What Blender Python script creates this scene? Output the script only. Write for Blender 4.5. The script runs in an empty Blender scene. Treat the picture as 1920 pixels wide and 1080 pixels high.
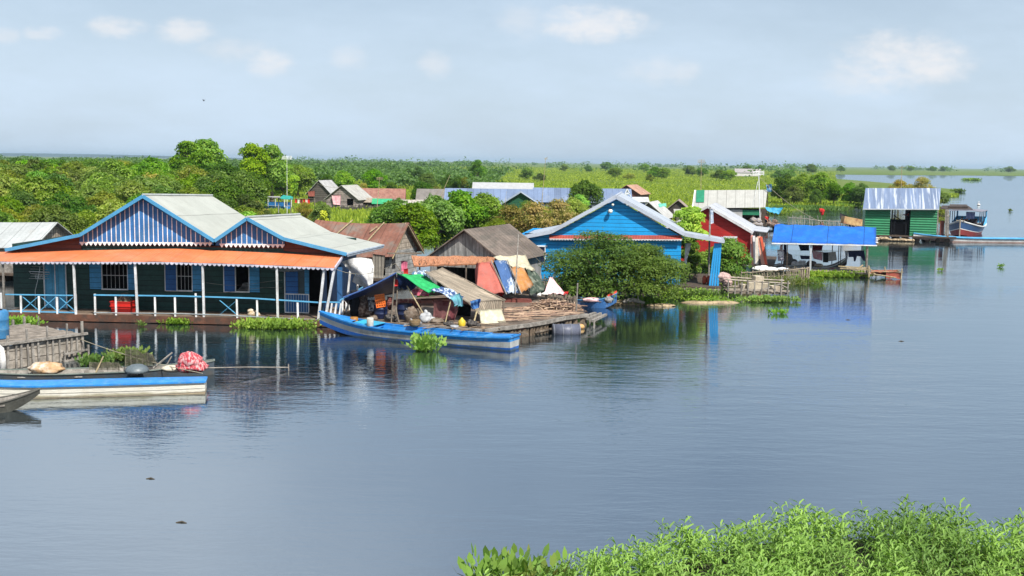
import bpy, bmesh, math, random
import numpy as np
from mathutils import Vector, Matrix, Euler, noise
RAD = math.radians
S = bpy.context.scene
COL = S.collection
random.seed(7)
# ---------------------------------------------------------------- camera
FPX = 2059.0; CH = 7.2; PITCH = RAD(6.552); ROLL = RAD(0.77)
_f = Vector((0, math.cos(PITCH), -math.sin(PITCH)))
_r0 = Vector((1, 0, 0)); _u0 = Vector((0, math.sin(PITCH), math.cos(PITCH)))
_r = _r0*math.cos(ROLL) + _u0*math.sin(ROLL)
_u = -_r0*math.sin(ROLL) + _u0*math.cos(ROLL)
CAM = Vector((0, 0, CH))
cd = bpy.data.cameras.new('camera'); cam = bpy.data.objects.new('camera', cd); COL.objects.link(cam)
cd.sensor_width = 36; cd.lens = 36*FPX/1920; cd.clip_start = .1; cd.clip_end = 40000
cam.matrix_world = Matrix(((_r.x, _u.x, -_f.x, 0), (_r.y, _u.y, -_f.y, 0), (_r.z, _u.z, -_f.z, CH), (0, 0, 0, 1)))
S.camera = cam

def ray(px, py): return _f + _r*((px-960)/FPX) - _u*((py-540)/FPX)
def G(px, py, z=0.0):
    d = ray(px, py); return CAM + d*((z-CH)/d.z)
def At(px, py, Y):
    d = ray(px, py); return CAM + d*(Y/d.y)

class Fr:
    """a building's own frame: u along its front, v into depth, z up"""
    def __init__(s, px, py, yaw=0, z=0):
        s.o = G(px, py, z); s.o.z = 0; s.yaw = RAD(yaw)
        s.m = Matrix.Translation(s.o) @ Matrix.Rotation(s.yaw, 4, 'Z'); s.i = s.m.inverted()
        s.c = s.i @ CAM
    def _d(s, px, py): return s.i.to_3x3() @ ray(px, py)
    def hv(s, px, py, v=0.0): d = s._d(px, py); return s.c + d*((v-s.c.y)/d.y)
    def hu(s, px, py, u): d = s._d(px, py); return s.c + d*((u-s.c.x)/d.x)
    def hz(s, px, py, z): d = s._d(px, py); return s.c + d*((z-s.c.z)/d.z)
    def root(s, name, label, cat, group=None):
        o = bpy.data.objects.new(name, None); COL.objects.link(o); o.matrix_world = s.m
        o.empty_display_size = .2
        return tag(o, label, cat, group)

def tag(o, label=None, cat=None, group=None, kind=None):
    if label: o['label'] = label
    if cat: o['category'] = cat
    if group: o['group'] = group
    if kind: o['kind'] = kind
    return o
def empty(name, loc, rz=0, label=None, cat=None, group=None):
    o = bpy.data.objects.new(name, None); COL.objects.link(o); o.location = loc; o.rotation_euler.z = rz
    return tag(o, label, cat, group)
def copy_tree(o, parent=None):
    c = o.copy(); COL.objects.link(c)
    if parent is not None: c.parent = parent
    for ch in list(KIDS.get(o, ())):
        k = copy_tree(ch, c); KIDS.setdefault(c, []).append(k)
    return c
KIDS = {}

class MB:
    def __init__(s): s.v = []; s.f = []; s.m = []; s.mi = 0
    def add(s, vs, fs):
        b = len(s.v); s.v.extend([tuple(q) for q in vs]); s.f.extend([tuple(i+b for i in f) for f in fs]); s.m.extend([s.mi]*len(fs)); return s
    def box(s, x0, x1, y0, y1, z0, z1):
        return s.add([(x, y, z) for z in (z0, z1) for y in (y0, y1) for x in (x0, x1)],
                     [(0, 2, 3, 1), (4, 5, 7, 6), (0, 1, 5, 4), (2, 6, 7, 3), (0, 4, 6, 2), (1, 3, 7, 5)])
    def obox(s, c, size, rot=(0, 0, 0)):
        M_ = Euler(rot).to_matrix(); c = Vector(c)
        return s.add([c + M_ @ Vector((x*size[0]/2, y*size[1]/2, z*size[2]/2)) for z in (-1, 1) for y in (-1, 1) for x in (-1, 1)],
                     [(0, 2, 3, 1), (4, 5, 7, 6), (0, 1, 5, 4), (2, 6, 7, 3), (0, 4, 6, 2), (1, 3, 7, 5)])
    def bar(s, p0, p1, w, h=None, up=(0, 0, 1)):
        p0 = Vector(p0); p1 = Vector(p1); h = h or w; d = (p1-p0).normalized(); up = Vector(up)
        if abs(d.dot(up)) > .95: up = Vector((0, 1, 0))
        a = d.cross(up).normalized()*w/2; b = a.cross(d).normalized()*h/2
        return s.add([p+i*a+j*b for p in (p0, p1) for j in (-1, 1) for i in (-1, 1)],
                     [(0, 1, 3, 2), (4, 6, 7, 5), (0, 4, 5, 1), (2, 3, 7, 6), (0, 2, 6, 4), (1, 5, 7, 3)])
    def path(s, pts, r, n=6):
        pts = [Vector(p) for p in pts]
        if not hasattr(r, '__len__'): r = [r]*len(pts)
        vs = []; fs = []
        for i, p in enumerate(pts):
            d = (pts[min(i+1, len(pts)-1)]-pts[max(i-1, 0)]).normalized()
            up = Vector((0, 0, 1)) if abs(d.z) < .9 else Vector((0, 1, 0))
            a = d.cross(up).normalized(); b = a.cross(d)
            for k in range(n):
                t = 2*math.pi*k/n; vs.append(p + a*(math.cos(t)*r[i]) + b*(math.sin(t)*r[i]))
        for i in range(len(pts)-1):
            for k in range(n):
                k2 = (k+1) % n; fs.append((i*n+k, i*n+k2, (i+1)*n+k2, (i+1)*n+k))
        fs.append(tuple(reversed(range(n)))); fs.append(tuple(range((len(pts)-1)*n, len(pts)*n)))
        return s.add(vs, fs)
    def tube(s, p0, p1, r, r1=None, n=6): return s.path([p0, p1], [r, r if r1 is None else r1], n)
    def prism(s, pts, v0, v1):
        """polygon given as (u,z) pairs, extruded from v0 to v1"""
        n = len(pts)
        return s.add([(p[0], v0, p[1]) for p in pts]+[(p[0], v1, p[1]) for p in pts],
                     [tuple(range(n)), tuple(range(2*n-1, n-1, -1))]+[(i, n+i, n+(i+1) % n, (i+1) % n) for i in range(n)])
    def slab(s, pts, t):
        """flat or bent plate from a ring of points, thickened downward by t"""
        n = len(pts); pts = [Vector(p) for p in pts]
        nr = Vector((0, 0, 0))
        for i in range(n): nr += (pts[i]-pts[0]).cross(pts[(i+1) % n]-pts[0])
        nr.normalize()
        if nr.z < 0: nr = -nr
        return s.add(pts+[p-nr*t for p in pts], [tuple(range(n)), tuple(range(2*n-1, n-1, -1))]+[(i, n+i, n+(i+1) % n, (i+1) % n) for i in range(n)])
    def grid(s, P, t=.012):
        """cloth or sheet: P[i][j] points, given a thickness"""
        a = len(P); b = len(P[0]); P = [[Vector(q) for q in r] for r in P]; vs = []; vb = []
        for i in range(a):
            for j in range(b):
                du = P[min(i+1, a-1)][j]-P[max(i-1, 0)][j]; dv = P[i][min(j+1, b-1)]-P[i][max(j-1, 0)]
                nn = du.cross(dv); nn = nn.normalized() if nn.length > 1e-9 else Vector((0, 0, 1))
                vs.append(P[i][j]+nn*t/2); vb.append(P[i][j]-nn*t/2)
        N_ = a*b; fs = []
        for i in range(a-1):
            for j in range(b-1):
                q = (i*b+j, (i+1)*b+j, (i+1)*b+j+1, i*b+j+1); fs.append(q); fs.append(tuple(N_+k for k in reversed(q)))
        ring = [i*b for i in range(a)]+[(a-1)*b+j for j in range(1, b)]+[i*b+b-1 for i in range(a-2, -1, -1)]+[j for j in range(b-2, 0, -1)]
        for k in range(len(ring)):
            p, q = ring[k], ring[(k+1) % len(ring)]; fs.append((p, N_+p, N_+q, q)[::-1])
        return s.add(vs+vb, fs)
    def ball(s, c, r, n=10, m=6, nz=0, rng=random):
        if not hasattr(r, '__len__'): r = (r, r, r)
        if nz: n = max(n, 26); m = max(m, 16); off = Vector((rng.uniform(0, 99), rng.uniform(0, 99), 0))
        vs = [(c[0], c[1], c[2]+r[2])]
        for i in range(1, m):
            for k in range(n):
                t = math.pi*i/m; a = 2*math.pi*k/n; q = 1
                if nz: dv = Vector((math.sin(t)*math.cos(a), math.sin(t)*math.sin(a), math.cos(t))); q = 1+nz*(1.5*noise.noise(dv*1.7+off)+.9*(1-2*abs(noise.noise(dv*3.4+off)))*.6+.5*noise.noise(dv*8+off))
                vs.append((c[0]+r[0]*q*math.sin(t)*math.cos(a), c[1]+r[1]*q*math.sin(t)*math.sin(a), c[2]+r[2]*q*math.cos(t)))
        vs.append((c[0], c[1], c[2]-r[2])); L = len(vs)-1; fs = []
        for k in range(n): fs.append((0, 1+k, 1+(k+1) % n)); fs.append((L, L-n+(k+1) % n, L-n+k))
        for i in range(m-2):
            for k in range(n):
                a = 1+i*n+k; b = 1+i*n+(k+1) % n; fs.append((a, a+n, b+n, b))
        return s.add(vs, fs)
    def lathe(s, c, prof, n=14):
        vs = []; fs = []
        for r, z in prof:
            for k in range(n): a = 2*math.pi*k/n; vs.append((c[0]+r*math.cos(a), c[1]+r*math.sin(a), c[2]+z))
        for i in range(len(prof)-1):
            for k in range(n): k2 = (k+1) % n; fs.append((i*n+k, i*n+k2, (i+1)*n+k2, (i+1)*n+k))
        fs.append(tuple(reversed(range(n)))); fs.append(tuple(range((len(prof)-1)*n, len(prof)*n)))
        return s.add(vs, fs)
    def wall(s, u0, u1, z0, z1, v0, v1, holes=(), rot=False):
        """wall slab in the uz plane with true openings; rot=True lays it in the vz plane"""
        us = sorted({u0, u1, *[h[0] for h in holes], *[h[1] for h in holes]}); zs = sorted({z0, z1, *[h[2] for h in holes], *[h[3] for h in holes]})
        us = [a for a in us if u0 <= a <= u1]; zs = [a for a in zs if z0 <= a <= z1]
        def solid(i, j):
            if i < 0 or j < 0 or i >= len(us)-1 or j >= len(zs)-1: return False
            a = (us[i]+us[i+1])/2; b = (zs[j]+zs[j+1])/2
            return not any(h[0] < a < h[1] and h[2] < b < h[3] for h in holes)
        def q(pts): s.add([(p[1], p[0], p[2]) if rot else p for p in pts], [(0, 1, 2, 3)])
        for i in range(len(us)-1):
            for j in range(len(zs)-1):
                if not solid(i, j): continue
                a, b, c, d = us[i], us[i+1], zs[j], zs[j+1]
                q([(a, v0, c), (b, v0, c), (b, v0, d), (a, v0, d)]); q([(a, v1, c), (a, v1, d), (b, v1, d), (b, v1, c)])
                if not solid(i-1, j): q([(a, v0, c), (a, v0, d), (a, v1, d), (a, v1, c)])
                if not solid(i+1, j): q([(b, v0, c), (b, v1, c), (b, v1, d), (b, v0, d)])
                if not solid(i, j-1): q([(a, v0, c), (a, v1, c), (b, v1, c), (b, v0, c)])
                if not solid(i, j+1): q([(a, v0, d), (b, v0, d), (b, v1, d), (a, v1, d)])
        return s
    def build(s, name, mats, parent=None, smooth=False, **kw):
        me = bpy.data.meshes.new(name); me.from_pydata(s.v, [], s.f)
        if not isinstance(mats, (list, tuple)): mats = [mats]
        for m_ in mats: me.materials.append(m_)
        if len(mats) > 1: me.polygons.foreach_set('material_index', s.m)
        if smooth: me.polygons.foreach_set('use_smooth', [True]*len(me.polygons))
        me.update(); o = bpy.data.objects.new(name, me); COL.objects.link(o)
        if parent is not None: o.parent = parent; KIDS.setdefault(parent, []).append(o)
        return tag(o, **kw) if kw else o

def one(name, mb, mat, label, cat, frame=None, group=None, smooth=False):
    """a thing that is a single mesh"""
    o = mb.build(name, mat, smooth=smooth); tag(o, label, cat, group)
    if frame is not None: o.matrix_world = frame.m
    return o

# ---------------------------------------------------------------- materials
class NT:
    def __init__(s, t): s.t = t; s.l = t.links
    def n(s, ty, **k):
        x = s.t.nodes.new(ty)
        for a, b in k.items(): setattr(x, a, b)
        return x
    def put(s, sock, v):
        if isinstance(v, (int, float)): sock.default_value = v
        elif isinstance(v, (tuple, list)): sock.default_value = tuple(v) if len(v) == len(sock.default_value) else (*v, 1)
        else: s.l.new(v, sock)
    def math(s, op, a, b=0.0, c=None, clamp=False):
        x = s.n('ShaderNodeMath', operation=op, use_clamp=clamp); s.put(x.inputs[0], a); s.put(x.inputs[1], b)
        if c is not None: s.put(x.inputs[2], c)
        return x.outputs[0]
    def mix(s, f, a, b, mode='MIX'):
        x = s.n('ShaderNodeMix', data_type='RGBA', blend_type=mode); s.put(x.inputs[0], f); s.put(x.inputs[6], a); s.put(x.inputs[7], b); return x.outputs[2]
    def ramp(s, f, lo, hi, a=0.0, b=1.0, smooth=True):
        x = s.n('ShaderNodeMapRange', interpolation_type='SMOOTHSTEP' if smooth else 'LINEAR')
        for i, q in enumerate((f, lo, hi, a, b)): s.put(x.inputs[i], q)
        return x.outputs[0]
    def noise(s, vec, scale, detail=4, rough=.55):
        x = s.n('ShaderNodeTexNoise'); s.put(x.inputs['Vector'], vec); x.inputs['Scale'].default_value = scale; x.inputs['Detail'].default_value = detail; x.inputs['Roughness'].default_value = rough; return x.outputs['Fac']
    def mapping(s, vec, sc=(1, 1, 1), loc=(0, 0, 0)):
        x = s.n('ShaderNodeMapping'); s.put(x.inputs[0], vec); x.inputs['Scale'].default_value = sc; x.inputs['Location'].default_value = loc; return x.outputs[0]

def newmat(name):
    m = bpy.data.materials.new(name); m.use_nodes = True; t = m.node_tree; t.nodes.clear(); k = NT(t)
    out = k.n('ShaderNodeOutputMaterial'); return m, k, out

def mat(name, col, col2=None, rough=.75, var=.18, sc=1.5, stretch=(1, 1, 1), planks=None, corr=None, bump=.15, metal=0, spec=.3, thresh=None, dirt=None, line=None, wl=None):
    """weathered paint / wood / metal. planks=(axis,pitch,gapwidth,tone var); corr=(axis,pitch,depth) corrugation;
    col2+thresh: patches of a second colour; line=(axis,pitch,width,col) painted stripes"""
    m, k, out = newmat(name); tc = k.n('ShaderNodeTexCoord').outputs['Object']
    oi = k.n('ShaderNodeObjectInfo').outputs['Random']
    xyz = k.n('ShaderNodeSeparateXYZ'); k.put(xyz.inputs[0], tc)
    v = k.mapping(tc, stretch); nz = k.noise(v, sc, 5, .6); nf = k.noise(v, sc*9, 3, .6)
    c = k.mix(1.0, col, k.ramp(nz, .3, .7, 1-var, 1+var), 'MULTIPLY')
    c = k.mix(1.0, c, k.ramp(nf, .3, .7, 1-var*.5, 1+var*.5), 'MULTIPLY')
    if col2 is not None:
        lo, hi = thresh or (.45, .65); c = k.mix(k.ramp(k.noise(k.mapping(v, (1, 1, 1), (7, 3, 5)), sc*1.6, 6, .62), lo, hi), c, col2)
    h = nf
    if planks:
        ax, pitch, gap, tv = planks; q = k.math('DIVIDE', xyz.outputs[ax], pitch); fl = k.math('FLOOR', q)
        wn = k.n('ShaderNodeTexWhiteNoise', noise_dimensions='1D'); k.put(wn.inputs['W'], k.math('ADD', fl, .37))
        c = k.mix(1.0, c, k.ramp(wn.outputs[0], 0, 1, 1-tv, 1+tv, False), 'MULTIPLY')
        fr = k.math('FRACT', q); g = k.math('MINIMUM', fr, k.math('SUBTRACT', 1.0, fr)); gm = k.ramp(g, gap*.4, gap, 0, 1)
        c = k.mix(gm, k.mix(1.0, c, (.25, .24, .23), 'MULTIPLY'), c); h = k.math('ADD', k.math('MULTIPLY', gm, 2.0), nf)
    if line:
        ax, pitch, w, lc = line; q = k.math('FRACT', k.math('DIVIDE', xyz.outputs[ax], pitch)); c = k.mix(k.math('LESS_THAN', q, w), c, lc)
    if corr:
        ax, pitch, dep = corr; sn = k.math('SINE', k.math('MULTIPLY', xyz.outputs[ax], 6.28318/pitch)); h = k.math('ADD', k.math('MULTIPLY', sn, dep), h)
    if dirt:
        c = k.mix(k.ramp(k.noise(k.mapping(tc, (1, 1, .35), (3, 9, 1)), dirt[1], 6, .65), .5, .72, 0, dirt[2]), c, dirt[0])
    if wl:      # slime and scum line just above the water
        zz = k.math('ADD', xyz.outputs[2], k.math('MULTIPLY', k.math('SUBTRACT', nz, .5), .25)); c = k.mix(k.ramp(zz, wl[1], wl[1]*.3, 0, .75), c, wl[0])
    b = k.n('ShaderNodeBsdfPrincipled'); k.put(b.inputs['Base Color'], c); b.inputs['Roughness'].default_value = rough; b.inputs['Metallic'].default_value = metal
    b.inputs['Specular IOR Level'].default_value = spec
    bp = k.n('ShaderNodeBump'); bp.inputs['Strength'].default_value = min(1, bump*4); bp.inputs['Distance'].default_value = .02; k.put(bp.inputs['Height'], h)
    k.l.new(bp.outputs[0], b.inputs['Normal']); k.l.new(b.outputs[0], out.inputs[0])
    return m

def leafmat(name, c1, c2, c3=None, trans=.35, gloss=.45, hue=.0):
    """leaf colour differs from leaf to leaf and from plant to plant"""
    m, k, out = newmat(name); g = k.n('ShaderNodeNewGeometry').outputs['Random Per Island']; oi = k.n('ShaderNodeObjectInfo').outputs['Random']
    tc = k.n('ShaderNodeTexCoord').outputs['Object']; nz = k.noise(tc, .55, 2)
    c = k.mix(g, c1, c2); c = k.mix(k.ramp(nz, .42, .62, 0, .8), c, c3 or c2)
    hs = k.n('ShaderNodeHueSaturation'); k.put(hs.inputs['Hue'], k.ramp(oi, 0, 1, .478, .518, False)); k.put(hs.inputs['Value'], k.ramp(k.math('FRACT', k.math('MULTIPLY', oi, 7.3)), 0, 1, .62, 1.3, False)); k.put(hs.inputs['Saturation'], k.ramp(k.math('FRACT', k.math('MULTIPLY', oi, 13.7)), 0, 1, .8, 1.05, False)); k.put(hs.inputs['Color'], c)
    c = hs.outputs[0]
    b = k.n('ShaderNodeBsdfPrincipled'); k.put(b.inputs['Base Color'], c); b.inputs['Roughness'].default_value = gloss; b.inputs['Specular IOR Level'].default_value = .18
    t = k.n('ShaderNodeBsdfTranslucent'); k.put(t.inputs[0], k.mix(1.0, c, (1.3, 1.5, .6), 'MULTIPLY'))
    mx = k.n('ShaderNodeMixShader'); mx.inputs[0].default_value = trans; k.l.new(b.outputs[0], mx.inputs[1]); k.l.new(t.outputs[0], mx.inputs[2]); k.l.new(mx.outputs[0], out.inputs[0])
    return m

WHITE = mat('white_paint', (.78, .79, .80), rough=.6, dirt=((.45, .42, .38), 3, .5))
BLUEP = mat('blue_paint', (.07, .27, .50), rough=.55, dirt=((.3, .36, .4), 4, .35))
LBLUE = mat('light_blue_paint', (.10, .36, .60), rough=.55, var=.12, dirt=((.25, .4, .5), 3, .3))
SHUT = mat('shutter_blue', (.07, .30, .56), rough=.6, planks=(2, .22, .05, .08))
DSHUT = mat('dark_shutter_blue', (.03, .13, .38), rough=.6, planks=(2, .22, .05, .08))
WOOD = mat('weathered_wood', (.20, .165, .13), col2=(.11, .09, .075), sc=2, stretch=(1, 1, 1), bump=.3, var=.3)
GWOOD = mat('grey_wood', (.27, .25, .225), col2=(.16, .145, .13), sc=3, bump=.3, var=.3)
DWOOD = mat('dark_wood', (.075, .055, .042), sc=2, bump=.3, var=.35)
BAMB = mat('bamboo', (.42, .34, .2), col2=(.25, .2, .13), sc=5, var=.25)
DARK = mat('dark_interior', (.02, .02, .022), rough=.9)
TIN = mat('pale_tin', (.385, .40, .365), rough=.6, metal=0, spec=.2, var=.07, sc=.5, bump=.05, dirt=((.31, .31, .28), .9, .45), planks=(0, 1.7, .010, .03))
TINX = mat('pale_tin_across', (.38, .40, .40), rough=.5, spec=.3, var=.12, sc=.6, corr=(0, .3, .3), dirt=((.32, .31, .29), 1.2, .6), planks=(0, .9, .015, .08))
BTIN = mat('blue_grey_tin', (.14, .19, .30), rough=.5, var=.12, sc=.3, corr=(0, .3, .3), planks=(0, 1.0, .015, .14), dirt=((.3, .33, .38), .5, .5))
RUST = mat('rusty_tin', (.20, .088, .062), col2=(.155, .125, .105), sc=.5, var=.22, thresh=(.5, .7), corr=(0, .28, .35), planks=(0, 1.1, .012, .12), dirt=((.26, .20, .17), 2, .4))
THATCH = mat('thatch', (.34, .29, .23), col2=(.17, .14, .11), sc=4, stretch=(1, 1, 3), bump=.4, var=.35)
# ---------------------------------------------------------------- light and sky
SUN_EL, SUN_AZ = 50, 147          # azimuth clockwise from +Y (camera looks along +Y)
def setup_light():
    w = bpy.data.worlds.new("World"); S.world = w; w.use_nodes = True; t = w.node_tree; t.nodes.clear(); k = NT(t)
    out = k.n('ShaderNodeOutputWorld'); bg = k.n('ShaderNodeBackground'); k.l.new(bg.outputs[0], out.inputs[0])
    sky = k.n('ShaderNodeTexSky', sky_type='NISHITA', sun_disc=False); sky.sun_elevation = RAD(SUN_EL); sky.sun_rotation = RAD(SUN_AZ)
    sky.altitude = 10; sky.air_density = 1.0; sky.dust_density = 1.6; sky.ozone_density = 2.0
    d = k.n('ShaderNodeTexCoord').outputs['Generated']; xyz = k.n('ShaderNodeSeparateXYZ'); k.put(xyz.inputs[0], d)
    x, y, z = xyz.outputs; ya = k.math('MAXIMUM', y, .05)
    tx = k.math('DIVIDE', x, ya); tz = k.math('DIVIDE', z, ya)
    cv = k.n('ShaderNodeCombineXYZ'); k.put(cv.inputs[0], tx); k.put(cv.inputs[1], tz)
    # thin hazy veil everywhere, thicker low down and to the left
    n1 = k.noise(k.mapping(cv.outputs[0], (2.2, 7, 1)), 1.6, 6, .6)
    veil = k.math('MULTIPLY', k.ramp(n1, .3, .75), .28)
    low = k.ramp(z, 0.04, .30, .70, .20)
    veil = k.math('ADD', veil, low)
    wl = k.math('MULTIPLY', k.ramp(tx, -.05, -.45), k.ramp(k.noise(k.mapping(cv.outputs[0], (1.5, 3.2, 1), (4, 2, 0)), 1.4, 4), .35, .6)); veil = k.math('ADD', veil, k.math('MULTIPLY', wl, k.ramp(tz, .16, .26, 0, .38)), clamp=True)
    c = k.mix(veil, sky.outputs[0], (7.0, 8.5, 10.2))
    hi = k.math('MULTIPLY', k.ramp(tz, .14, .30), k.ramp(k.noise(k.mapping(cv.outputs[0], (1.2, 2.6, 1), (2, 7, 0)), 1.5, 5), .3, .65, .25, .85)); hi = k.math('MULTIPLY', hi, k.ramp(tx, .05, -.30, .30, 1.0)); c = k.mix(hi, c, (8.0, 8.8, 9.9))  # unseen bright cloud layer added above the view to brighten the water
    # low cumulus heaps at their own bearings
    nb = k.math('ADD', k.math('MULTIPLY', k.noise(k.mapping(cv.outputs[0], (1, 1.7, 1)), 22, 6, .6), .6), k.math('MULTIPLY', k.noise(k.mapping(cv.outputs[0], (1, 2.2, 1), (3, 1, 0)), 60, 5, .6), .4))
    tot = None
    for px, py, rx, ry, a in [(1110, 45, 85, 26, 1.0), (1690, 115, 105, 42, .95), (1230, 130, 60, 22, .4), (225, 52, 44, 16, .8), (345, 58, 44, 18, .8), (500, 118, 36, 22, .75), (655, 108, 30, 18, .45), (815, 122, 26, 18, .5), (75, 62, 30, 12, .75), (1600, 150, 60, 20, .45), (15, 65, 22, 12, .5), (440, 95, 60, 18, .4), (980, 40, 40, 26, .35), (1270, 135, 34, 18, .45)]:
        r = ray(px, py); cx, cz = r.x/r.y, r.z/r.y
        ex = k.math('DIVIDE', k.math('SUBTRACT', tx, cx), rx*1.25/FPX); ez = k.math('DIVIDE', k.math('SUBTRACT', tz, cz), ry*1.35/FPX)
        d2 = k.math('ADD', k.math('MULTIPLY', ex, ex), k.math('MULTIPLY', ez, ez)); g = k.math('SUBTRACT', 1.0, d2)
        mk = k.math('MULTIPLY', k.ramp(k.math('ADD', g, k.math('MULTIPLY', k.math('SUBTRACT', nb, .5), 4.6)), -.5, 1.7), a)
        mk = k.math('MULTIPLY', mk, k.ramp(d2, 2.4, .5))
        tot = mk if tot is None else k.math('MAXIMUM', tot, mk)
    tot = k.math('MULTIPLY', tot, k.ramp(y, .1, .3))
    c = k.mix(k.math('MULTIPLY', tot, .95), c, (9.3, 9.3, 9.5))
    k.put(bg.inputs[0], c); bg.inputs[1].default_value = .063
    sd = bpy.data.lights.new('sun', 'SUN'); sd.energy = 4.3; sd.angle = RAD(.5); sd.color = (1, .95, .86)
    so = bpy.data.objects.new('sun', sd); COL.objects.link(so)
    a = RAD(SUN_AZ); e = RAD(SUN_EL); v = Vector((math.sin(a)*math.cos(e), math.cos(a)*math.cos(e), math.sin(e)))
    so.rotation_euler = v.to_track_quat('Z', 'Y').to_euler(); so.location = (20, -20, 40)
setup_light()
S.view_settings.view_transform = 'Standard'; S.view_settings.look = 'None'; S.view_settings.gamma = 1; S.view_settings.exposure = 0.62
S.render.engine = 'CYCLES'; S.cycles.max_bounces = 5; S.cycles.transparent_max_bounces = 4; S.cycles.transmission_bounces = 2; S.cycles.diffuse_bounces = 2; S.cycles.glossy_bounces = 2
S.cycles.caustics_reflective = False; S.cycles.caustics_refractive = False; S.cycles.use_denoising = True

# ---------------------------------------------------------------- water
def make_water():
    m, k, out = newmat('lake_water'); tc = k.n('ShaderNodeTexCoord').outputs['Object']
    big = k.noise(k.mapping(tc, (.010, .045, 1)), 1.0, 4, .6)
    amp = k.ramp(big, .38, .64, .25, 1.5)
    r1 = k.noise(k.mapping(tc, (.75, 2.3, 1)), 1.0, 3, .55)
    r2 = k.noise(k.mapping(tc, (2.6, 7.5, 1), (5, 8, 0)), 1.0, 3, .6)
    r3 = k.noise(k.mapping(tc, (.16, .5, 1), (1, 2, 0)), 1.0, 2, .5)
    h = k.math('ADD', k.math('MULTIPLY', r1, .040), k.math('MULTIPLY', r2, .018)); h = k.math('ADD', h, k.math('MULTIPLY', r3, .045))
    h = k.math('MULTIPLY', h, amp)
    bp = k.n('ShaderNodeBump'); bp.inputs['Strength'].default_value = .30; bp.inputs['Distance'].default_value = 1.0; k.put(bp.inputs['Height'], h)
    df = k.n('ShaderNodeBsdfDiffuse'); df.inputs[0].default_value = (.012, .018, .022, 1); gl = k.n('ShaderNodeBsdfGlossy'); gl.inputs['Roughness'].default_value = .01; gl.inputs[0].default_value = (.88, .95, 1, 1)
    fr = k.n('ShaderNodeFresnel'); fr.inputs['IOR'].default_value = 1.34; k.l.new(bp.outputs[0], fr.inputs['Normal']); k.l.new(bp.outputs[0], gl.inputs['Normal'])
    mx = k.n('ShaderNodeMixShader'); k.put(mx.inputs[0], k.ramp(fr.outputs[0], .02, .75, .54, .76, False)); k.l.new(df.outputs[0], mx.inputs[1]); k.l.new(gl.outputs[0], mx.inputs[2]); k.l.new(mx.outputs[0], out.inputs[0])
    mb = MB(); mb.add([(-9000, -60, 0), (9000, -60, 0), (9000, 14000, 0), (-9000, 14000, 0)], [(0, 1, 2, 3)])
    mb.build('water', m, kind='structure')
make_water()

def haze():
    m = bpy.data.materials.new('haze_air'); m.use_nodes = True; t = m.node_tree; t.nodes.clear(); k = NT(t); out = k.n('ShaderNodeOutputMaterial'); v = k.n('ShaderNodeVolumePrincipled')
    v.inputs['Color'].default_value = (.62, .82, 1, 1); v.inputs['Density'].default_value = .00010; v.inputs['Anisotropy'].default_value = .2; k.l.new(v.outputs[0], out.inputs['Volume'])
    mb = MB(); mb.box(-9500, 9500, -80, 14500, -1.6, 40); o = mb.build('haze', m); tag(o, kind='stuff', label='thin pale haze over the distant plain')
haze()

# ---------------------------------------------------------------- land
def landmat():
    m, k, out = newmat('marsh_ground'); tc = k.n('ShaderNodeTexCoord').outputs['Object']
    n1 = k.noise(k.mapping(tc, (.012, .006, 1)), 1, 5); n2 = k.noise(tc, .35, 4); n3 = k.noise(tc, 3, 3)
    c = k.mix(k.ramp(n1, .35, .65), (.11, .17, .035), (.15, .19, .055)); c = k.mix(k.ramp(n2, .4, .65, 0, .6), c, (.07, .12, .022))
    c = k.mix(1.0, c, k.ramp(n3, .3, .7, .75, 1.2), 'MULTIPLY')
    b = k.n('ShaderNodeBsdfPrincipled'); k.put(b.inputs['Base Color'], c); b.inputs['Roughness'].default_value = .9; b.inputs['Specular IOR Level'].default_value = .1
    bp = k.n('ShaderNodeBump'); bp.inputs['Strength'].default_value = .8; bp.inputs['Distance'].default_value = .5; k.put(bp.inputs['Height'], k.math('ADD', n2, k.math('MULTIPLY', n3, .3))); k.l.new(bp.outputs[0], b.inputs['Normal'])
    k.l.new(b.outputs[0], out.inputs[0]); return m
LAND = landmat()
shore = [(-700, 560), (-300, 530), (0, 505), (300, 492), (600, 470), (760, 462), (960, 458), (1200, 470), (1280, 440), (1330, 412), (1450, 400), (1540, 393), (1620, 387), (1720, 380), (1790, 369), (1790, 356), (1700, 347), (1620, 340), (1570, 336)]
shore2 = [(1565, 327), (1700, 328.5), (1820, 329), (1920, 330), (2400, 337), (3400, 352)]
def land_outline():
    P = [G(*p) for p in shore]; Q = [G(*p) for p in shore2]
    return P, Q
def make_land():
    P, Q = land_outline()
    pts = [(-7000, P[0].y+10)]+[(p.x, p.y) for p in P]+[(q.x, q.y) for q in Q]+[(8500, Q[-1].y+300), (8500, 13500), (-8500, 13500), (-8500, P[0].y+10)]
    bm = bmesh.new(); vs = [bm.verts.new((x, y, .18)) for x, y in pts]; f = bm.faces.new(vs)
    r = bmesh.ops.extrude_face_region(bm, geom=[f]); lo = [v for v in r['geom'] if isinstance(v, bmesh.types.BMVert)]
    for v in lo: v.co.z = -.6
    bmesh.ops.triangulate(bm, faces=bm.faces[:]); bmesh.ops.recalc_face_normals(bm, faces=bm.faces[:])
    me = bpy.data.meshes.new('ground'); bm.to_mesh(me); me.materials.append(LAND); o = bpy.data.objects.new('ground', me); COL.objects.link(o); tag(o, kind='structure')
make_land()

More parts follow.
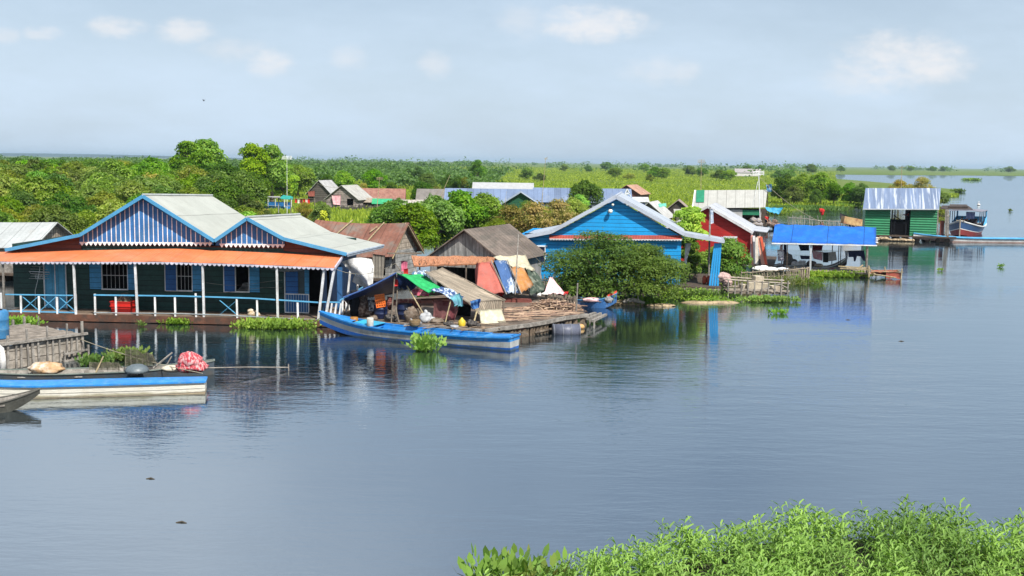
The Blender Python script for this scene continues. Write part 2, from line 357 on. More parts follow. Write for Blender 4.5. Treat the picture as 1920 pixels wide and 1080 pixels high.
# far low hills on the left and the hazy rim of the plain
def hills():
    m = mat('far_hills', (.045, .075, .07), rough=1, sc=.002, var=.2, bump=0, spec=0)
    mb = MB(); n = 90; top = []; bot = []; bk = []
    for i in range(n+1):
        t = i/n; px = -500+1100*t; Y = 6500
        h = 20*max(0, min(1, (620-px)/420))*(.96+.04*math.sin(px*.021)+random.uniform(-.02, .02))
        q = At(px, 300, Y); top.append((q.x, Y+250, max(.3, h))); bot.append((q.x, Y, .1)); bk.append((q.x, Y+700, .1))
    mb.add(bot+top+bk, [(i, i+1, n+2+i, n+1+i) for i in range(n)]+[(n+1+i, n+2+i, 2*n+3+i, 2*n+2+i) for i in range(n)])
    mb.build('hills', m, kind='structure')
hills()

# ---------------------------------------------------------------- foliage
RG = np.random.default_rng(11)
def nrm(a): return a/np.maximum(np.linalg.norm(a, axis=1, keepdims=True), 1e-9)
def leaf_mesh(name, P, N, L, asp, mat_, rng=RG, mats=None, mi=None):
    """one small pointed leaf at every point P facing N"""
    n = len(P); a = nrm(np.cross(N, rng.normal(size=(n, 3)))); b = np.cross(N, a); L = (np.ones(n)*L*rng.uniform(.65, 1.35, n))[:, None]
    dr = N*L*.18
    V = np.empty((n, 4, 3)); V[:, 0] = P-a*L*.5-dr; V[:, 1] = P+b*L*asp*.5+dr*.4; V[:, 2] = P+a*L*.5-dr; V[:, 3] = P-b*L*asp*.5+dr*.4
    return quads(name, V.reshape(-1, 3), n, mat_)
def quads(name, V, nq, mat_, k=4):
    me = bpy.data.meshes.new(name); me.vertices.add(len(V)); me.vertices.foreach_set('co', V.astype(np.float32).ravel())
    me.loops.add(nq*k); me.loops.foreach_set('vertex_index', np.arange(nq*k, dtype=np.int32))
    me.polygons.add(nq); me.polygons.foreach_set('loop_start', np.arange(0, nq*k, k, dtype=np.int32)); me.polygons.foreach_set('loop_total', np.full(nq, k, dtype=np.int32))
    me.materials.append(mat_); me.update(calc_edges=True); return me
def blob_points(blobs, n, rng=RG, inner=.25, squash=.85):
    B = np.array(blobs); w = B[:, 3]**2; w = w/w.sum(); idx = rng.choice(len(B), n, p=w); D = nrm(rng.normal(size=(n, 3)))
    D[:, 2] = np.where(D[:, 2] < -.35, -D[:, 2], D[:, 2]); D = nrm(D)
    ins = rng.random(n) < inner
    rr = np.where(ins, rng.uniform(.3, .85, n), 1-np.abs(rng.normal(0, .10, n))+rng.uniform(0, .14, n)*(rng.random(n) < .2))
    # lumpiness of every blob
    lump = 1+.16*np.sin(D[:, 0]*7+idx)*np.cos(D[:, 1]*6+idx*2)+.10*np.sin(D[:, 2]*9+idx*3)
    P = B[idx, :3]+D*(B[idx, 3]*rr*lump)[:, None]*np.array([1, 1, squash])
    N = nrm(D*.9+np.array([0, 0, .75])+rng.normal(size=(n, 3))*.55)
    return P, N
def crown_blobs(rng, h, r, base, nb, flat=1.0):
    out = []
    cz = (h+base)/2; hz = (h-base)/2
    for i in range(nb):
        a = rng.uniform(0, 2*math.pi); q = math.sqrt(rng.uniform(0, 1)); z = rng.uniform(-1, 1)
        env = math.sqrt(max(0, 1-abs(z)**2.4)) if z > 0 or base > 1.5 else 1-.15*z*z; br = r*rng.uniform(.24, .44)
        rad = max(0, r*env*(.45+.55*q)-br*.8)
        out.append((math.cos(a)*rad, math.sin(a)*rad, cz+z*max(.1, hz-br*.75), br))
    out.append((0, 0, cz, r*.5))
    return out
LM = {
 'fresh': leafmat('leaves_fresh', (0.181, 0.382, 0.015), (0.326, 0.503, 0.027), (0.109, 0.278, 0.014)),
 'mid': leafmat('leaves_mid', (0.127, 0.252, 0.019), (0.217, 0.347, 0.027), (0.082, 0.174, 0.015)),
 'dark': leafmat('leaves_dark', (0.082, 0.174, 0.017), (0.145, 0.260, 0.022), (0.054, 0.131, 0.014)),
 'olive': leafmat('leaves_olive', (0.217, 0.295, 0.027), (0.326, 0.364, 0.037), (0.164, 0.208, 0.027)),
 'brown': leafmat('leaves_brown', (0.307, 0.260, 0.045), (0.436, 0.330, 0.068), (0.217, 0.243, 0.030)),
 'gloss': leafmat('leaves_glossy', (.075, .15, .026), (.14, .215, .042), (.05, .105, .018)),
 'lime': leafmat('leaves_lime', (0.290, 0.521, 0.022), (0.472, 0.600, 0.037), (0.181, 0.382, 0.015), trans=.45),
 'yellow': leafmat('leaves_yellow', (0.600, 0.600, 0.030), (0.544, 0.600, 0.037), (0.600, 0.521, 0.037)),
 'grass': leafmat('grass_blades', (0.217, 0.321, 0.027), (0.363, 0.452, 0.045), (0.164, 0.260, 0.019), trans=.3, gloss=.6),
 'hyac': leafmat('hyacinth_leaves', (.15, .30, .025), (.25, .36, .045), (.11, .22, .022), trans=.3, gloss=.45),
}
BARK = mat('bark', (.13, .10, .075), col2=(.2, .17, .14), sc=3, stretch=(1, 1, .3), bump=.4, var=.3)
TREES = {}
def tree_variant(key, seed, h, r, base, nb, nleaf, leaf, lm, inner=.25, asp=.55, stems=1, squash=.85):
    rng = np.random.default_rng(seed); bl = crown_blobs(rng, h, r, base, nb)
    P, N = blob_points(bl, nleaf, rng, inner, squash); cm = leaf_mesh('crown', P, N, leaf, asp, LM[lm], rng)
    mb = MB(); rr = random.Random(seed)
    for s_ in range(stems):
        a = 6.28*s_/stems+rr.random(); q = .0 if stems == 1 else r*.18; bx, by = math.cos(a)*q, math.sin(a)*q
        top = (bx*1.8+rr.uniform(-.2, .2), by*1.8+rr.uniform(-.2, .2), base+(h-base)*.45)
        mid = ((bx+top[0])/2+rr.uniform(-.15, .15)*r*.4, (by+top[1])/2+rr.uniform(-.1, .1)*r*.4, top[2]*.5)
        tr = .035*h/ (1 if stems == 1 else 1.7); mb.path([(bx, by, -.4), mid, top], [tr, tr*.75, tr*.45], 7)
        for j, b in enumerate(bl):
            if j % stems == s_: 
                e = (b[0]*.92, b[1]*.92, b[2]+b[3]*.2); st = Vector(mid).lerp(Vector(top), rr.uniform(.1, .9)); m2 = st.lerp(Vector(e), .5)+Vector((rr.uniform(-.2, .2), rr.uniform(-.2, .2), .15*h*.2))
                mb.path([st, m2, e], [tr*.4, tr*.25, tr*.1], 5)
    o = mb.build('trunk', BARK); tm = o.data; bpy.data.objects.remove(o)
    TREES[key] = (cm, tm)
def plant_tree(key, x, y, s, label, name='tree', group=None, z=.1, cat='tree', rz=None, sz=None, trunk=True):
    cm, tm = TREES[key]; root = empty(name, (x, y, z), random.uniform(0, 6.28) if rz is None else rz, label, cat, group); root.scale = (s, s, sz or s)
    for nm, me in (('crown', cm), ('trunk', tm)):
        if nm == 'trunk' and not trunk: continue
        o = bpy.data.objects.new(nm, me); COL.objects.link(o); o.parent = root
    return root
for i in range(3): tree_variant('mid%d' % i, 20+i, 6.2, 3.4, .4, 22, 9000, .30, 'mid')
for i in range(2): tree_variant('fresh%d' % i, 30+i, 6.2, 3.3, .4, 20, 9000, .32, 'fresh')
for i in range(2): tree_variant('dark%d' % i, 40+i, 6.2, 3.4, .4, 20, 9000, .28, 'dark')
for i in range(2): tree_variant('olive%d' % i, 50+i, 5.8, 3.4, .3, 18, 8000, .28, 'olive')
tree_variant('brown0', 60, 5.6, 3.2, .3, 16, 5200, .26, 'brown', inner=.5)
tree_variant('tall0', 70, 9.6, 3.5, 2.0, 20, 11000, .32, 'fresh'); tree_variant('tall1', 71, 9.4, 3.3, 1.4, 20, 9000, .32, 'fresh', squash=.95)
tree_variant('bush0', 80, 3.0, 2.4, .0, 16, 4200, .26, 'mid', stems=3); tree_variant('bush1', 81, 2.8, 2.6, .0, 16, 4200, .26, 'dark', stems=3); tree_variant('bush2', 82, 2.8, 2.5, .0, 14, 4200, .26, 'olive', stems=3)
tree_variant('bushb', 83, 3.2, 3.0, .0, 18, 5000, .24, 'brown', stems=4, inner=.5)
tree_variant('waterbush', 90, 4.7, 3.3, -.25, 34, 24000, .17, 'gloss', stems=5, inner=.22, asp=.42)
tree_variant('waterbush2', 91, 4.3, 2.9, -.25, 30, 20000, .17, 'gloss', stems=5, inner=.22, asp=.42)
tree_variant('lime', 92, 4.6, 1.35, 1.9, 16, 4200, .24, 'lime', asp=.4)
tree_variant('shrub', 93, 2.2, 1.5, .0, 16, 7000, .15, 'fresh', stems=4, asp=.45)
tree_variant('croton', 95, 3.9, .75, 1.0, 14, 1500, .32, 'yellow', stems=3, asp=.35)
tree_variant('darkvine', 94, 4.0, 1.2, .2, 16, 7000, .17, 'dark', stems=3, asp=.5)
# ---------------------------------------------------------------- flooded forest on the left: single trees
def yh(px): return 303.5+(px-960)*math.tan(ROLL)
FOREST = 'trees of the flooded forest behind the left houses'
FL = {'mid': 'mid green rounded tree in the dense forest behind the striped blue house', 'fresh': 'bright green leafy tree in the dense forest behind the striped blue house',
      'dark': 'deep green tree in the dense forest behind the striped blue house', 'olive': 'yellowish olive tree in the dense forest behind the striped blue house',
      'brown': 'brownish half dry tree in the dense forest behind the striped blue house'}
def forest():
    rng = random.Random(5); d = 71.0; n = 0
    while d < 215:
        step = 4.6+(d-70)*.018
        x0, x1 = -.52*d, -.185*d
        if d < 90: x1 = -.22*d
        x = x0+rng.uniform(0, step)
        while x < x1:
            y = d+rng.uniform(-1.8, 1.8); px = 960+FPX*x/y
            k = rng.choice(['mid', 'mid', 'mid', 'fresh', 'dark', 'olive', 'olive', 'brown'])
            key = {'mid': 'mid%d' % rng.randrange(3), 'fresh': 'fresh%d' % rng.randrange(2), 'dark': 'dark%d' % rng.randrange(2), 'olive': 'olive%d' % rng.randrange(2), 'brown': 'brown0'}[k]
            hh = 6.2
            # canopy height wanted from the skyline and from what the photo shows in front
            top = 6.3 if px < 560 else 5.2
            if d < 88: top = 4.3
            elif d < 104: top = 5.0
            elif d < 125: top = 5.6
            if px > 470 and d < 150: top *= .72
            if 480 < px < 620 and d < 185: x += step; continue
            s = top/hh*rng.uniform(.84, 1.08)
            plant_tree(key, x, y, s*1.0, FL[k], group=FOREST, z=.05); n += 1
            x += step*rng.uniform(.8, 1.25)
        d += step*.82
    return n
nf = forest()
def at_px(px, d): return (px-960)/FPX*d, d
for px, d, key, s, lab in [(352, 150, 'tall0', 1.0, 'tall bright tree with rounded double crown standing above the forest skyline'),
                           (385, 156, 'fresh0', 1.55, 'broad tree leaning against the tall double crowned tree on the skyline'),
                           (472, 158, 'tall1', .98, 'tall dark green tree, left one of the skyline pair'),
                           (508, 160, 'tall1', .97, 'tall light green tree, right one of the skyline pair'),
                           (285, 140, 'mid1', 1.15, 'wide domed tree rising above the canopy left of the tallest trees'),
                           (415, 120, 'dark0', .95, 'dark tree below the tall skyline trees')]:
    x, y = at_px(px, d); plant_tree(key, x, y, s, lab)

# wood farther off that reads as one mass, plus the scrub of the plain
def far_scrub():
    rng = np.random.default_rng(3); Ps = []; Ns = []; Ls = []
    def patch(px, d, h, r, n, L):
        x = (px-960)/FPX*d; bl = crown_blobs(rng, h, r, 0, 7); bl = [(b[0]+x, b[1]+d, b[2]+.1, b[3]) for b in bl]
        P, N = blob_points(bl, n, rng, .15); Ps.append(P); Ns.append(N); Ls.append(np.full(n, L))
    for i in range(230):       # forest beyond 215 m at the left
        d = 215+ (i/230)**1.6*900; px = rng.uniform(-260, 600+min(300, (d-200)*.35)); patch(px, d, rng.uniform(4.4, 6.2), rng.uniform(3.5, 6)*(1+d/900), 260, .55+d*.0011)
    for i in range(90):        # middle distance thickets right of it
        px = rng.uniform(560, 930); d = rng.uniform(240, 620); patch(px, d, rng.uniform(2.6, 4.8)*(1 if px < 850 else .8), rng.uniform(3, 5)*(1+d/900), 240, .5+d*.001)
    for i in range(170):       # thin rows of scrub across the plain
        d = math.exp(rng.uniform(math.log(650), math.log(4200))); px = rng.uniform(500, 2200)
        if px > 1560 and d < 1900: continue
        patch(px, d, rng.uniform(1.6, 3.8)*(1 if d < 2000 else 1.3), rng.uniform(5, 16)*(1+d/2500), 70, .8+d*.0012)
    P = np.concatenate(Ps); N = np.concatenate(Ns); L = np.concatenate(Ls)
    me = leaf_mesh('forest', P, N, L, .7, leafmat('leaves_far', (.11, .23, .03), (.18, .30, .045), (.075, .16, .028)), rng)
    o = bpy.data.objects.new('distant_forest', me); COL.objects.link(o); tag(o, 'far band of scrub and forest merging along the horizon', 'forest', kind='stuff')
far_scrub()

def marsh_grass():
    rng = np.random.default_rng(9); shp = [G(*p) for p in shore]
    n = 420000; d = np.exp(rng.uniform(math.log(66), math.log(1500), n)); px = rng.uniform(-150, 1960, n); x = (px-960)/FPX*d
    # keep inside the land
    sy = np.interp(px, [p[0] for p in shore[:15]], [p.y for p in shp[:15]]); keep = d > sy+.3
    px_sh = np.array([1620, 1720, 1790]); keep &= ~((px > 1575) & (d > 300)); keep &= ~(px > 1792) | (d > 1400)
    lag = (px > 1560) & (d < 1400) & (d > 340); keep &= ~lag
    d = d[keep]; x = x[keep]; n = len(d)
    gr = .5+.5*np.sin(x*.05+np.sin(d*.03)*2)*np.cos(d*.021+x*.013)
    h = (.25+.38*gr)*(1+d*.0004)*rng.uniform(.4, 1.25, n); w = .035+d*.00075
    a = rng.uniform(0, math.pi, n); lean = rng.normal(0, .25, (n, 2))*h[:, None]
    V = np.zeros((n, 3, 3)); V[:, 0] = np.stack([x-np.cos(a)*w, d-np.sin(a)*w, np.full(n, .1)], 1); V[:, 1] = np.stack([x+np.cos(a)*w, d+np.sin(a)*w, np.full(n, .1)], 1)
    V[:, 2] = np.stack([x+lean[:, 0], d+lean[:, 1], .1+h], 1)
    me = quads('grass', V.reshape(-1, 3), n, LM['grass'], 3); o = bpy.data.objects.new('marsh_grass', me); COL.objects.link(o); tag(o, 'bright green marsh grass covering the flooded plain', 'grass', kind='stuff')
marsh_grass()

# single bushes on the plain (px, distance, variant, scale, label)
BUSHG = 'lone bushes dotted over the grassy plain'
BL = 'round green bush standing alone on the grassy plain'
for px, d, k, s in [(985, 430, 'bush0', 1.6), (1010, 400, 'bush1', 1.1), (1150, 520, 'bush0', 1.7), (1175, 470, 'bush2', 1.2), (1225, 500, 'bush1', 2.0), (1240, 500, 'bush0', 1.8),
                    (1290, 640, 'bush1', 2.1), (1310, 620, 'bush0', 1.8), (1345, 480, 'bush1', 1.7), (1362, 470, 'bush0', 1.6), (1455, 520, 'bush1', 1.7), (1470, 540, 'bush0', 1.8),
                    (1480, 1100, 'bush0', 2.2), (1515, 950, 'bush1', 3.0), (1570, 1300, 'bush1', 2.7), (1665, 1650, 'bush1', 3.3), (1700, 1700, 'bush0', 3.0), (1740, 1700, 'bush1', 3.2), (1760, 1750, 'bush0', 3.0),
                    (1885, 1700, 'bush1', 3.6), (1205, 900, 'bush0', 2.3), (1100, 800, 'bush1', 1.8), (1055, 850, 'bush0', 2.0), (1135, 1000, 'bush1', 2.8), (1420, 1400, 'bush1', 2.6)]:
    x, y = at_px(px, d); plant_tree(k, x, y, s, BL, 'bush', BUSHG, cat='bush')
for px, d, k, s, lab in [(893, 300, 'tall1', .80, 'dark tree with small tufted crown alone on the skyline of the plain'),
                         (845, 235, 'dark0', .72, 'large bushy tree in front of the lone skyline tree'), (870, 245, 'olive0', .62, 'olive bush beside the large bushy tree on the plain'), (800, 260, 'dark1', .7, 'dark tree behind the red roofed far huts'),
                         (775, 300, 'dark0', .9, 'blue green tree beyond the far huts'), (1395, 700, 'dark1', 1.1, 'dark tree behind the far white roofed hut'), (1215, 420, 'olive1', .55, 'low olive bush right of the lone antenna pole on the plain'),
                         (1095, 150, 'mid1', .78, 'leafy green tree in front of the long blue tin roofs'), (1083, 140, 'fresh1', .5, 'small bright tree beside the leafy one by the blue tin roofs'),
                         (1130, 205, 'bush2', 1.0, 'thin low bush between the long blue roof and rusty roof'),
                         (730, 190, 'dark1', .55, 'dark bush behind the far red roof'), (680, 205, 'brown0', .5, 'brownish bush above the far grey hut'), (700, 230, 'mid2', .85, 'green tree above the far huts'), (640, 215, 'fresh0', .8, 'bright green tree above the far grey hut'), (610, 200, 'dark1', .72, 'dark tree left above the far grey hut'),
                         (790, 175, 'dark1', .62, 'dark bushy tree right of the far red roof'), (815, 182, 'olive1', .5, 'olive bush beside the leaning bamboo poles'),
                         (1465, 205, 'dark0', .92, 'dense dark bush on the grassy point, leftmost of the cluster'), (1500, 212, 'mid1', .9, 'green bush in the middle of the grassy point'), (1535, 205, 'fresh1', .95, 'bright taller tree on the grassy point'),
                         (1560, 200, 'dark1', .66, 'dark low bush on the grassy point'), (1590, 198, 'mid0', .68, 'rounded bush near the tip of the grassy point'), (1612, 196, 'dark0', .7, 'dark bush at the tip of the grassy point'), (1485, 200, 'olive0', .62, 'olive bush low on the grassy point'), (1525, 196, 'dark1', .5, 'small dark bush at the water side of the grassy point'),
                         (1680, 205, 'brown0', .85, 'brownish bush behind the green boathouse roof, left half'), (1722, 208, 'brown0', .95, 'brownish bush behind the green boathouse roof, right half'), (1755, 203, 'bush1', 1.0, 'dark little bush behind the green boathouse corner'),
                         (570, 122, 'brown0', .42, 'dry brownish bush beside the small blue canopied boat'), (600, 118, 'mid0', .42, 'low green bush right of the small blue canopied boat'), (440, 100, 'olive1', .66, 'olive bush behind the striped blue house roof'), (470, 92, 'olive0', .5, 'small olive bush behind the second roof of the striped house'), (505, 95, 'dark0', .45, 'small dark bush behind the second roof of the striped house'), (540, 90, 'mid2', .38, 'low green bush behind the second roof of the striped house'),
                         (745, 82, 'mid0', .68, 'green bush right behind the rusty roofed shack'), (775, 78, 'fresh0', .66, 'bright green bush between the rusty roof and the grey wooden house'), (815, 82, 'mid1', .74, 'dense green bush behind the grey wooden house, left side'), (860, 86, 'fresh1', .78, 'bright green bush behind the grey wooden house'), (905, 88, 'mid2', .74, 'green bush behind the ridge of the grey wooden house'), (725, 90, 'mid1', .6, 'round bush behind the rusty ridge'),
                         (955, 84, 'brown0', .68, 'dry twiggy bush between the grey house and the bright blue house'), (1000, 82, 'brown0', .74, 'brown dry bush left of the bright blue gable'), (1045, 96, 'brown0', .70, 'brown shrub behind the bright blue roof slope'), (930, 80, 'olive1', .5, 'olive bush at the foot of the grey wooden house'), (1070, 110, 'olive0', .62, 'olive bush below the long blue tin roofs'), (985, 105, 'mid0', .55, 'green bush below the dark green gable')]:
    x, y = at_px(px, d); nm = 'tree' if 'tree' in lab else 'bush'; plant_tree(k, x, y, s, lab, nm, cat=nm)

# vegetation near the houses
p = G(1118, 572); plant_tree('waterbush', p.x+.1, p.y+1.3, .98, 'big dark leafy bush growing out of the water before the bright blue house', 'bush', cat='bush', z=0, sz=.80)
p = G(1232, 575); plant_tree('waterbush2', p.x-.5, p.y+1.2, .80, 'second dark leafy bush right of the big one before the blue house', 'bush', cat='bush', z=0, sz=.72)
p = G(1298, 540); plant_tree('lime', p.x+.1, p.y+2.4, 1.03, 'bright lime green tree beside the blue house porch', cat='tree', z=0)
p = G(1312, 543); plant_tree('darkvine', p.x-.3, p.y+1.6, .86, 'dark leafy shrub growing under the blue porch roof', 'bush', cat='bush', z=0)
p = G(1372, 530); plant_tree('shrub', p.x, p.y+1.0, 1.05, 'bright green shrub between the blue pillar and the red house', 'bush', cat='bush', z=.1, sz=1.15)
p = G(1345, 528); plant_tree('shrub', p.x, p.y+1.5, .85, 'green shrub right behind the blue porch pillar', 'bush', cat='bush', z=.1)
x, y = at_px(598, 74); plant_tree('croton', x, y, 1.0, 'bright yellow green ornamental bush behind the second tin roof', 'bush', cat='bush')

# water hyacinth: rosettes of upright round leaves on bulbous stalks
def hyac_mesh(n, rx, ry, hgt, leaf, rng, lm='hyac', ground=None):
    leaf = leaf*.78; n = int(n*1.35)
    pts = rng.normal(size=(n, 2))*.45; pts = pts[np.hypot(pts[:, 0], pts[:, 1]) < 1]; Vs = []
    for (x, y) in pts:
        x *= rx; y *= ry; k = rng.integers(5, 9)
        for j in range(k):
            a = rng.uniform(0, 6.28); el = rng.uniform(.25, 1.45); hh = hgt*rng.uniform(.25, 1.15); b = np.array([x, y, 0.0]); dirv = np.array([math.cos(a)*math.cos(el), math.sin(a)*math.cos(el), math.sin(el)])
            side = np.array([-math.sin(a), math.cos(a), 0]); t = b+dirv*hh; L = leaf*rng.uniform(.7, 1.2); up = nrm(np.array([[dirv[0]*.6, dirv[1]*.6, dirv[2]+.3]]))[0]
            w = L*.10; Vs.append([b-side*w, b+side*w, t+side*w*.6, t-side*w*.6])
            tw = side*math.cos(a*3)+up*0; hz = np.array([math.cos(a*2.3), math.sin(a*2.3), 0]); side2 = nrm(np.cross(up, hz)[None])[0]; m1 = t+up*L*.35; tp = t+up*L*.75+dirv*.35*L+hz*L*.2; Vs.append([t, m1+side2*L*.42, tp, m1-side2*L*.42])
    V = np.array(Vs)
    if leaf > .2 and hgt < .6:   # close up: rounder six sided leaves
        H = np.empty((len(V), 6, 3)); a, b, c, d = V[:, 0], V[:, 1], V[:, 2], V[:, 3]
        H[:, 0] = a; H[:, 1] = a*.45+b*.62-(a+c)*.035; H[:, 2] = b*.6+c*.42-(b+d)*.01; H[:, 3] = c; H[:, 4] = d*.6+c*.42-(b+d)*.01; H[:, 5] = a*.45+d*.62-(a+c)*.035
        return quads('plant', H.reshape(-1, 3), len(V), LM[lm], 6)
    return quads('plant', V.reshape(-1, 3), len(Vs), LM[lm])
def hyacinth(px, py, rx, ry, n, label, hgt=.3, leaf=.17, seed=1, name='water_hyacinth', dy=0, rz=0):
    p = G(px, py); o = bpy.data.objects.new(name, hyac_mesh(n, rx, ry, hgt, leaf, np.random.default_rng(seed))); COL.objects.link(o); o.location = (p.x, p.y+dy, 0); o.rotation_euler.z = rz
    return tag(o, label, 'water plant')
hyacinth(512, 618, 1.9, .75, 210, 'broad bed of water hyacinth at the deck corner of the striped house', .3, .17, 1, dy=.5)
hyacinth(330, 608, .8, .2, 36, 'narrow strip of water hyacinth under the striped house deck', .2, .13, 2)
hyacinth(268, 612, .2, .15, 6, 'tiny tuft of water hyacinth by the deck beam', .2, .12, 3)
hyacinth(800, 657, .45, .40, 26, 'tall clump of water hyacinth against the long blue boat', .55, .22, 4, dy=-.1)
hyacinth(30, 612, 1.0, .5, 60, 'water hyacinth between the pale dock and the striped house', .3, .17, 5, dy=.3)
hyacinth(175, 688, .65, .4, 50, 'water hyacinth beside the pale dock posts', .3, .15, 6, dy=.3)
hyacinth(232, 680, .8, .35, 55, 'water hyacinth behind the fishing nets on the boat', .35, .17, 7, dy=.6)
hyacinth(1300, 562, 1.5, .6, 200, 'leafy water hyacinth at the foot of the bush by the blue house', .45, .17, 8, dy=.3)
hyacinth(1215, 572, 1.2, .35, 70, 'water hyacinth along the waterline of the two bushes', .35, .16, 9)
hyacinth(1445, 566, 1.8, .35, 120, 'strip of water hyacinth in front of the wooden crate raft', .25, .16, 10)
hyacinth(1458, 588, .55, .35, 14, 'small drifting tuft of hyacinth off the crate raft', .18, .14, 11)
hyacinth(1565, 520, 3.0, .8, 230, 'yellow green hyacinth mat below the blue tarp raft', .28, .17, 12, dy=.4)
hyacinth(1500, 530, 1.6, .6, 100, 'hyacinth patch left of the mat below the blue tarp raft', .28, .17, 13)
hyacinth(1876, 501, .3, .2, 8, 'tiny drifting plant tuft on open water at the right', .2, .14, 14)
hyacinth(1764, 508, .2, .15, 5, 'tiny drifting plant tuft right of the fishing net', .15, .12, 15)
hyacinth(1796, 360, 2.2, 1.3, 60, 'floating plant island on the far water', .7, .5, 16)
hyacinth(1822, 338, 6.5, 1.5, 70, 'thin far floating plant island near the lagoon shore', .8, .9, 17)
hyacinth(1893, 396, .25, .15, 5, 'tiny dark floating tuft behind the tour boat', .3, .3, 18)
hyacinth(1530, 396, 7, 5, 420, 'hyacinth fringe along the grassy point, right part', .5, .4, 19, dy=4)
hyacinth(1450, 402, 4, 4, 200, 'hyacinth fringe along the grassy point, left part', .5, .4, 20, dy=4)
hyacinth(1600, 389, 3, 4, 160, 'hyacinth fringe at the tip of the grassy point', .5, .4, 21, dy=3)

# ---------------------------------------------------------------- foreground weeds
def foreground():
    rng = np.random.default_rng(21)
    edge = [(900, 1160), (1010, 1118), (1090, 1094), (1200, 1074), (1300, 1046), (1400, 1024), (1480, 1012), (1600, 1012), (1760, 1010), (1850, 1030), (1920, 1040), (2150, 1056), (2900, 1075)]
    E = [G(*p) for p in edge]; ex = np.array([e.x for e in E]); ey = np.array([e.y for e in E])
    # bank under the weeds
    mb = MB(); nb = len(E); top = [(e.x, e.y-.25, .10) for e in E]; fr = [(e.x, e.y+.1, -.3) for e in E]; bk = [(e.x*1.0, 6.0, .5) for e in E]
    mb.add(fr+top+bk, [(i, i+1, nb+i+1, nb+i) for i in range(nb-1)]+[(nb+i, nb+i+1, 2*nb+i+1, 2*nb+i) for i in range(nb-1)])
    mb.build('bank', mat('bank_soil', (.05, .06, .025), col2=(.03, .035, .015), sc=3, rough=1), kind='structure')
    LV = []; SV = []
    n = 8200; xs = rng.uniform(ex[0], 18.5, n); ys = rng.uniform(9, 22.8, n); yb = np.interp(xs, ex, ey)
    ok = (ys < yb-rng.uniform(0, .25, n)) & (np.abs(xs) < ys*.56+6) & ((np.sin(xs*1.9+ys*.8)*np.cos(ys*1.7-xs*.6)+rng.normal(0, .35, n)) > -.62); xs, ys, yb = xs[ok], ys[ok], yb[ok]
    for x, y, b in zip(xs, ys, yb):
        dd = b-y; z0 = .05+.10*min(1, dd); H = rng.uniform(.42, .78)*(.62+.38*min(1, dd*1.6))*(1+.25*math.sin(x*2.1+y*1.3)*math.cos(y*2.7-x))
        la, ll = rng.uniform(0, 6.28), rng.uniform(0, .35); lean = np.array([math.cos(la)*ll, math.sin(la)*ll]); tall = rng.random() < .02
        if tall: H *= 1.45
        base = np.array([x, y, z0]); nl = int(H*21); side = np.array([math.cos(la+1.57), math.sin(la+1.57), 0])*.006
        def pt(t): return base+np.array([lean[0]*t*t*H, lean[1]*t*t*H, t*H])
        SV.append([pt(0)-side, pt(0)+side, pt(1)+side*.3, pt(1)-side*.3])
        ph = rng.uniform(0, 6.28)
        for j in range(nl):
            t = .18+.82*(j+1)/nl
            if tall and t > .7 and rng.random() < .6: continue
            a = ph+j*2.4+rng.normal(0, .3); L = rng.uniform(.18, .32)*(1.1-.45*t)*(1.25 if y > 18 else 1.1); up = .9*t+rng.normal(0, .2)
            o = pt(t); h = np.array([math.cos(a), math.sin(a), 0]); s_ = np.array([-math.sin(a), math.cos(a), 0])*L*rng.uniform(.06, .09)
            p1 = o+h*L*.3*math.cos(up)+np.array([0, 0, L*.3*math.sin(up)+.01]); p2 = o+h*L*.72*math.cos(up*.7)+np.array([0, 0, L*.55*math.sin(up)]); p3 = o+h*L*1.0+np.array([0, 0, L*(.40*math.sin(up)-.30)])
            LV.append([o, p1+s_, p2+s_*.8, p2-s_*.8]); LV.append([o, p2-s_*.8, p1-s_, o]) if 0 else None
            LV.append([p2-s_*.8, p2+s_*.8, p3, p3-s_*.05])
    V = np.array(LV).reshape(-1, 3); me = quads('leaves', V, len(LV), LM_W)
    o = bpy.data.objects.new('weeds', me); COL.objects.link(o); tag(o, 'dense bright green waterside weeds in the near corner', 'weeds', kind='stuff')
    st = quads('stalks', np.array(SV).reshape(-1, 3), len(SV), leafmat('weed_stalks', (.12, .18, .04), (.2, .2, .06)))
    so = bpy.data.objects.new('stalks', st); COL.objects.link(so); so.parent = o; tag(so, kind='stuff')
LM_W = leafmat('weed_leaves', (.125, .30, .004), (.21, .42, .010), (.06, .165, .004), trans=.25, gloss=.5)
foreground()
LM['hybrown'] = leafmat('hyacinth_aged', (.24, .40, .04), (.17, .30, .03), (.24, .11, .05), gloss=.4)
q = G(972, 1094); o = bpy.data.objects.new('water_hyacinth', hyac_mesh(26, 1.0, .45, .42, .27, np.random.default_rng(33), 'hybrown')); COL.objects.link(o); o.location = (q.x-.1, q.y-.1, 0)
tag(o, 'reddish and green hyacinth clump at the bottom edge beside the weeds', 'water plant')
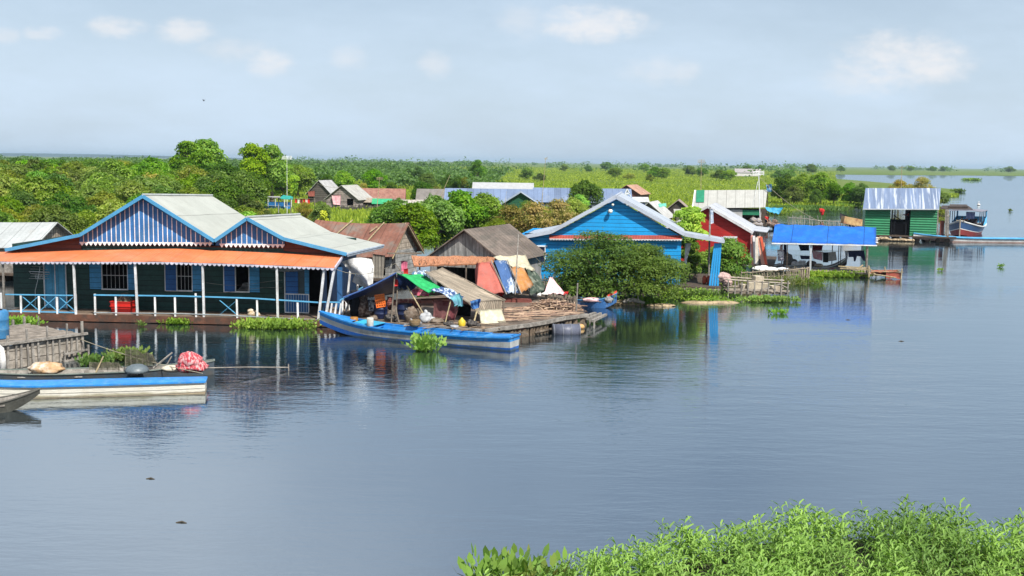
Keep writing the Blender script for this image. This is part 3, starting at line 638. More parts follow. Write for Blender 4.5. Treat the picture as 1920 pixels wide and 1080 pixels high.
# ================================================================ helpers for things
def yaw_of(p, q): a = G(*p); b = G(*q); return math.degrees(math.atan2(b.y-a.y, b.x-a.x))
def cloth_mb(c00, c10, c11, c01, nu=10, nv=8, sag=0.0, wr=.03, sagdir=(0, 0, -1), seed=1, t=.012, mb=None, wf=3.0):
    """cloth between four corners: sag towards sagdir, random folds"""
    rg = random.Random(seed); a, b, c, d = [Vector(q) for q in (c00, c10, c11, c01)]; n = (b-a).cross(d-a).normalized(); ph = [rg.uniform(0, 6.28) for _ in range(4)]; sd = Vector(sagdir); P = []
    for i in range(nu+1):
        u = i/nu; row = []
        for j in range(nv+1):
            v = j/nv; p = (a*(1-u)+b*u)*(1-v)+(d*(1-u)+c*u)*v
            p = p+sd*(sag*4*u*(1-u)*(.4+.6*4*v*(1-v)))+n*(wr*(math.sin(wf*2*math.pi*u+ph[0]+v*2)*(.3+.7*v)+.5*math.sin(wf*5*u+ph[1]-3*v)+.4*math.sin(7*v+ph[2])))
            row.append(p)
        P.append(row)
    mb = mb or MB(); mb.grid(P, t); return mb
def scallops(mb, p0, p1, depth, pitch, thick=.02, rnd=True):
    """row of little pointed or rounded tongues hanging from the line p0-p1"""
    p0 = Vector(p0); p1 = Vector(p1); L = (p1-p0).length; n = max(2, int(L/pitch)); e = (p1-p0)/n; d = e.normalized(); nn = Vector((-d.y, d.x, 0)).normalized()*thick
    for i in range(n):
        a = p0+e*i; pr = [(0, 0), (.08, .45), (.25, .8), (.5, 1), (.75, .8), (.92, .45), (1, 0)] if rnd else [(0.1, 0), (.22, .45), (.5, 1), (.78, .45), (.9, 0)]
        q = [a+e*s-Vector((0, 0, depth*z)) for s, z in pr]; k = len(q)
        mb.add(q+[w+nn for w in q], [tuple(range(k)), tuple(range(2*k-1, k-1, -1))]+[(j, k+j, k+(j+1) % k, (j+1) % k) for j in range(k)])
    return mb
def floats(mb, u0, u1, v0, v1, z0=-.35, z1=.18, r=.25, n=9, seed=3):
    rg = random.Random(seed)
    for i in range(n):
        u = u0+(u1-u0)*(i+.5)/n; mb.path([(u, v0+.1, z1-r), (u+rg.uniform(-.1, .1), v1-.1, z1-r)], r*rg.uniform(.8, 1), 8)
    return mb

def hut(fr, name, label, L, W, hw, hr, wm, rm, axis='u', ov=.35, deck=.45, openings=(), group=None, gm=None, awn=None, dm=None, cat='house', flare=0, sag=0, left_end=True):
    """small gabled house: walls from the deck to hw, ridge at hr; axis of the ridge 'u' or 'v'"""
    r = fr.root(name, label, cat, group); t = .07
    mb = MB(); mb.wall(0, L, deck, hw, 0, t, openings); mb.wall(0, L, deck, hw, W-t, W)
    mb.wall(t, W-t, deck, hw, 0, t, (), True); mb.wall(t, W-t, deck, hw, L-t, L, (), True); mb.build('wall', wm, r)
    g = MB()
    if axis == 'v':
        g.prism([(0, hw), (L, hw), (L/2, hr-.04)], .003, t); g.build('gable', gm or wm, r); g = MB(); g.prism([(0, hw), (L, hw), (L/2, hr-.04)], W-t, W-.003); g.build('gable', gm or wm, r)
    else:
        for u0, u1 in ((.003, t), (L-t, L-.003)):
            g = MB(); g.add([(u0, 0, hw), (u0, W, hw), (u0, W/2, hr-.04), (u1, 0, hw), (u1, W, hw), (u1, W/2, hr-.04)], [(0, 2, 1), (3, 4, 5), (0, 1, 4, 3), (1, 2, 5, 4), (2, 0, 3, 5)]); g.build('gable', gm or wm, r)
    rf = MB(); sl = (hr-hw)/((L if axis == 'v' else W)/2); e = ov*1.0
    def sheet(a, b, n=6):
        # a,b: ridge line ends and eave line ends; ridge sags a little
        pass
    rz = random.Random(hash(label) % 999)
    if axis == 'v':
        P = lambda u, v: (u, v, hr+.03-abs(u-L/2)*sl-sag*math.sin(math.pi*(v+ov)/(W+2*ov)))
        for s_ in (-1, 1):
            rf.grid([[P(L/2+s_*q*(L/2+e), -ov+(W+2*ov)*i/5) for i in range(6)] for q in (0, .5, 1)], .05)
    else:
        P = lambda u, v: (u, v, hr+.03-abs(v-W/2)*sl-sag*math.sin(math.pi*(u+ov)/(L+2*ov)))
        for s_ in (-1, 1):
            rf.grid([[P(-ov+(L+2*ov)*i/6, W/2+s_*q*(W/2+e)) for i in range(7)] for q in (0, .5, 1)], .05)
    rf.build('roof', rm, r)
    dk = MB(); dk.box(-.3, L+.3, -.5, W+.2, deck-.12, deck-.002); dk.build('deck', dm or DWOOD, r)
    fl = MB(); floats(fl, -.1, L+.1, -.4, W, z1=deck-.125, n=max(3, int(L*.9))); fl.build('float', dm or DWOOD, r)
    if awn:
        u0, u1, dep, z0, z1, am = awn; a = MB(); a.grid([[(u0+(u1-u0)*i/6, -.01-dep*j/3, z0+(z1-z0)*j/3+.02*math.sin(i*2)) for i in range(7)] for j in range(4)], .03); ap = MB()
        a.build('awning', am, r)
        for u in (u0+.1, (u0+u1)/2, u1-.1): ap.tube((u, -dep+.06, deck), (u, -dep+.06, z1), .035)
        ap.build('awning_posts', WOOD, r)
    return r

# ---------------------------------------------------------------- boats
def hull_fns(L, W, H, bow, stern, sw, draft, bs=.5, bp=2.0, bb=None, keelrise=.0):
    bb = bow*.8 if bb is None else bb
    w = lambda s: W/2*(sw+(1-sw)*min(1, s/.3)**.8)*(1-.97*max(0, (s-bs)/(1-bs))**bp)
    zt = lambda s: H+bow*max(0, (s-.5)/.5)**2.2+stern*max(0, (.3-s)/.3)**2
    zb = lambda s: -draft+(bb+draft)*max(0, (s-.62)/.38)**2.0+keelrise*max(0, (.2-s)/.2)**2
    return w, zt, zb
def boat(label, p0, p1, W, H, bow=.35, stern=.1, sw=.7, rows=None, mats=None, draft=.12, inner=None, rim=None, name='boat', bs=.5, bp=2.0, bb=None, thw=(.2, .4, .6, .75), flare=.25, rimw=.05, deckf=None, group=None, keelrise=0, rimh=.03):
    """open wooden boat from stern point p0 to bow point p1 on the water"""
    p0 = Vector(p0); p1 = Vector(p1); p0.z = p1.z = 0; L = (p1-p0).length; a = math.atan2((p1-p0).y, (p1-p0).x)
    r = empty(name, p0, a, label, 'boat', group); w, zt, zb = hull_fns(L, W, H, bow, stern, sw, draft, bs, bp, bb, keelrise)
    rows = rows or [0, .02, .35, .7, 1.0]; n = 26; mb = MB(); R_ = [rows[0]]+rows[1:]; P = []
    for i in range(n+1):
        s = i/n; ww = w(s); b, t = zb(s), zt(s); ring = []
        for q in R_: y = 0 if q == 0 else ww*(1-flare+flare*q); ring.append((s*L, y, b+(t-b)*q))
        P.append(ring)
    k = len(R_)
    for side in (1, -1):
        for i in range(n):
            for j in range(k-1):
                q = [P[i][j], P[i+1][j], P[i+1][j+1], P[i][j+1]]; q = [(x, y*side, z) for x, y, z in q]; mb.mi = j
                mb.add(q if side == -1 else q[::-1], [(0, 1, 2, 3)])
    mb.mi = k-2 # transom
    for j in range(k-1):
        mb.mi = j; a0, a1 = P[0][j], P[0][j+1]; mb.add([a0, a1, (a1[0], -a1[1], a1[2]), (a0[0], -a0[1], a0[2])], [(0, 1, 2, 3)])
    mats = mats or [WOOD]*(k-1); mb.build('hull', mats, r)
    inn = MB(); 
    for i in range(n):
        for side in (1, -1):
            pr = []
            for ii in (i, i+1):
                s = ii/n; ww = max(.004, w(s)-.035); b, t = zb(s)+.10, zt(s)-.01; b = min(b, t-.02); fx = s*L+(.03 if ii == 0 else 0)
                pr.append([(fx, 0, b), (fx, side*ww*(1-flare), b), (fx, side*ww, t)])
            for j in range(2):
                q = [pr[0][j], pr[1][j], pr[1][j+1], pr[0][j+1]]; inn.add(q if side == 1 else q[::-1], [(0, 1, 2, 3)])
    inn.build('inside', inner or DWOOD, r)
    g = MB()
    for side in (1, -1):
        for i in range(n):
            s0, s1 = i/n, (i+1)/n; g.bar((s0*L, side*(w(s0)), zt(s0)+.005), (s1*L, side*(w(s1)), zt(s1)+.005), rimw, rimh)
    g.bar((0, -w(0), zt(0)+.004), (0, w(0), zt(0)+.004), rimw, rimh); g.build('gunwale', rim or inner or DWOOD, r)
    for s in thw: th = MB(); th.box(s*L-.12, s*L+.12, -w(s)*.96, w(s)*.96, zt(s)-.12, zt(s)-.08); th.build('thwart', inner or WOOD, r)
    if deckf:
        s0, s1, dmt, cam_ = deckf; d = MB(); m = 8
        d.grid([[((s0+(s1-s0)*i/m)*L, w(s0+(s1-s0)*i/m)*q, zt(s0+(s1-s0)*i/m)+.015+cam_*(1-q*q)) for q in (-1, -.5, 0, .5, 1)] for i in range(m+1)], .02); d.build('foredeck', dmt, r)
    return r, (w, zt, zb, L)

# ---------------------------------------------------------------- people
SKIN = mat('skin', (.28, .15, .09), rough=.6, var=.05, bump=.02); HAIR = mat('hair', (.012, .010, .010), rough=.5, bump=.1)
def skinned(name, verts, edges, radii, m, parent, root_i=0):
    me = bpy.data.meshes.new(name); me.from_pydata(verts, edges, []); o = bpy.data.objects.new(name, me); COL.objects.link(o)
    md = o.modifiers.new('skin', 'SKIN'); sv = me.skin_vertices[0].data
    for i, r in enumerate(radii): sv[i].radius = (r, r) if not isinstance(r, tuple) else r
    sv[root_i].use_root = True; md.use_smooth_shade = True; ss = o.modifiers.new('sub', 'SUBSURF'); ss.levels = 1; ss.render_levels = 2
    me.materials.append(m); o.parent = parent; return o
def person(loc, rz, label, shirt, trousers, sitting=True, sc=1.0, arms='lap', hat=None):
    r = empty('person', loc, rz, label, 'person'); r.scale = (sc,)*3
    b = 0.0 if sitting else .86; hip = b+.10 if sitting else b   # faces -y
    V = [(0, 0, hip), (0, .01, hip+.22), (0, .0, hip+.42), (0, -.01, hip+.50), (0, -.02, hip+.60), (0, -.03, hip+.70)]; Rr = [.12, .115, .12, .052, .085, .07]; E = [(0, 1), (1, 2), (2, 3), (3, 4), (4, 5)]
    for s_ in (-1, 1):
        k = len(V)
        if arms == 'lap': A = [(s_*.17, 0, hip+.42), (s_*.22, -.04, hip+.18), (s_*.12, -.24, hip+.10), (s_*.08, -.31, hip+.09)]
        else: A = [(s_*.17, 0, hip+.42), (s_*.24, .0, hip+.16), (s_*.22, -.16, hip-.02), (s_*.20, -.22, hip-.06)]
        V += A; Rr += [.055, .042, .03, .028]; E += [(2, k), (k, k+1), (k+1, k+2), (k+2, k+3)]
        # fingers
        hx, hy, hz = A[3]
        for f in range(4): V.append((hx+(f-1.5)*.018, hy-.075+abs(f-1.3)*.008, hz-.03)); Rr.append(.009); E.append((k+3, len(V)-1))
        V.append((hx-s_*.045, hy-.03, hz)); Rr.append(.010); E.append((k+3, len(V)-1))
        k = len(V)
        if sitting: Lg = [(s_*.09, -.02, hip-.01), (s_*.14, -.42, hip+.05), (s_*.12, -.50, hip-.33), (s_*.12, -.62, hip-.38)]
        else: Lg = [(s_*.10, 0, hip-.05), (s_*.11, -.02, .48), (s_*.11, .02, .08), (s_*.11, -.14, .04)]
        V += Lg; Rr += [.095, .06, .04, .035]; E += [(0, k), (k, k+1), (k+1, k+2), (k+2, k+3)]
    skinned('body', V, E, Rr, SKIN, r)
    V = [(0, 0, hip+.04), (0, .01, hip+.22), (0, 0, hip+.43)]; Rr = [.135, .135, .135]; E = [(0, 1), (1, 2)]
    for s_ in (-1, 1): k = len(V); V += [(s_*.17, 0, hip+.42), (s_*.215, -.03, hip+.25)]; Rr += [.07, .06]; E += [(2, k), (k, k+1)]
    skinned('shirt', V, E, Rr, shirt, r)
    V = [(0, 0, hip)]; Rr = [.135]; E = []
    for s_ in (-1, 1):
        k = len(V); V += [(s_*.09, -.02, hip-.02), (s_*.14, -.40, hip+.05) if sitting else (s_*.11, -.02, .5)]; Rr += [.108, .075]; E += [(0, k), (k, k+1)]
        if not sitting: V.append((s_*.11, .01, .14)); Rr.append(.06); E.append((k+1, k+2))
    skinned('trousers', V, E, Rr, trousers, r)
    h = MB(); h.ball((0, 0.012, hip+.685), (.092, .10, .095), 12, 8); h.build('hair', HAIR, r, True)
    f = MB(); f.ball((0, -.105, hip+.65), (.014, .02, .02), 6, 4); f.build('nose', SKIN, r, True)
    e = MB()
    for s_ in (-1, 1): e.ball((s_*.034, -.095, hip+.672), .012, 6, 4)
    e.build('eyes', HAIR, r, True)
    return r
def cmat(name, c, c2=None, **k): return mat(name, c, c2, rough=.9, sc=k.pop('sc', 5), var=k.pop('var', .2), bump=.15, spec=.1, **k)
C_RED = cmat('red_cloth', (.50, .03, .03)); C_PINK = cmat('pink_cloth', (.62, .16, .26)); C_NAVY = cmat('navy_cloth', (.02, .025, .06)); C_WHITE = cmat('white_cloth', (.72, .71, .69))
C_GREY = cmat('grey_cloth', (.26, .26, .27)); C_BLUE = cmat('blue_cloth', (.06, .16, .38)); C_MAR = cmat('maroon_cloth', (.16, .02, .04)); C_CREAM = cmat('cream_cloth', (.62, .57, .46), (.5, .45, .36))
C_BLACK = cmat('black_cloth', (.015, .016, .02)); C_PALEP = cmat('pale_pink_cloth', (.68, .42, .44), (.75, .55, .55)); C_ORANGE = cmat('orange_cloth', (.6, .18, .05)); C_GREEN = cmat('green_tarp', (.03, .34, .11)); C_TEAL = cmat('teal_tarp', (.04, .32, .28))
ROPE = mat('rope', (.3, .27, .2), sc=6)
NETM = cmat('fishing_net', (.16, .15, .11), (.09, .085, .06)); 

# ================================================================ big striped floating house
def striped_house():
    A = Fr(100, 602, yaw_of((100, 602), (590, 613))); r = A.root('floating_house', 'long floating house with blue and white striped gables, orange awning and white porch posts', 'house'); VW = 1.75
    dz = A.hv(260, 591.5).z; u0 = A.hv(6, 590).x; u1 = A.hv(640, 600).x; D = 9.6
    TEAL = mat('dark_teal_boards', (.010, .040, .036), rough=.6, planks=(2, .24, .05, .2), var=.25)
    RB = mat('reddish_deck', (.12, .055, .035), col2=(.07, .045, .035), sc=2, var=.3, bump=.3)
    m = MB(); m.box(u0, u1, .02, D, dz-.05, dz); m.build('deck', mat('deck_boards', (.16, .12, .09), planks=(1, .16, .06, .2), sc=2, var=.3), r)
    m = MB(); m.box(u0-.1, u1, -.06, .02, dz-.30, dz-.01); m.box(u1, u1+.06, 0, D, dz-.28, dz-.01); m.box(u0-.1, u0, .02, D, dz-.3, dz-.01); m.build('edge_beam', RB, r)
    m = MB(); floats(m, u0, u1, .15, D-.2, z1=dz-.06, r=.28, n=22)
    m.build('floats', DWOOD, r); m = MB()
    for i, (a, b, z) in enumerate([(230, 330, .06), (345, 470, .10), (480, 585, .08), (20, 150, .05)]): ua = A.hv(a, 600).x; ub = A.hv(b, 600).x; m.tube((ua, .02, z), (ub, .0, z+.02), .05)
    m.build('waterline_poles', GWOOD, r)
    # walls with real openings
    X = lambda px, py, v=VW: A.hv(px, py, v)
    zt = X(300, 462).z; uw0 = X(25, 520).x; uw1 = X(604, 520).x
    win = [(193, 238, 493, 540), (333, 359, 493, 543), (443, 466, 498, 545)]
    hol = []
    for a, b, c, d in win: p = X(a, d); q = X(b, c); hol.append((p.x, q.x, p.z, q.z))
    dr = (X(86, 580).x, X(125, 580).x, dz, X(100, 494).z); dr2 = (X(580, 588).x, X(603, 588).x, dz, X(590, 503).z)
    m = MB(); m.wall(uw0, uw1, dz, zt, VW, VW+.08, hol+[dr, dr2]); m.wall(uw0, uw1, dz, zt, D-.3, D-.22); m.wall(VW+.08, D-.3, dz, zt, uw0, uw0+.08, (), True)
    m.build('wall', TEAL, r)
    BW = mat('blue_boards', (.03, .11, .26), planks=(0, .2, .05, .12), rough=.6, var=.15)
    SB = mat('side_boards', (.03, .10, .24), planks=(1, .2, .05, .12), rough=.6)
    m = MB(); m.wall(VW+.08, D-.3, dz, zt-.42, uw1-.08, uw1, [(VW+.9, VW+1.8, dz, 2.4), (VW+3, VW+4, 1.1, 2.2)], True); m.build('side_wall', SB, r)
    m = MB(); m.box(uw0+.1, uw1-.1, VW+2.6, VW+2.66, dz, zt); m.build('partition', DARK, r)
    # double door
    m = MB(); c = (dr[0]+dr[1])/2; m.box(dr[0]+.01, c-.012, VW-.01, VW+.03, dz+.01, dr[3]-.01); m.box(c+.012, dr[1]-.01, VW-.01, VW+.03, dz+.01, dr[3]-.01)
    o = m.build('door', mat('door_blue', (.08, .32, .52), planks=(0, .28, .03, .08), rough=.55), r)
    m = MB(); w = .05
    m.box(dr[0]-w, dr[0], VW-.03, VW+.0, dz, dr[3]+w); m.box(dr[1], dr[1]+w, VW-.03, VW, dz, dr[3]+w); m.box(dr[0], dr[1], VW-.03, VW, dr[3], dr[3]+w); m.box(c-.02, c+.02, VW-.03, VW-.012, dz+.02, dr[3]); m.build('door_frame', WHITE, r)
    # windows: frame, bars, shutters
    for i, (h, sh) in enumerate(zip(hol, [(169, 255), (311, 378), (421, 487)])):
        a, b, c, d = h; f = MB(); w = .045
        f.box(a-w, a, VW-.03, VW, c-w, d+w); f.box(b, b+w, VW-.03, VW, c-w, d+w); f.box(a, b, VW-.03, VW, d, d+w); f.box(a-w, b+w, VW-.06, VW-.03, c-w*1.6, c-w*.4)
        fo = f.build('window', WHITE, r); bars = MB()
        if i < 2:
            n = 6 if i == 0 else 4
            for k in range(1, n): u = a+(b-a)*k/n; bars.tube((u, VW+.03, c), (u, VW+.03, d), .009, n=4)
            bars.box(a, b, VW+.02, VW+.04, (c+d)/2-.012, (c+d)/2+.012); bars.build('bars', WHITE, fo)
        ul = X(sh[0], 520).x; ur = X(sh[1], 520).x
        L = MB(); L.box(ul, a-w-.004, VW-.05, VW-.015, c-w, d+w*.6); L.build('shutter', SHUT if i == 0 else DSHUT, fo)
        Rr = MB(); Rr.box(b+w+.004, ur, VW-.05, VW-.015, c-w, d+w*.6); Rr.build('shutter', SHUT, fo)
        if i > 0:
            q = MB(); q.box(ul-.04, ul-.002, VW-.06, VW-.01, c-w*1.5, d+w); q.box(ul, a-w, VW-.06, VW-.01, c-w*1.6, c-w-.003); q.box(ul, a-w, VW-.06, VW-.01, d+w*.62, d+w*1.4); q.build('shutter_frame', WHITE, fo)
    # right hand door: lower slatted half, upper shutters
    p = X(536, 590); q = X(578, 508); zc = X(550, 552).z; m = MB(); m.box(p.x, q.x, VW-.06, VW-.01, dz+.06, zc)
    m.build('half_door', mat('slatted_blue', (.03, .12, .30), line=(0, .115, .13, (.62, .68, .75)), rough=.6), r)
    m = MB()
    for (a, b, c, d) in ((p.x-.03, q.x+.03, zc, zc+.04), (p.x-.03, q.x+.03, dz+.02, dz+.06), (p.x-.04, p.x, dz+.06, q.z), (q.x, q.x+.04, dz+.06, zc)): m.box(a, b, VW-.08, VW-.012, c, d)
    m.build('half_door_frame', WHITE, r)
    m = MB(); uu = X(559, 520).x; m.box(p.x+.02, uu, VW-.06, VW-.01, zc+.045, q.z); m.build('shutter', DSHUT, r)
    m = MB(); m.box(X(572, 520).x, X(580, 520).x, VW-.09, VW-.05, zc+.045, q.z+.1); m.build('shutter', SHUT, r); m = MB(); m.box(uu+.005, X(572, 520).x-.005, VW-.03, VW-.005, zc+.045, q.z); m.build('window_pane', mat('dark_glass', (.03, .05, .06), rough=.15, spec=.6, bump=0), r)
    # gables with battens
    VG = VW-.12
    def gable(pts, xs, top, ybase, nm):
        P = [A.hv(x, y, VG) for x, y in pts]; g = MB(); g.prism([(p.x, p.z) for p in P], VG, VG+.1)
        g.mi = 1
        for x in xs:
            b = A.hv(x, ybase, VG); ap = None
            yt = np.interp(x, [t[0] for t in top], [t[1] for t in top]); t = A.hv(x, yt+5, VG)
            if t.z-b.z > .04: g.box(b.x-.016, b.x+.016, VG-.018, VG-.001, b.z, t.z)
        g.build(nm, [mat('gable_blue', (.032, .14, .36), planks=(0, .2, .02, .10), rough=.6, dirt=((.1, .25, .4), 2, .4)), WHITE], r)
    zb = A.hv(300, 459, VG).z
    top1 = [(150, 440), (268, 369), (402, 452)]; top2 = [(402, 452), (463, 411), (532, 449)]
    gable([(148, 458), (400, 459), (398, 450), (268, 371), (150, 443)], [157+8.75*i for i in range(28)], top1, 454, 'gable')
    gable([(404, 460), (534, 462), (532, 449), (463, 413), (406, 452)], [415+9.6*i for i in range(13)], top2, 457, 'gable')
    m = MB()
    for a, b in (((150, 454.5), (398, 455.5)), ((412, 457.5), (534, 459))):
        p = A.hv(*a, VG); q = A.hv(*b, VG); m.bar((p.x, VG-.03, p.z), (q.x, VG-.03, q.z), .03, .05); scallops(m, (p.x, VG-.04, p.z-.02), (q.x, VG-.04, q.z-.02), .13, .205, .015, False)
    m.build('scalloped_trim', WHITE, r)
    m = MB(); V2 = VG+.06
    for pts in ([(12, 470), (150, 443), (152, 468), (12, 474)], [(532, 450), (646, 478), (646, 484), (532, 470)]):
        P = [A.hv(x, y, V2) for x, y in pts]; m.prism([(p.x, p.z) for p in P], V2, V2+.06)
    P = [A.hv(x, y, V2+.0) for x, y in ((150, 459.5), (536, 463), (536, 470), (150, 468))]; m.prism([(p.x, p.z) for p in P], V2+.062, V2+.1)  # dark strip standing in for the shadow above the awning, drawn as board
    m.build('eave_board', mat('brown_boards', (.10, .035, .028), planks=(2, .18, .05, .2)), r)
    # roofs
    F0 = VG-.35
    ap1 = A.hv(268, 367, F0); br1 = A.hv(150, 440, F0); ev1 = A.hv(10, 468, F0); va = A.hv(402, 451, F0); ap2 = A.hv(463, 409, F0); br2 = A.hv(532, 447, F0); ev2 = A.hv(650, 476, F0)
    bk1 = A.hu(398, 368, ap1.x); bk2 = A.hu(583, 407, ap2.x); ebk = A.hu(748, 465, ev2.x)
    print('roof', ap1, bk1, ap2, bk2, ev2, ebk, 'deck', dz, 'zt', zt)
    Db = max(6.0, min(10.5, bk1.y)); dz1 = bk1.z-ap1.z
    def back(p, dzz=dz1, dv=Db): return Vector((p.x, dv, p.z+dzz))
    for pts in (((ap1, br1),), ((br1, ev1),), ((ap1, va),), ((ap2, va),), ((ap2, br2),), ((br2, ev2),)):
        a, b = pts[0]; m = MB(); n = 6
        Q = [[a.lerp(b, j/2).lerp(back(a).lerp(back(b), j/2), i/n) for i in range(n+1)] for j in range(3)]
        for i in range(n+1):
            for j in range(3): Q[j][i].z += .012*math.sin(i*2.1+j)
        m.grid(Q, .03); m.build('roof', TIN, r)
    m = MB(); lift = Vector((0, -.02, -.02))
    for a, b in ((ev1, br1), (br1, ap1), (ap1, va), (va, ap2), (ap2, br2), (br2, ev2)): m.bar(a+lift, b+lift, .05, .15)
    m.build('bargeboard', mat('barge_blue', (.07, .28, .50), rough=.5, var=.1), r)
    m = MB(); scallops(m, ev2+Vector((.02, .05, -.02)), back(ev2)+Vector((.02, 0, -.02)), .13, .16, .02); m.bar(ev2+Vector((.02, 0, 0)), back(ev2)+Vector((.02, 0, 0)), .05, .07); m.build('eave_trim', mat('pale_blue_trim', (.42, .50, .60)), r)
    m = MB()
    for a in (ap1, ap2): m.path([a+Vector((0, -.02, .05)), back(a)+Vector((0, 0, .05))], .06, 6)
    m.build('ridge_cap', TINX, r)
    # orange awning
    AV = -.42; a0 = A.hv(-14, 473, VW-.1); a1 = A.hv(330, 466.5, VW-.1); a2 = A.hv(642, 480, VW-.1); b0 = A.hv(-16, 490, AV); b1 = A.hv(300, 490.5, AV); b15 = A.hv(460, 495, AV); b2 = A.hv(627, 502, AV)
    OR = mat('orange_tin', (.62, .17, .065), col2=(.66, .24, .12), sc=.5, rough=.55, var=.08, thresh=(.45, .8), corr=(0, .14, .35), planks=(0, .9, .01, .04), dirt=((.45, .22, .14), 1.5, .5))
    m = MB(); n = 40; Q = [[], [], []]
    for i in range(n+1):
        t = i/n; p = a0.lerp(a1, t/.5) if t < .5 else a1.lerp(a2, (t-.5)/.5); q = b0.lerp(b1, t/.5) if t < .5 else (b1.lerp(b15, (t-.5)/.25) if t < .75 else b15.lerp(b2, (t-.75)/.25))
        for j in range(3): w = p.lerp(q, j/2); w.z += .01*math.sin(i*1.7)*(j > 0); Q[j].append(w)
    m.grid(Q, .02); m.build('awning', OR, r)
    m = MB()
    for a, b in ((b0, b1), (b1, b15), (b15, b2)): scallops(m, a-Vector((0, 0, .015)), b-Vector((0, 0, .015)), .115, .2, .02)
    scallops(m, b2+Vector((.03, 0, -.01)), a2+Vector((.03, 0, -.01)), .14, .16, .02); m.bar(b2+Vector((.03, 0, 0)), a2+Vector((.03, 0, 0)), .05, .1)
    m.build('valance', mat('lavender_trim', (.50, .49, .58)), r)
    # porch posts
    WP = mat('white_post', (.74, .75, .76), rough=.6, dirt=((.35, .3, .26), 4, .6))
    for x0, y0, x1, y1, vt, vb, w in [(138, 492, 142.5, 590, AV+.1, .03, .085), (253, 491, 258, 591, AV+.1, .03, .085), (380, 494, 382.5, 594, AV+.1, .03, .085), (519, 499, 521, 600, AV+.1, .03, .085), (608, 503, 597, 600, AV+.15, .03, .10), (627, 503, 610, 598, AV+.1, .1, .10)]:
        p = A.hv(x0, y0, vt); q = A.hv(x1, y1, vb); m = MB(); m.bar(q, p, w); m.build('porch_post', WP, r)
    m = MB(); p = A.hv(5, 491, AV+.1); q = A.hv(9, 589, .03); m.bar(q, p, .07); m.build('porch_post', GWOOD, r)
    p = A.hv(637, 496, .9); m = MB(); m.box(p.x-.1, p.x+.1, .82, .98, dz, p.z-.12); m.build('porch_post', mat('blue_post', (.03, .11, .26)), r)
    for px in (655, 672): p = A.hv(px, 520, 3.0); m = MB(); m.bar((p.x-.15, 3, dz), (p.x+.1, 3, 2.7), .08); m.build('porch_post', WP, r)
    # railing
    def rail(pts, w=.045, nm='rail', mt=LBLUE, v=0.0):
        m = MB()
        for a, b in zip(pts[:-1], pts[1:]): m.bar(A.hv(*a, v), A.hv(*b, v), w)
        m.build(nm, mt, r)
    rail([(9, 552), (143, 554)], .05, 'rail'); rail([(9, 583), (143, 586)], .05, 'lower_rail')
    rail([(176, 553), (340, 555), (470, 559), (597, 567)], .055, 'rail', LBLUE, -.03)
    GR = mat('grey_rail', (.30, .34, .36)); rail([(176, 586), (340, 588), (430, 591), (597, 600)], .035, 'lower_rail', GR, -.03)
    for a, b in ((40, 74), (74, 108), (108, 141)):
        m = MB(); m.bar(A.hv(a, 583.5, .01), A.hv(b, 554, .01), .028); m.bar(A.hv(a, 554, .045), A.hv(b, 583.5, .045), .028); m.build('cross_brace', LBLUE, r)
    m = MB(); m.bar(A.hv(412, 563, .03), A.hv(443, 589, .03), .03); m.bar(A.hv(444, 563, .06), A.hv(412, 590, .06), .012); m.build('cross_brace', LBLUE, r)
    for x, yt, yb in [(3, 549, 583), (40, 554, 590), (74, 555, 592), (108, 557, 592), (143, 552, 593), (179, 551, 592), (218, 556, 594), (291.5, 556, 594), (329, 556, 596), (368, 550, 595), (445, 560, 598), (483, 562, 600), (559, 566, 603)]:
        m = MB(); p = A.hv(x, yb, -.0); q = A.hv(x-1, yt, 0); m.bar((p.x, -.005, p.z), (q.x, -.005, q.z), .075, .05); m.build('baluster', WP, r)
    m = MB(); p = A.hv(74, 617, .0); q = A.hv(74, 592, 0); m.bar((p.x, -.09, -.2), (q.x, -.09, q.z), .06); m.build('mooring_post', GWOOD, r)
    # side railing at the right end
    ur = u1-.05
    m = MB(); m.bar(A.hv(600, 566, .0), (ur, .0, A.hv(600, 566, 0).z), .05); m.bar((ur, 0, dz+.85), (ur, 5, dz+.85), .05); m.build('rail', LBLUE, r)
    for k in range(4):
        m = MB(); u = A.hv(612+k*8.5, 590, 0).x; m.bar((u-.06, 0, dz), (u+.05, 0, dz+.72), .07, .05); m.build('baluster', WP, r)
    for k in range(6):
        m = MB(); m.bar((ur, .5+k*.75, dz), (ur, .5+k*.75, dz+.82), .07, .05); m.build('baluster', WP, r)
    # things on and about the house
    sag = cloth_mb(A.hv(480, 494, AV+.25), A.hv(590, 499, AV+.25), A.hv(585, 500, AV+.9), A.hv(488, 496, AV+.9), 16, 4, .28, .01, seed=4); one('awning_sheet', sag, cmat('dusty_grey_sheet', (.20, .20, .22), (.35, .35, .38)), 'dusty grey sheet sagging under the orange awning edge', 'sheet', A)
    # billowing white sheet
    P = []; rowsx = [((641, 491), (697, 486)), ((648, 500), (701, 500)), ((660, 512), (700, 515)), ((676, 524), (699, 530)), ((690, 538), (697, 542))]
    for j, (a, b) in enumerate(rowsx):
        row = []
        for i in range(9):
            t = i/8; x = a[0]+(b[0]-a[0])*t; y = a[1]+(b[1]-a[1])*t-5*math.sin(math.pi*t)*(1-j/5); row.append(A.hv(x, y, 1.9-.9*math.sin(math.pi*t)*math.sin(math.pi*(j+.6)/5.2)+.3*t))
        P.append(row)
    m = MB(); m.grid(P, .012); one('hanging_sheet', m, C_WHITE, 'billowing white sheet hung from the roof corner of the striped house', 'sheet', A, smooth=True)
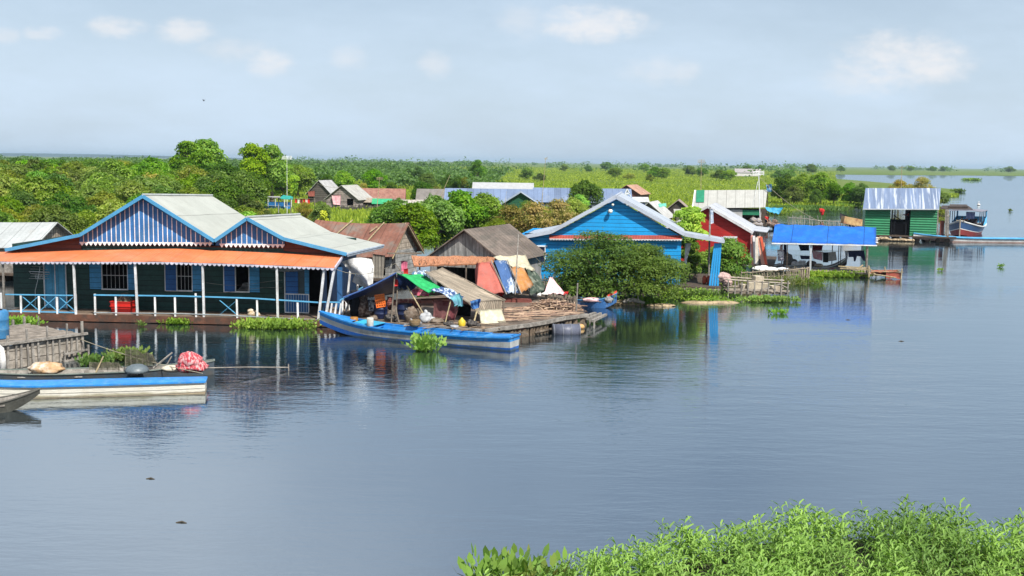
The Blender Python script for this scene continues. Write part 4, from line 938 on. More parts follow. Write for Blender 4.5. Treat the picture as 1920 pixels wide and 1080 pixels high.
    m = cloth_mb(A.hv(666, 512, 2.3), A.hv(690, 520, 2.4), A.hv(694, 541, 2.4), A.hv(660, 528, 2.2), 8, 6, .1, .03, seed=9); one('hanging_sheet', m, cmat('shaded_sheet', (.62, .60, .56)), 'smaller sheet with shade in its colour behind the billowing white one', 'sheet', A, smooth=True)  # duller tone than the white sheet stands in for shade
    # red crate
    p = A.hv(208, 582, .5); q = A.hv(246, 563, .5); R_ = mat('red_plastic', (.55, .025, .018), rough=.45, var=.08, bump=.05); c = (p.x+q.x)/2; h = q.z-dz-.08
    o = empty('crate', A.m @ Vector((c, .75, dz)), A.yaw, 'bright red plastic crate standing on the porch of the striped house', 'crate'); m = MB(); W_ = (q.x-p.x)/2
    m.add([(x*W_*(.9 if z == 0 else 1), y*.3*(.9 if z == 0 else 1), z*h) for z in (0, 1) for y in (-1, 1) for x in (-1, 1)], [(0, 1, 5, 4), (2, 6, 7, 3), (0, 4, 6, 2), (1, 3, 7, 5), (0, 2, 3, 1)])
    m.add([(x*(W_-.03), y*.27, h*.8) for y in (-1, 1) for x in (-1, 1)], [(0, 1, 3, 2)]); m.build('tub', R_, o); m = MB()
    for z in (h, h*.62): m.bar((-W_-.02, -.31, z), (W_+.02, -.31, z), .03, .035); m.bar((-W_-.02, .31, z), (W_+.02, .31, z), .03, .035); m.bar((-W_-.01, -.3, z), (-W_-.01, .3, z), .03, .035); m.bar((W_+.01, -.3, z), (W_+.01, .3, z), .03, .035)
    m.build('rim', R_, o)
    m = MB(); m.path([(-.45, .1, h*.8), (-.1, .1, h+.32), (.15, .1, h+.36), (.42, .1, h*.82)], .02, 6); m.path([(-.3, -.1, h*.8), (0, -.1, h+.26), (.3, -.1, h*.82)], .015, 5); mm = cloth_mb((-.42, 0, h*.82), (.38, 0, h*.82), (.12, .1, h+.33), (-.1, .1, h+.31), 8, 4, 0, .04, seed=3, mb=m)
    b = m.build('net_trap', NETM, None); b.matrix_world = o.matrix_basis; tag(b, 'small framed net sitting in the red crate', 'net')
    p = A.hv(472, 592, .12); m = MB(); m.ball((p.x, .3, dz+.13), (.24, .18, .15), 10, 6, .18); m.ball((p.x-.1, .27, dz+.27), (.12, .1, .1), 8, 5, .2); m.ball((p.x+.2, .26, dz+.1), (.13, .12, .1), 8, 5, .2); one('sack', m, cmat('tan_sack', (.42, .32, .2), (.6, .56, .5)), 'crumpled tan sack behind the porch railing', 'sack', A, smooth=True)
    p = A.hv(661/1.0-0, 583, .3)
    # antenna on the wall
    m = MB(); b = A.hv(66, 578, 1.2); t_ = A.hv(75, 500, 1.2); mid = A.hv(66, 545, 1.2); m.path([(b.x, 1.2, dz), mid, A.hv(72, 520, 1.2), t_], .012, 5)
    for j in range(6):
        y = 500+j*4.4; w = 14+3*(j % 3); m.tube(A.hv(74-w, y, 1.2), A.hv(72+w, y+.6, 1.2), .009, n=4)
    m.path([A.hv(56, 509, 1.15), A.hv(57, 513, 1.15), A.hv(92, 515, 1.15), A.hv(93, 511, 1.15), A.hv(56, 509, 1.15)], .012, 5)
    for j in range(5): m.tube(A.hv(68+j*3, 524, 1.2), A.hv(66+j*3, 515, 1.2), .008, n=4)
    one('antenna', m, mat('aluminium', (.5, .52, .54), rough=.4, metal=.6), 'rod antenna with looped dipole leaning before the dark wall', 'antenna', A)
    m = MB()
    for k in range(2):
        pts = [A.hv(386+i*13, 530+5*math.sin(i*.4+k)+k*14, .9) for i in range(12)]; m.path(pts, .006, 4)
    m.build('cables', GWOOD, r)
    # junk seen through the third window
    m = MB(); p = A.hv(447, 545, 3.2); q = A.hv(466, 512, 3.2)
    for i in range(5): m.ball((p.x+.1+.1*i, 3.3+.1*(i % 2), p.z+.12*(i % 3)), (.14, .1, .12), 8, 5, .25)
    m.box(p.x-.2, q.x+.4, 3.1, 3.6, dz, p.z-.05); m.build('shelf', C_WHITE, r)
    return A
HA = striped_house()

# ---------------------------------------------------------------- shack behind, far left
p = G(62, 527); fr = Fr(62, 527, -5)
fr2 = Fr(62, 527, -5); fr2.o = fr.m @ Vector((-7.0, 0, 0)); fr2.m = Matrix.Translation(fr2.o) @ Matrix.Rotation(fr2.yaw, 4, 'Z')
GRID = mat('gridded_thatch', (.42, .36, .29), col2=(.3, .25, .2), planks=(1, .28, .10, .1), line=(2, .26, .10, (.12, .10, .08)), sc=3, var=.3)
k_ = FPX/fr.o.y; hr = CH-(417-yh(90))/FPX*(fr.o.y+2.5); hw = CH-(463-yh(62))/FPX*fr.o.y
hut(fr2, 'shack', 'low shack with pale tin roof and thatched gable at the far left', 7.0, 5.0, hw+.1, hr, GWOOD, TINX, 'u', .3, gm=GRID, sag=.08)

# ---------------------------------------------------------------- pale plank dock at lower left
def dock():
    ya = yaw_of((6, 695), (158, 672)); D = Fr(158, 672, ya); r = D.root('dock', 'weathered plank dock with upright pickets at the left edge', 'dock'); L = -D.hv(-40, 700, 0).x; z = .87; w = -D.hv(6, 690, 0).x
    back = 3.6; PW = mat('pale_planks', (.30, .27, .235), col2=(.2, .18, .155), planks=(2, .30, .05, .2), sc=3, var=.3, bump=.3)
    m = MB(); m.box(-L, 0, .04, .09, -.3, z-.07); m.build('front_boards', PW, r); m = MB(); m.box(-.05, 0, .09, back, -.3, z-.07); m.build('side_boards', PW, r)
    m = MB(); rg = random.Random(2); y = .02
    while y < back: w_ = rg.uniform(.13, .2); m.box(-L, .06+rg.uniform(-.05, .08), y, y+w_-.02, z-.05, z+rg.uniform(-.012, .01)); y += w_
    m.build('deck', mat('dock_top', (.25, .215, .18), col2=(.17, .145, .12), sc=3, var=.3, bump=.4), r)
    m = MB(); m.bar((-L, -.05, z+.02), (.12, -.05, z+.03), .09, .08); m.bar((-L, back+.02, z), (.1, back+.02, z), .08, .07); m.build('edge_pole', GWOOD, r)
    x = -.05; i = 0
    while x > -L:
        h = z+rg.choice([.0, .02, .0, .05]) if i % 3 else z+rg.uniform(.3, .5); m = MB(); m.bar((x, -.02, -.3), (x+rg.uniform(-.04, .04), -.02, h if h > z+.1 else z-.03), rg.uniform(.05, .09), .05); m.build('picket', GWOOD, r); x -= rg.uniform(.18, .30); i += 1
    for x in (-.1, -.55, -.9, -1.25, -1.9, -2.5, -3.1): m = MB(); m.bar((x, back+.09, -.3), (x+.02, back+.09, z+rg.uniform(.2, .55)), .075, .07); m.build('picket', GWOOD, r)
    m = MB(); m.bar((-.9, -.14, .28), (.1, -.14, .33), .07, .06); m.bar((-.9, -.14, .02), (.1, -.14, .07), .07, .06); m.bar((.08, -.14, -.2), (.08, -.14, .5), .06); m.bar((-.85, -.14, -.1), (-.85, -.14, .4), .05); m.build('ladder_rails', GWOOD, r)
    # drum
    q = D.hz(3, 634, z); o = empty('drum', D.m @ Vector((q.x-.12, q.y, z)), 0, 'tall blue plastic drum on the dock at the left edge', 'drum'); R_ = .36; m = MB(); m.lathe((0, 0, 0), [(R_*.95, 0), (R_, .05), (R_, .3), (R_*1.04, .33), (R_, .36), (R_, .64), (R_*1.04, .67), (R_, .70), (R_, .95), (R_*.8, 1.0)], 18); m.build('barrel', mat('drum_blue', (.04, .17, .35), col2=(.10, .22, .33), rough=.45, sc=2), o, True)
    m = MB(); m.lathe((.12, 0, 1.0), [(.06, 0), (.06, .04)], 10); m.build('bung', C_BLACK, o)
    return D
DK = dock()
C_W2 = mat('cream_hull', (.78, .75, .66), rough=.5, var=.06, sc=2, stretch=(.4, 1, 1), dirt=((.55, .47, .34), 1.6, .45), wl=((.30, .26, .14), .12)); C_TAN = mat('stained_hull', (.46, .37, .25), rough=.6, var=.2, stretch=(.3, 1, 2)); BB = mat('bright_blue_paint', (.02, .21, .58), (.05, .28, .60), rough=.45, var=.14, sc=2, thresh=(.5, .7), spec=.4, bump=.08, dirt=((.22, .34, .46), 5, .45)); BB2 = mat('deep_blue_paint', (.015, .11, .42), rough=.4, var=.15, dirt=((.1, .16, .3), 4, .5), wl=((.05, .07, .05), .10)); LINE = mat('dark_line', (.10, .09, .085), rough=.6)
# white boat with blue top band
s0 = G(386, 734); s1 = G(-190, 750)
r, (w, zt, zb, L) = boat('long cream white boat with bright blue top moored in the lower left', s0, s1, .85, .37, .45, .0, .82, [0, .02, .20, .24, .48, .52, .78, .82, 1.0], [C_TAN, C_TAN, LINE, C_W2, LINE, C_W2, LINE, C_W2], .08, inner=BB, rim=BB, thw=(), flare=.18, rimw=.07, rimh=.05, keelrise=.05)
m = MB(); m.grid([[(L*(.004+.93*i/12), w(.004+.93*i/12)*q, zt(.93*i/12)+.01+.02*(1-q*q)) for q in (-.95, -.6, 0, .6, .95)] for i in range(13)], .03); m.build('deck', BB, r)
# narrow boat behind with nets
s0 = G(402, 701); s1 = G(-120, 722)
boat('narrow dark boat loaded with nets behind the cream white boat', s0, s1, 1.0, .27, .3, .2, .25, None, [mat('dark_blue_hull', (.06, .08, .10), col2=(.08, .08, .08))]*4, .1, inner=GWOOD, rim=mat('grey_green_rim', (.16, .19, .17)), thw=(.15, .3, .5, .7))
m = MB(); a = G(383, 690, .35); b = G(541, 689, .1); m.path([a, a.lerp(b, .5)+Vector((0, 0, .02)), b], .022, 6); m.path([b+Vector((0, 0, .12)), b, b+Vector((.02, -.05, -.18))], .02, 5); one('pole', m, GWOOD, 'long thin pole reaching from the net boat over the water', 'pole')
m = MB(); b = G(357, 694, .38); m.ball((0, 0, .24), (.36, .30, .30), 34, 20, .2); m.ball((.14, .02, .13), (.36, .28, .2), 30, 18, .22); m.ball((-.12, -.04, .1), (.3, .26, .17), 30, 18, .2)
PAT = mat('patterned_cloth', (.50, .07, .09), col2=(.66, .42, .42), sc=7, thresh=(.48, .58), rough=.95, bump=1.2, spec=.05, stretch=(1.6, 1.6, .6))
o = one('cloth_bundle', m, PAT, 'red and white patterned cloth heaped on the boat stern', 'cloth', smooth=True); o.location = b; o.scale = (1, 1, 1.05)
def framed_net(px, py, w, h, label, seed, z=.35):
    rg = random.Random(seed); b = G(px, py, z); m = MB(); n = 6
    tops = []
    for i in range(n): x = -w/2+w*i/(n-1); t = (x*rg.uniform(.8, 1.1), rg.uniform(-.1, .1), h*rg.uniform(.7, 1.1)); m.tube((x, 0, 0), t, .018, .012, 5); tops.append(t)
    def top(q): k = min(n-2, int(q)); return Vector(tops[k]).lerp(Vector(tops[k+1]), q-k)
    for off in (0, .35):      # knotted threads, open between them
        for i in range(26): q = i*(n-1)/25; m.tube((-w/2+w*i/25, off, 0), top(q), .007, n=3)
        for j in range(1, 10): m.path([Vector((-w/2+w*i/12, off, 0)).lerp(top(i*(n-1)/12), j/10)+Vector((0, 0, -.02*math.sin(i*2.2))) for i in range(13)], .006, 3)
    o = one('fish_net', m, NETM, label, 'net'); o.location = b; return o
framed_net(262, 686, .95, .52, 'stick framed fishing net standing in the dark boat', 5); framed_net(196, 694, .95, .28, 'low green brown net spread beside the dock', 6)
m = MB(); b = G(257, 697, .35); m.lathe((0, 0, 0), [(.38, 0), (.37, .07), (.31, .16), (.18, .23), (.02, .25)], 22); o = one('basin', m, mat('dull_grey_metal', (.10, .125, .14), rough=.4, spec=.5), 'upturned grey metal basin on the net boat', 'basin', smooth=True); o.location = b
for i, (a, b, rr, l) in enumerate([((288, 690), (323, 661), .035, 'thick forked stick leaning in the net boat'), ((308, 692), (322, 668), .025, 'thin stick leaning beside the forked one'), ((180, 698), (194, 668), .028, 'pale stick leaning near the dock corner'), ((205, 664), (236, 657), .07, 'short dark log floating behind the nets')]):
    p = G(*a, .3 if i < 3 else .06); q = At(b[0], b[1], p.y+.1) if i < 3 else G(b[0], b[1]+3, .1); m = MB(); m.tube(p, q, rr, rr*.8, 7); one('stick' if i < 3 else 'log', m, BAMB if i == 2 else DWOOD if i == 3 else GWOOD, l, 'stick' if i < 3 else 'log')
m = MB(); m.ball((0, 0, .1), (.55, .3, .2), 14, 7, .16); m.path([(-.05, -.31, .05), (.0, -.2, .26), (.05, .1, .32)], .03, 5); o = one('bundle', m, cmat('straw_mat', (.42, .27, .15), (.62, .58, .5), sc=1.5), 'rolled tan and white bundle lying below the dock', 'bundle', smooth=True); o.location = G(88, 697, .3)
m = MB(); m.ball((0, 0, .06), (.32, .16, .11), 12, 6, .1); o = one('bundle', m, C_CREAM, 'flat cream bundle beside the red patterned cloth', 'bundle', smooth=True); o.location = G(322, 695, .32)
m = MB(); p = G(4, 697, .2); rg = random.Random(4); m.path([(0, 0, .9), (.12, 0, .75), (.16, 0, .4), (.14, 0, .0)], [.06, .09, .1, .12], 8); m.path([(-.1, 0, .85), (-.02, 0, .4), (0, 0, 0)], [.09, .1, .12], 8); o = one('rolled_sheet', m, C_WHITE, 'rolled white sheet standing against the dock at the left edge', 'sheet', smooth=True); o.location = p+Vector((-.12, 0, 0))
# dark canoe at the corner
s0 = G(-200, 792); s1 = G(76, 763); boat('dark wooden canoe, only its pointed bow in view at lower left', s0, s1, .95, .28, .26, .1, .5, None, [mat('tarred_wood', (.07, .07, .06), rough=.6, var=.3)]*4, .1, inner=GWOOD, rim=mat('tarred_rim', (.12, .115, .10)), bs=.45, bp=1.6, bb=.4, thw=(.5, .7))
# small blue boat trim piece
# ================================================================ rusty roofed shack behind the striped house
fr = Fr(730, 537, -18); d_ = fr.o.y; L_ = 5.4; hw = CH-(472-yh(730))/FPX*d_; hr = CH-(418-yh(768))/FPX*(d_+1.9)
f2 = Fr(730, 537, -18); f2.o = fr.m @ Vector((-L_, 0, 0)); f2.m = Matrix.Translation(f2.o) @ Matrix.Rotation(f2.yaw, 4, 'Z'); f2.i = f2.m.inverted(); f2.c = f2.i @ CAM
GB = mat('grey_boards', (.30, .30, .29), col2=(.2, .2, .19), planks=(2, .26, .05, .15), sc=2, var=.25)
rs = hut(f2, 'shack', 'shack with rusty red sheet roof and thatched gable behind the striped house', L_, 4.0, hw, hr, GB, RUST, 'u', .35, gm=GRID, sag=.14, openings=[(L_-1.0, L_-.25, .6, hw-.35)])
m = MB()
for a, b in (((L_+.28, 2.0, hr+.02), (L_+.33, -.3, hw-.35)), ((L_+.30, 2.0, hr+.0), (L_+.36, 4.3, hw-.4))): 
    for k in range(3): m.bar(Vector(a)+Vector((-.06*k, 0, .05*k-.1)), Vector(b)+Vector((-.04*k, 0, .03*k)), .05)
m.build('gable_poles', BAMB, rs); m = MB()
for a, b in (((1.2, .3), (2.1, 2.0)), ((3.5, -.2), (4.2, 1.9)), ((2.6, -.2), (4.4, .3)), ((3.6, 1.2), (3.9, 1.6))): z = lambda v: hw+(hr-hw)*v/2+.10; m.bar((a[0], a[1], z(a[1])), (b[0], b[1], z(b[1])), .05)
m.build('roof_battens', BAMB, rs)
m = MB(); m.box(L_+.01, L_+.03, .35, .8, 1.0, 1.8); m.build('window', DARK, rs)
def hang(fr_, pts, v, mt, label, name='shirt', cat='clothes', dv=(0, 0, 0, 0), seed=1, wr=.03, nu=8, nv=8, smooth=True, sag=0):
    P = [fr_.hv(x, y, v+d) for (x, y), d in zip(pts, dv)]; mb = cloth_mb(*P, nu, nv, sag, wr, seed=seed); return one(name, mb, mt, label, cat, fr_, smooth=smooth)
FW = Fr(960, 560, 0)   # helper frame straight ahead
def hangw(pts, Y, mt, label, **k): return hang(FW, pts, Y-FW.o.y, mt, label, **k)
hangw([(752, 489), (764, 490), (763, 510), (753, 508)], 60.5, C_PINK, 'pink shirt hanging on the grey wall below the thatched gable')
hangw([(757, 505), (765, 503), (765, 520), (757, 518)], 60.4, C_RED, 'red cloth hanging under the pink shirt on the grey wall', name='cloth')
hangw([(699, 476), (722, 479), (719, 520), (697, 520)], 58.5, mat('striped_curtain', (.24, .22, .19), line=(0, .16, .3, (.12, .11, .1)), sc=3), 'grey brown striped curtain beside the rusty roofed shack', name='curtain', cat='curtain')
m = MB(); m.bar(At(727, 475, 59.2), At(790, 475, 61), .09); one('beam', m, WOOD, 'pole beam sticking out under the thatched gable', 'pole')

# ================================================================ grey wooden house with lean-to tents
fr = Fr(806, 563, -22); d_ = fr.o.y; W_ = 4.05
hw = CH-(480-yh(806))/FPX*d_; hr = CH-(430-yh(860))/FPX*(d_-.5)
print('greyhouse', d_, hw, hr)
BRN = mat('brown_felt_roof', (.155, .125, .105), col2=(.11, .095, .08), sc=1.2, planks=(1, .42, .03, .12), stretch=(1, .3, 1), var=.25, bump=.3)
GV = mat('grey_vertical_boards', (.29, .285, .275), col2=(.18, .175, .17), planks=(0, .2, .05, .25), sc=2, stretch=(2, 2, .4), var=.3)
gh = hut(fr, 'wooden_house', 'small house of weathered grey boards under a dark brown roof', W_, 5.6, hw, hr, GV, BRN, 'v', .28, openings=[(.4, 3.4, .5, hw-.5)])
# straw awning
SX = mat('orange_straw', (.42, .17, .085), col2=(.46, .34, .23), sc=22, stretch=(1.8, .3, 1), var=.45, bump=.9, thresh=(.5, .66))
m = MB(); y0, y1 = 55.2, 53.9; P = []
for j in range(5):
    row = []
    for i in range(19):
        t = i/18; x = 776+148*t-8*(1-j/4)*(1-2*t)*(.6); y = (481+1*t)+(18-5*t)*j/4; row.append(FW.hv(x, y, y0+(y1-y0)*j/4-FW.o.y)+Vector((0, 0, random.uniform(-.03, .03))))
    P.append(row)
m.grid(P, .07)
for i in range(150):
    t = random.random(); p = FW.hv(776+148*t, 481+t+(17-5*t)*random.uniform(.1, 1), y0-FW.o.y-1.2*random.random()); m.tube(p+Vector((0, 0, .08)), p+Vector((random.uniform(-.1, .1), -.35, -.06)), .014, .006, 4)
o = one('straw_awning', m, SX, 'shaggy orange straw awning in front of the grey wooden house', 'awning', FW)
for px, yb, l in ((786, 552, 'thin pole under the left end of the straw awning'), (873, 555, 'thin pole under the right part of the straw awning')): m = MB(); m.tube(At(px+1, 494, 54.0), At(px, yb, 54.2), .04); one('pole', m, WOOD, l, 'pole')
# platform of the household: one raft carrying tents, shelter and firewood
def raft():
    z = .5; P = [G(x, y, z) for x, y in [(636, 597), (760, 608), (905, 620), (985, 609), (1098, 589), (1078, 563), (1010, 552), (880, 548), (640, 572)]]
    r = empty('raft', (0, 0, 0), 0, 'long timber raft carrying the tents, the tarp shelter and the firewood', 'raft'); m = MB(); m.slab(P, .16); m.build('deck', mat('raft_planks', (.17, .13, .10), col2=(.10, .08, .065), planks=(1, .18, .06, .25), sc=2, var=.35, bump=.4), r)
    rg = random.Random(8); SKW = mat('skirt_wood', (.14, .105, .075), col2=(.2, .16, .12), sc=3, var=.4, bump=.4)
    edge = [P[1], P[2], P[3], P[4]]
    for a, b in zip(edge[:-1], edge[1:]):
        L = (b-a).length; n = int(L/.23); dr = (b-a).normalized(); nn = Vector((dr.y, -dr.x, 0))
        for i in range(n):
            if rg.random() < .12: continue
            p = a+dr*(i+.5)*L/n+nn*.03; m = MB(); m.bar((p.x, p.y, -.25), (p.x+rg.uniform(-.02, .02), p.y, z-.17), rg.uniform(.10, .2), .04, up=(0, 1, 0)); m.build('skirt_board', SKW, r)
    m = MB()
    for a, b in zip(edge[:-1], edge[1:]):
        dr = (b-a).normalized(); nn = Vector((dr.y, -dr.x, 0))*.09; L = (b-a).length; t = 0
        while t < L: e = min(L, t+rg.uniform(1, 1.9)); m.bar(a+dr*t+nn+Vector((0, 0, rg.uniform(-.04, .03))), a+dr*e+nn+Vector((0, 0, rg.uniform(-.04, .03))), .1, .15); t = e+.02
    m.build('edge_timbers', GWOOD, r)
    m = MB(); a, b = P[3], P[4]
    for i, f in enumerate((.15, .5)):
        p = a.lerp(b, f); q = a.lerp(b, f+.42); m.bar(Vector((p.x, p.y-.12, .12)), Vector((q.x, q.y-.12, .16)), .05, .07)
    m.build('lower_rails', WOOD, r)
    m = MB()
    for i in range(9): a = P[0].lerp(P[2], i/8); m.path([(a.x, a.y+.3, 0.08), (a.x+.2, a.y+5.5, .08)], .24, 8)
    m.build('float_logs', DWOOD, r)
raft()
# tent of coloured sheets
def sheetpx(pts, Ys, mt, label, name='tarp', cat='tarp', seed=1, wr=.05, sag=0, nu=10, nv=8):
    P = [At(x, y, Y) for (x, y), Y in zip(pts, Ys)]; mb = cloth_mb(*P, nu, nv, sag, wr, seed=seed, t=.015); return one(name, mb, mt, label, cat, smooth=True)
sheetpx([(897, 493), (921, 490), (946, 548), (893, 552)], (52.8, 53.2, 51.8, 51.5), mat('salmon_sheet', (.42, .11, .085), (.36, .12, .10), sc=1.5, rough=.8, dirt=((.2, .12, .1), 2, .6)), 'faded salmon red sheet forming the tent wall', seed=2)
sheetpx([(893, 494), (899, 493), (900, 552), (892, 552)], (53.5, 52.9, 51.7, 52.5), mat('dark_salmon_sheet', (.33, .085, .07), rough=.8), 'narrow dark red sheet at the left edge of the salmon one', seed=3)
sheetpx([(927, 488), (950, 488), (973, 549), (948, 549)], (53.3, 53.6, 52.2, 51.9), mat('blue_white_sheet', (.05, .11, .26), (.50, .56, .62), sc=1.1, thresh=(.5, .6), rough=.8, stretch=(1.3, 1, .5)), 'blue and white worn sheet next to the salmon one', seed=4)
sheetpx([(956, 500), (982, 503), (1000, 536), (976, 550)], (53.6, 53.8, 52.6, 52.2), mat('ochre_sheet', (.42, .19, .06), (.34, .22, .14), sc=1.4, rough=.8), 'ochre orange sheet at the end of the tent', seed=5)
sheetpx([(982, 503), (1002, 508), (1026, 546), (998, 552)], (53.8, 54.6, 54, 52.4), mat('dark_green_tarp', (.04, .06, .045), (.18, .20, .16), sc=2, thresh=(.5, .62), rough=.7), 'dark green and grey camouflage like tarp draped at the right end of the tent', seed=6, wr=.12)
sheetpx([(925, 481), (985, 478), (1003, 508), (955, 502)], (54.4, 55.2, 54.2, 53.4), mat('dirty_cream_tarp', (.50, .45, .33), (.38, .36, .27), sc=2, rough=.8), 'dirty cream tarp over the top of the coloured tent', seed=7, wr=.09, sag=.1)
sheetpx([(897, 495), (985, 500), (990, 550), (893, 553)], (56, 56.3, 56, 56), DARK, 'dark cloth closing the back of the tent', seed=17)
m = MB()
for a, b, Ya, Yb in (((921, 489), (950, 552), 53, 51.6), ((951, 487), (978, 552), 53.4, 51.9), ((972, 440), (966, 552), 53.4, 52)): m.tube(At(*a, Ya), At(*b, Yb), .03)
one('tent_poles', m, GWOOD, 'thin pole frame holding up the coloured tent', 'poles')
sheetpx([(1031, 519), (1036, 520), (1060, 551), (1021, 549)], (53.8, 53.8, 53.6, 52.8), C_PALEP, 'pale pink cloth standing like a small peaked tent on the raft', name='cloth', cat='cloth', seed=8, wr=.07)
sheetpx([(1058, 547), (1066, 546), (1064, 553), (1056, 553)], (53.6,)*4, C_RED, 'small red cloth beside the pale pink peak', name='cloth', cat='cloth', seed=9, nu=4, nv=4)
def lumps(px, py, z, spec, mt, label, name, cat, seed=1, nz=.15, Y=None):
    rg = random.Random(seed); p = G(px, py, z); m = MB()
    for dx, dy, dz_, r in spec: m.ball((dx, dy, dz_), r, 10, 6, nz, rg)
    o = one(name, m, mt, label, cat, smooth=True); o.location = p; return o
lumps(1001, 556, .5, [(0, 0, .12, (.24, .16, .14)), (.2, .02, .08, (.15, .12, .1))], C_WHITE, 'white crumpled sack left of the firewood heap', 'sack', 'sack', 2)
lumps(1019, 555, .5, [(0, 0, .12, (.26, .16, .13)), (-.15, .05, .1, (.14, .12, .12))], C_WHITE, 'white crumpled sack next to the pink peak', 'sack', 'sack', 3)
m = MB(); m.obox((0, 0, .06), (2.0, .4, .14), (0, .03, 0)); m.obox((0, 0, .16), (1.9, .3, .04), (0, .03, 0)); o = one('timber', m, mat('red_brown_timber', (.16, .05, .04)), 'long red brown timber lying on the raft behind the firewood', 'timber'); o.location = G(958, 566, .5)
# small paling behind the pile
m = MB(); rg = random.Random(4); a = At(1024, 556, 53.2); b = At(1078, 563, 52.2); a.z = b.z = .5
for i in range(11): p = a.lerp(b, i/10); m.bar(p, p+Vector((rg.uniform(-.02, .02), 0, rg.uniform(.28, .42))), .12, .03, up=(0, 1, 0))
m.bar(a+Vector((0, -.03, .2)), b+Vector((0, -.03, .2)), .04, .05); one('paling', m, WOOD, 'low paling at the back right corner of the firewood raft', 'fence')
# firewood
def firewood():
    rg = random.Random(12); c = G(1038, 581, .5); m = MB()
    for i in range(260):
        a = rg.gauss(0, .38); u = rg.gauss(0, .42); v = rg.gauss(0, .3)
        if abs(u) > 1 or abs(v) > .9: continue
        h = max(0, .42*(1-u*u)*(1-v*v))*rg.random(); x, y, z = c.x+u*1.35, c.y+v*.8, .53+h; L = rg.uniform(.25, .6); r = rg.uniform(.015, .035); d = Vector((math.cos(a+rg.choice([0, .6, -.5, 1.2])), math.sin(a)*1.0, rg.uniform(-.3, .3))).normalized()
        p = Vector((x, y, max(z, .5+r+abs(d.z)*L*.5))); m.mi = rg.randrange(3); m.path([p-d*L/2, p+Vector((rg.uniform(-.03, .03), 0, rg.uniform(-.02, .03))), p+d*L/2], [r, r*.95, r*.8], 5)
    ms = [mat('split_wood', (.30, .19, .13), sc=6, var=.3), mat('bark_wood', (.15, .10, .08), sc=6, var=.3), mat('pale_wood', (.42, .30, .21), sc=6, var=.25)]
    o = m.build('firewood', ms); tag(o, 'big heap of short firewood sticks on the raft', 'firewood', kind='stuff'); m = MB()
    for i in range(150):
        t = rg.random(); p = G(945+135*t+rg.uniform(-5, 5), 603-13*t-rg.uniform(0, 24), .55); L = rg.uniform(.5, 1.4); a = rg.gauss(.1, .25); m.mi = rg.randrange(3); r = rg.uniform(.012, .024); d = Vector((math.cos(a), math.sin(a), rg.uniform(-.03, .05)))*L/2; m.path([p-d, p+Vector((0, .02, .01)), p+d], [r, r, r*.7], 5)
    o = m.build('branches', ms); tag(o, 'layer of long thin branches spread over the raft in front of the firewood heap', 'branches', kind='stuff')
    m = MB(); p = G(1080, 586, .5); q = At(1083, 531, p.y); m.tube((p.x, p.y, .3), q, .035); one('post', m, GWOOD, 'slim upright post at the right end of the firewood', 'post')
firewood()
for i, (a, b) in enumerate([((1088, 596), (1116, 587)), ((1102, 598), (1126, 588)), ((1110, 602), (1136, 590))]):
    m = MB(); p = G(*a, .32); q = G(*b, .30); m.bar(p, q, .13, .10); m.bar((p.x+.1, p.y-.0, -.3), (p.x+.1, p.y, p.z-.04), .07); one('timber', m, GWOOD, ['grey timber jutting out over the water, nearest the firewood post', 'grey timber jutting out over the water, middle of three', 'grey timber jutting out over the water, the one closest to open water'][i], 'timber', group='three timbers jutting from the raft')
m = MB(); m.mi = 0; m.path([(-.55, 0, 0), (.55, 0, 0)], .3, 16); m.mi = 1
for x in (-.55, -.18, .18, .55): m.path([(x-.02, 0, 0), (x+.02, 0, 0)], .32, 16)
o = one('barrel', m, [mat('grey_drum', (.10, .11, .15), rough=.4), mat('drum_rib', (.15, .16, .19), rough=.5)], 'grey barrel floating on its side against the raft', 'barrel', smooth=True); q = G(1062, 628); o.location = (q.x, q.y+.3, .12); o.rotation_euler.z = .15
m = MB(); m.ball((0, 0, .08), (.2, .16, .13), 12, 7); m.tube((-.18, 0, .1), (-.27, 0, .14), .04, .03); o = one('jug', m, mat('tan_jug', (.5, .3, .12), rough=.4), 'small tan jug floating beside the grey barrel', 'jug', smooth=True); o.location = G(1088, 616)
m = MB(); m.ball((0, 0, .28), (.2, .16, .18), 10, 6, .2); m.ball((.05, 0, .08), (.14, .12, .12), 8, 5, .2); o = one('cloth_bundle', m, mat('scarlet_cloth', (.62, .03, .03), sc=6, rough=.8), 'scarlet cloth bundle at the stern of the long blue boat', 'cloth', smooth=True); o.location = G(977, 630)
m = MB(); m.ball((0, 0, .1), (.1, .1, .1), 10, 6); o = one('float', m, C_GREY, 'small grey float beside the scarlet bundle', 'float', smooth=True); o.location = G(963, 624, .15)
# person in red on the raft
p = G(939, 561, .5); person((p.x, p.y, .5), .3, 'dark haired child in a red shirt sitting behind the mat roof', C_RED, C_MAR, True, .72)

# ---------------------------------------------------------------- tarp shelter
MATR = mat('woven_mat', (.36, .30, .23), col2=(.26, .22, .17), sc=1.4, planks=(1, .13, .12, .12), stretch=(.4, 2, 1), var=.3, bump=.4)
sheetpx([(795, 509), (829, 502), (948, 562), (880, 569)], (46.3, 48.9, 48.0, 45.5), MATR, 'long woven mat roof sloping down to the right', name='mat_roof', cat='roof mat', seed=3, wr=.03, sag=.12, nu=12)
sheetpx([(877, 566), (942, 562), (938, 592), (899, 592)], (45.45, 47.6, 47.5, 45.5), MATR, 'brown mat flap hanging from the lower end of the woven roof', name='mat_flap', cat='mat', seed=4, wr=.02)
sheetpx([(898, 581), (940, 579), (949, 610), (903, 618)], (45.3, 45.9, 45.7, 45.0), cmat('cream_mat', (.58, .55, .42), (.5, .47, .35)), 'cream coloured mat hanging at the front of the woven roof', name='hanging_mat', cat='mat', seed=5, wr=.03)
